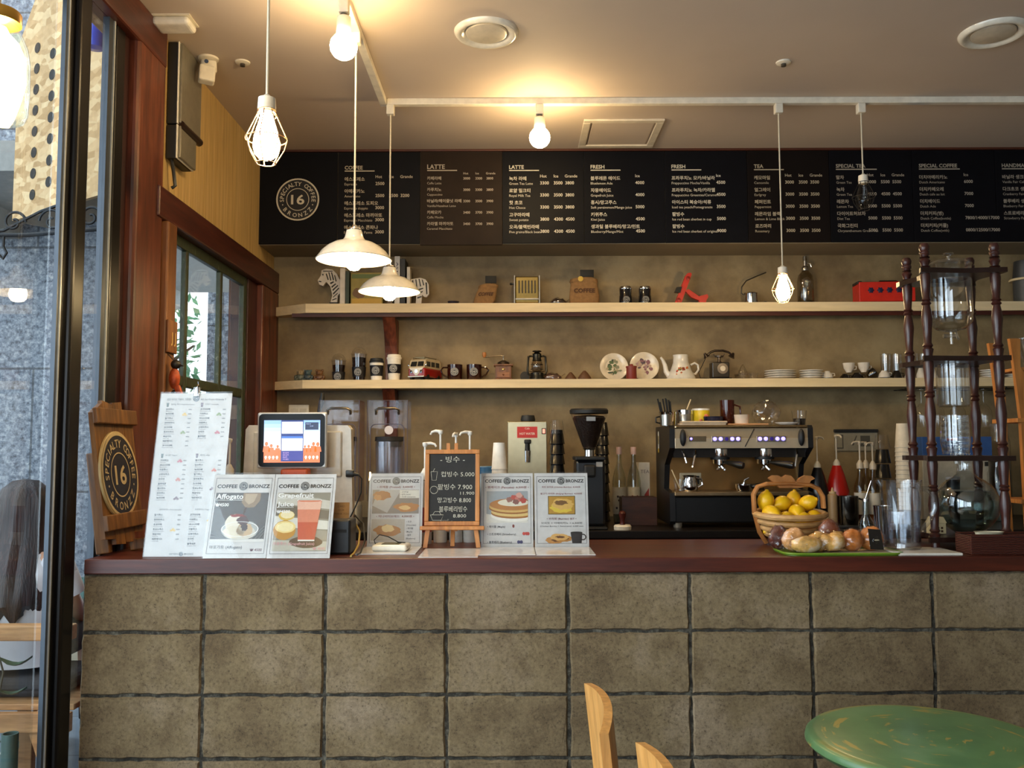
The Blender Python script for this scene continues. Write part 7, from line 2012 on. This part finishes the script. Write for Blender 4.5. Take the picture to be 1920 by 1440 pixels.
MB().lathe([(0, -.05), (.035, -.045), (.042, 0), (.036, .045), (.02, .06), (0, .06)], seg=20).build('vessel', M('1c4ac8', .2), t)
MB().cyl((0, 0, .06), (0, 0, .30), .003).build('hanger', IB, t)

# bench with a seated person
BW = WOOD('bench_pine', ['a87444', 'bc8a56', 'c89a66'], (1, 9, 9), .6, .1, .3)
t = T('garden_bench', 'pine bench outside with its back rail towards the glass', 'bench', (-2.3, 3.55, 0))
MB().box(-.75, .56, -.03, .03, .655, .715, .006).build('back_rail', BW, t)
for k_ in range(4): MB().box(-.75, .56, .02 + k_ * .105, .115 + k_ * .105, .375, .40, .004).build('seat_slat', BW, t)
MB().box(-.75, .56, -.02, .015, .30, .375, .004).build('apron', BW, t)
for x in (-.7, .16, .48):
    MB().at(Tr(x, 0, 0)).box(-.035, .035, -.02, .02, 0, .655, .004).build('rear_leg', BW, t)
    MB().box(x - .035, x + .035, .40, .44, -.01, .374, .004).build('front_leg', BW, t)
MB().add([(.37, .0, .36), (.41, .0, .36), (.53, .02, .0), (.49, .02, .0), (.37, .03, .36), (.41, .03, .36), (.53, .05, .0), (.49, .05, .0)], [[0, 1, 2, 3], [7, 6, 5, 4], [0, 4, 5, 1], [3, 2, 6, 7], [0, 3, 7, 4], [1, 5, 6, 2]]).build('brace', BW, t)
t = T('seat_cushion', 'dark grey cushion on the pine bench outside', 'cushion', (-2.13, 3.80, .4012))
MB().box(-.28, .30, -.16, .2, 0, .075, .035, 4).build('cushion', M('3c3a3a', .9, 0, .1, 40, .2), t)
b = MB().tube([(-.28, -.162, .038), (.3, -.162, .038)], .004, 6).build('piping', M('2c2a2a', .9), t)

# the person: one skinned body, then shirt, skirt and hair
def skin(name, verts, edges, radii, mat, parent, root=0, sub=2):
    me = bpy.data.meshes.new(name)
    me.from_pydata(verts, edges, [])
    o = bpy.data.objects.new(name, me); SC.collection.objects.link(o)
    md = o.modifiers.new('s', 'SKIN'); md.use_smooth_shade = True
    o.modifiers.new('d', 'SUBSURF').levels = sub
    o.modifiers['d'].render_levels = sub
    for i, r in enumerate(radii):
        me.skin_vertices[0].data[i].radius = r if isinstance(r, tuple) else (r, r)
        me.skin_vertices[0].data[i].use_root = (i == root)
    me.materials.append(mat)
    if parent is not None: o.parent = parent
    return o
t = T('person', 'person with long dark hair and white top sitting on the bench outside', 'person', (-2.10, 3.80, .505))
SKIN = M('c89a7c', .5, 0, .05)
V = [(0, 0, .09), (0, -.005, .22), (0, .0, .36), (0, .015, .45), (0, .02, .53), (0, .03, .60), (0, .035, .68),
     (-.15, .0, .42), (-.20, .04, .26), (-.16, .22, .16), (-.12, .30, .13),
     (.15, .0, .42), (.20, .04, .26), (.16, .22, .16), (.12, .30, .13),
     (-.09, .05, .07), (-.10, .44, .06), (-.10, .46, -.40), (-.10, .58, -.44),
     (.09, .05, .07), (.10, .44, .06), (.10, .46, -.40), (.10, .58, -.44)]
E_ = [(0, 1), (1, 2), (2, 3), (3, 4), (4, 5), (5, 6), (3, 7), (7, 8), (8, 9), (9, 10), (3, 11), (11, 12), (12, 13), (13, 14), (0, 15), (15, 16), (16, 17), (17, 18), (0, 19), (19, 20), (20, 21), (21, 22)]
RR = [(.14, .10), (.12, .09), (.13, .095), (.11, .075), .048, (.075, .085), (.072, .088), .05, .042, .034, .028, .05, .042, .034, .028, .085, .065, .042, .03, .085, .065, .042, .03]
skin('body', V, E_, RR, SKIN, t)
for s in (-1, 1):                                    # hands resting on the lap, five fingers each
    h = skin('hand', [(s * .12, .30, .13), (s * .10, .35, .125), (s * .09, .385, .122)], [(0, 1), (1, 2)], [.022, (.032, .018), (.030, .014)], SKIN, t)
    for q, (dx, ln) in enumerate(((-.022, .055), (-.008, .066), (.007, .062), (.021, .048))):
        bx = s * .09 + dx
        skin('finger', [(bx, .385, .122), (bx, .385 + ln * .5, .124), (bx, .385 + ln, .112)], [(0, 1), (1, 2)], [.009, .0085, .007], SKIN, h, 0, 1)
    skin('thumb', [(s * .075, .335, .128), (s * .05, .365, .128), (s * .045, .39, .122)], [(0, 1), (1, 2)], [.010, .009, .008], SKIN, h, 0, 1)
b = MB().lathe([(.165, .0), (.162, .05), (.152, .16), (.158, .30), (.165, .38), (.13, .46), (.075, .50), (.055, .505)], (0, .0, 0), 32, .72)
b.build('top_garment', M('dcdfe4', .8, 0, .05, 20, .2), t)
for s in (-1, 1):
    MB().tube([(s * .12, 0, .43), (s * .165, .0, .41), (s * .205, .03, .28)], [.062, .062, .060], 14).build('sleeve', M('dcdfe4', .8, 0, .05, 20, .2), t)
    MB().tube([(s * .09, .0, .08), (s * .10, .25, .075), (s * .10, .47, .055), (s * .10, .475, -.10), (s * .10, .475, -.36)], [.10, .09, .075, .065, .055], 14).build('trouser_leg', M('22242a', .8), t)
    MB().at(Tr(s * .10, .53, -.45)).ball((0, 0, 0), (.045, .12, .04), 16, 10).build('shoe', MATTBLACK, t)
# hair
b = MB()
prof = [(.0, .775), (.05, .768), (.09, .735), (.108, .69), (.112, .62), (.115, .54), (.130, .44), (.140, .34), (.138, .26), (.10, .21)]
n = 48; vv = []; ff = []
for i, (r, z) in enumerate(prof):
    for k_ in range(n):
        a = 2 * pi * k_ / n
        w_ = 1 + .04 * math.sin(9 * a + i * .4) + .03 * math.sin(17 * a)
        face = max(0.0, math.sin(a)) ** 2 if z < .70 else 0          # pulled aside from the face
        vv.append((r * w_ * math.cos(a) * (1.0), (r * w_ * math.sin(a)) * (1.0 - .78 * face) * .95 + .02 - .17 * max(0, (.55 - z)), z + .03 * math.sin(7 * a) * (1 if i == len(prof) - 1 else 0)))
for i in range(len(prof) - 1):
    for k_ in range(n): ff.append([i * n + k_, i * n + (k_ + 1) % n, (i + 1) * n + (k_ + 1) % n, (i + 1) * n + k_])
ff.append([(len(prof) - 1) * n + k_ for k_ in range(n)])
def hair_mat():
    m, nt, bs = _new('dark_brown_hair')
    f = _noise(nt, _coords(nt, (60, 60, 2)), 2.5, 4)
    nt.links.new(_ramp(nt, f, [(.3, '171012'), (.55, '2a1c1a'), (.75, '4c302a')]), bs.inputs['Base Color']); bs.inputs['Roughness'].default_value = .4
    _bump(nt, bs, f, .6)
    return m
b.add(vv, ff, True).build('hair', hair_mat(), t)
f = MB()
f.ball((0, .115, .635), (.012, .018, .014), 10, 8)
f.build('nose', SKIN, t)
for s in (-1, 1):
    MB().ball((s * .03, .106, .662), (.011, .007, .006), 10, 8).build('eye', M('f0ece6', .3), t)
    MB().ball((s * .076, .03, .645), (.010, .018, .028), 10, 8).build('ear', SKIN, t)
MB().ball((0, .108, .598), (.022, .008, .006), 12, 8).build('mouth', M('a85a50', .5), t)
# leafy stem stuck by the cushion, pipe bollard
t = T('leafy_stem', 'green leafy stem standing between the bench cushion and the glass', 'plant', (-1.96, 3.42, 0))
b = MB().tube([(0, 0, .05), (.01, 0, .30), (.0, 0, .45), (.02, .0, .56), (-.01, 0, .66)], [.006, .006, .005, .004, .003], 8)
b.build('stem', M('4a4434', .7), t)
for (z, a, l, w_, dr) in ((.42, 200, .16, .035, .05), (.50, 20, .10, .02, -.02), (.56, 160, .07, .02, .0), (.62, 10, .12, .03, -.03), (.65, 190, .14, .03, -.02), (.30, 340, .12, .03, .02)):
    c_, s_ = math.cos(R(a)), math.sin(R(a))
    vv = []
    for i in range(7):
        f_ = i / 6; ww = w_ * math.sin(pi * f_) ** .8
        vv += [(l * f_ * c_ - ww * s_, l * f_ * s_ + ww * c_, z + dr * math.sin(pi * f_) ), (l * f_ * c_, l * f_ * s_, z + dr * math.sin(pi * f_) - .008), (l * f_ * c_ + ww * s_, l * f_ * s_ - ww * c_, z + dr * math.sin(pi * f_))]
    ff = []
    for i in range(6):
        ff += [[3 * i, 3 * i + 3, 3 * i + 4, 3 * i + 1], [3 * i + 1, 3 * i + 4, 3 * i + 5, 3 * i + 2]]
    MB().add(vv, ff, True).build('leaf', M('35513a', .4, 0, .15, 30), t)
MB().lathe([(0, -.01), (.085, -.01), (.1, .09), (.09, .09), (.08, .07), (0, .07)], seg=24).build('pot', M('5a544c', .8), t)
p = P(19, 1375, 2.75)
t = T('pipe_bollard', 'short grey-green pipe post standing by the shopfront glass', 'post', (p.x, 2.75, -.01))
MB().lathe([(0, 0), (.024, 0), (.024, p.z + .01), (.019, p.z + .01), (.019, p.z - .06), (0, p.z - .06)], seg=24).build('pipe', M('3f5650', .4, .3), t)
MB().cyl((-.024, 0, p.z - .05), (-.06, -.01, p.z - .055), .004).build('bolt', STEEL, t)
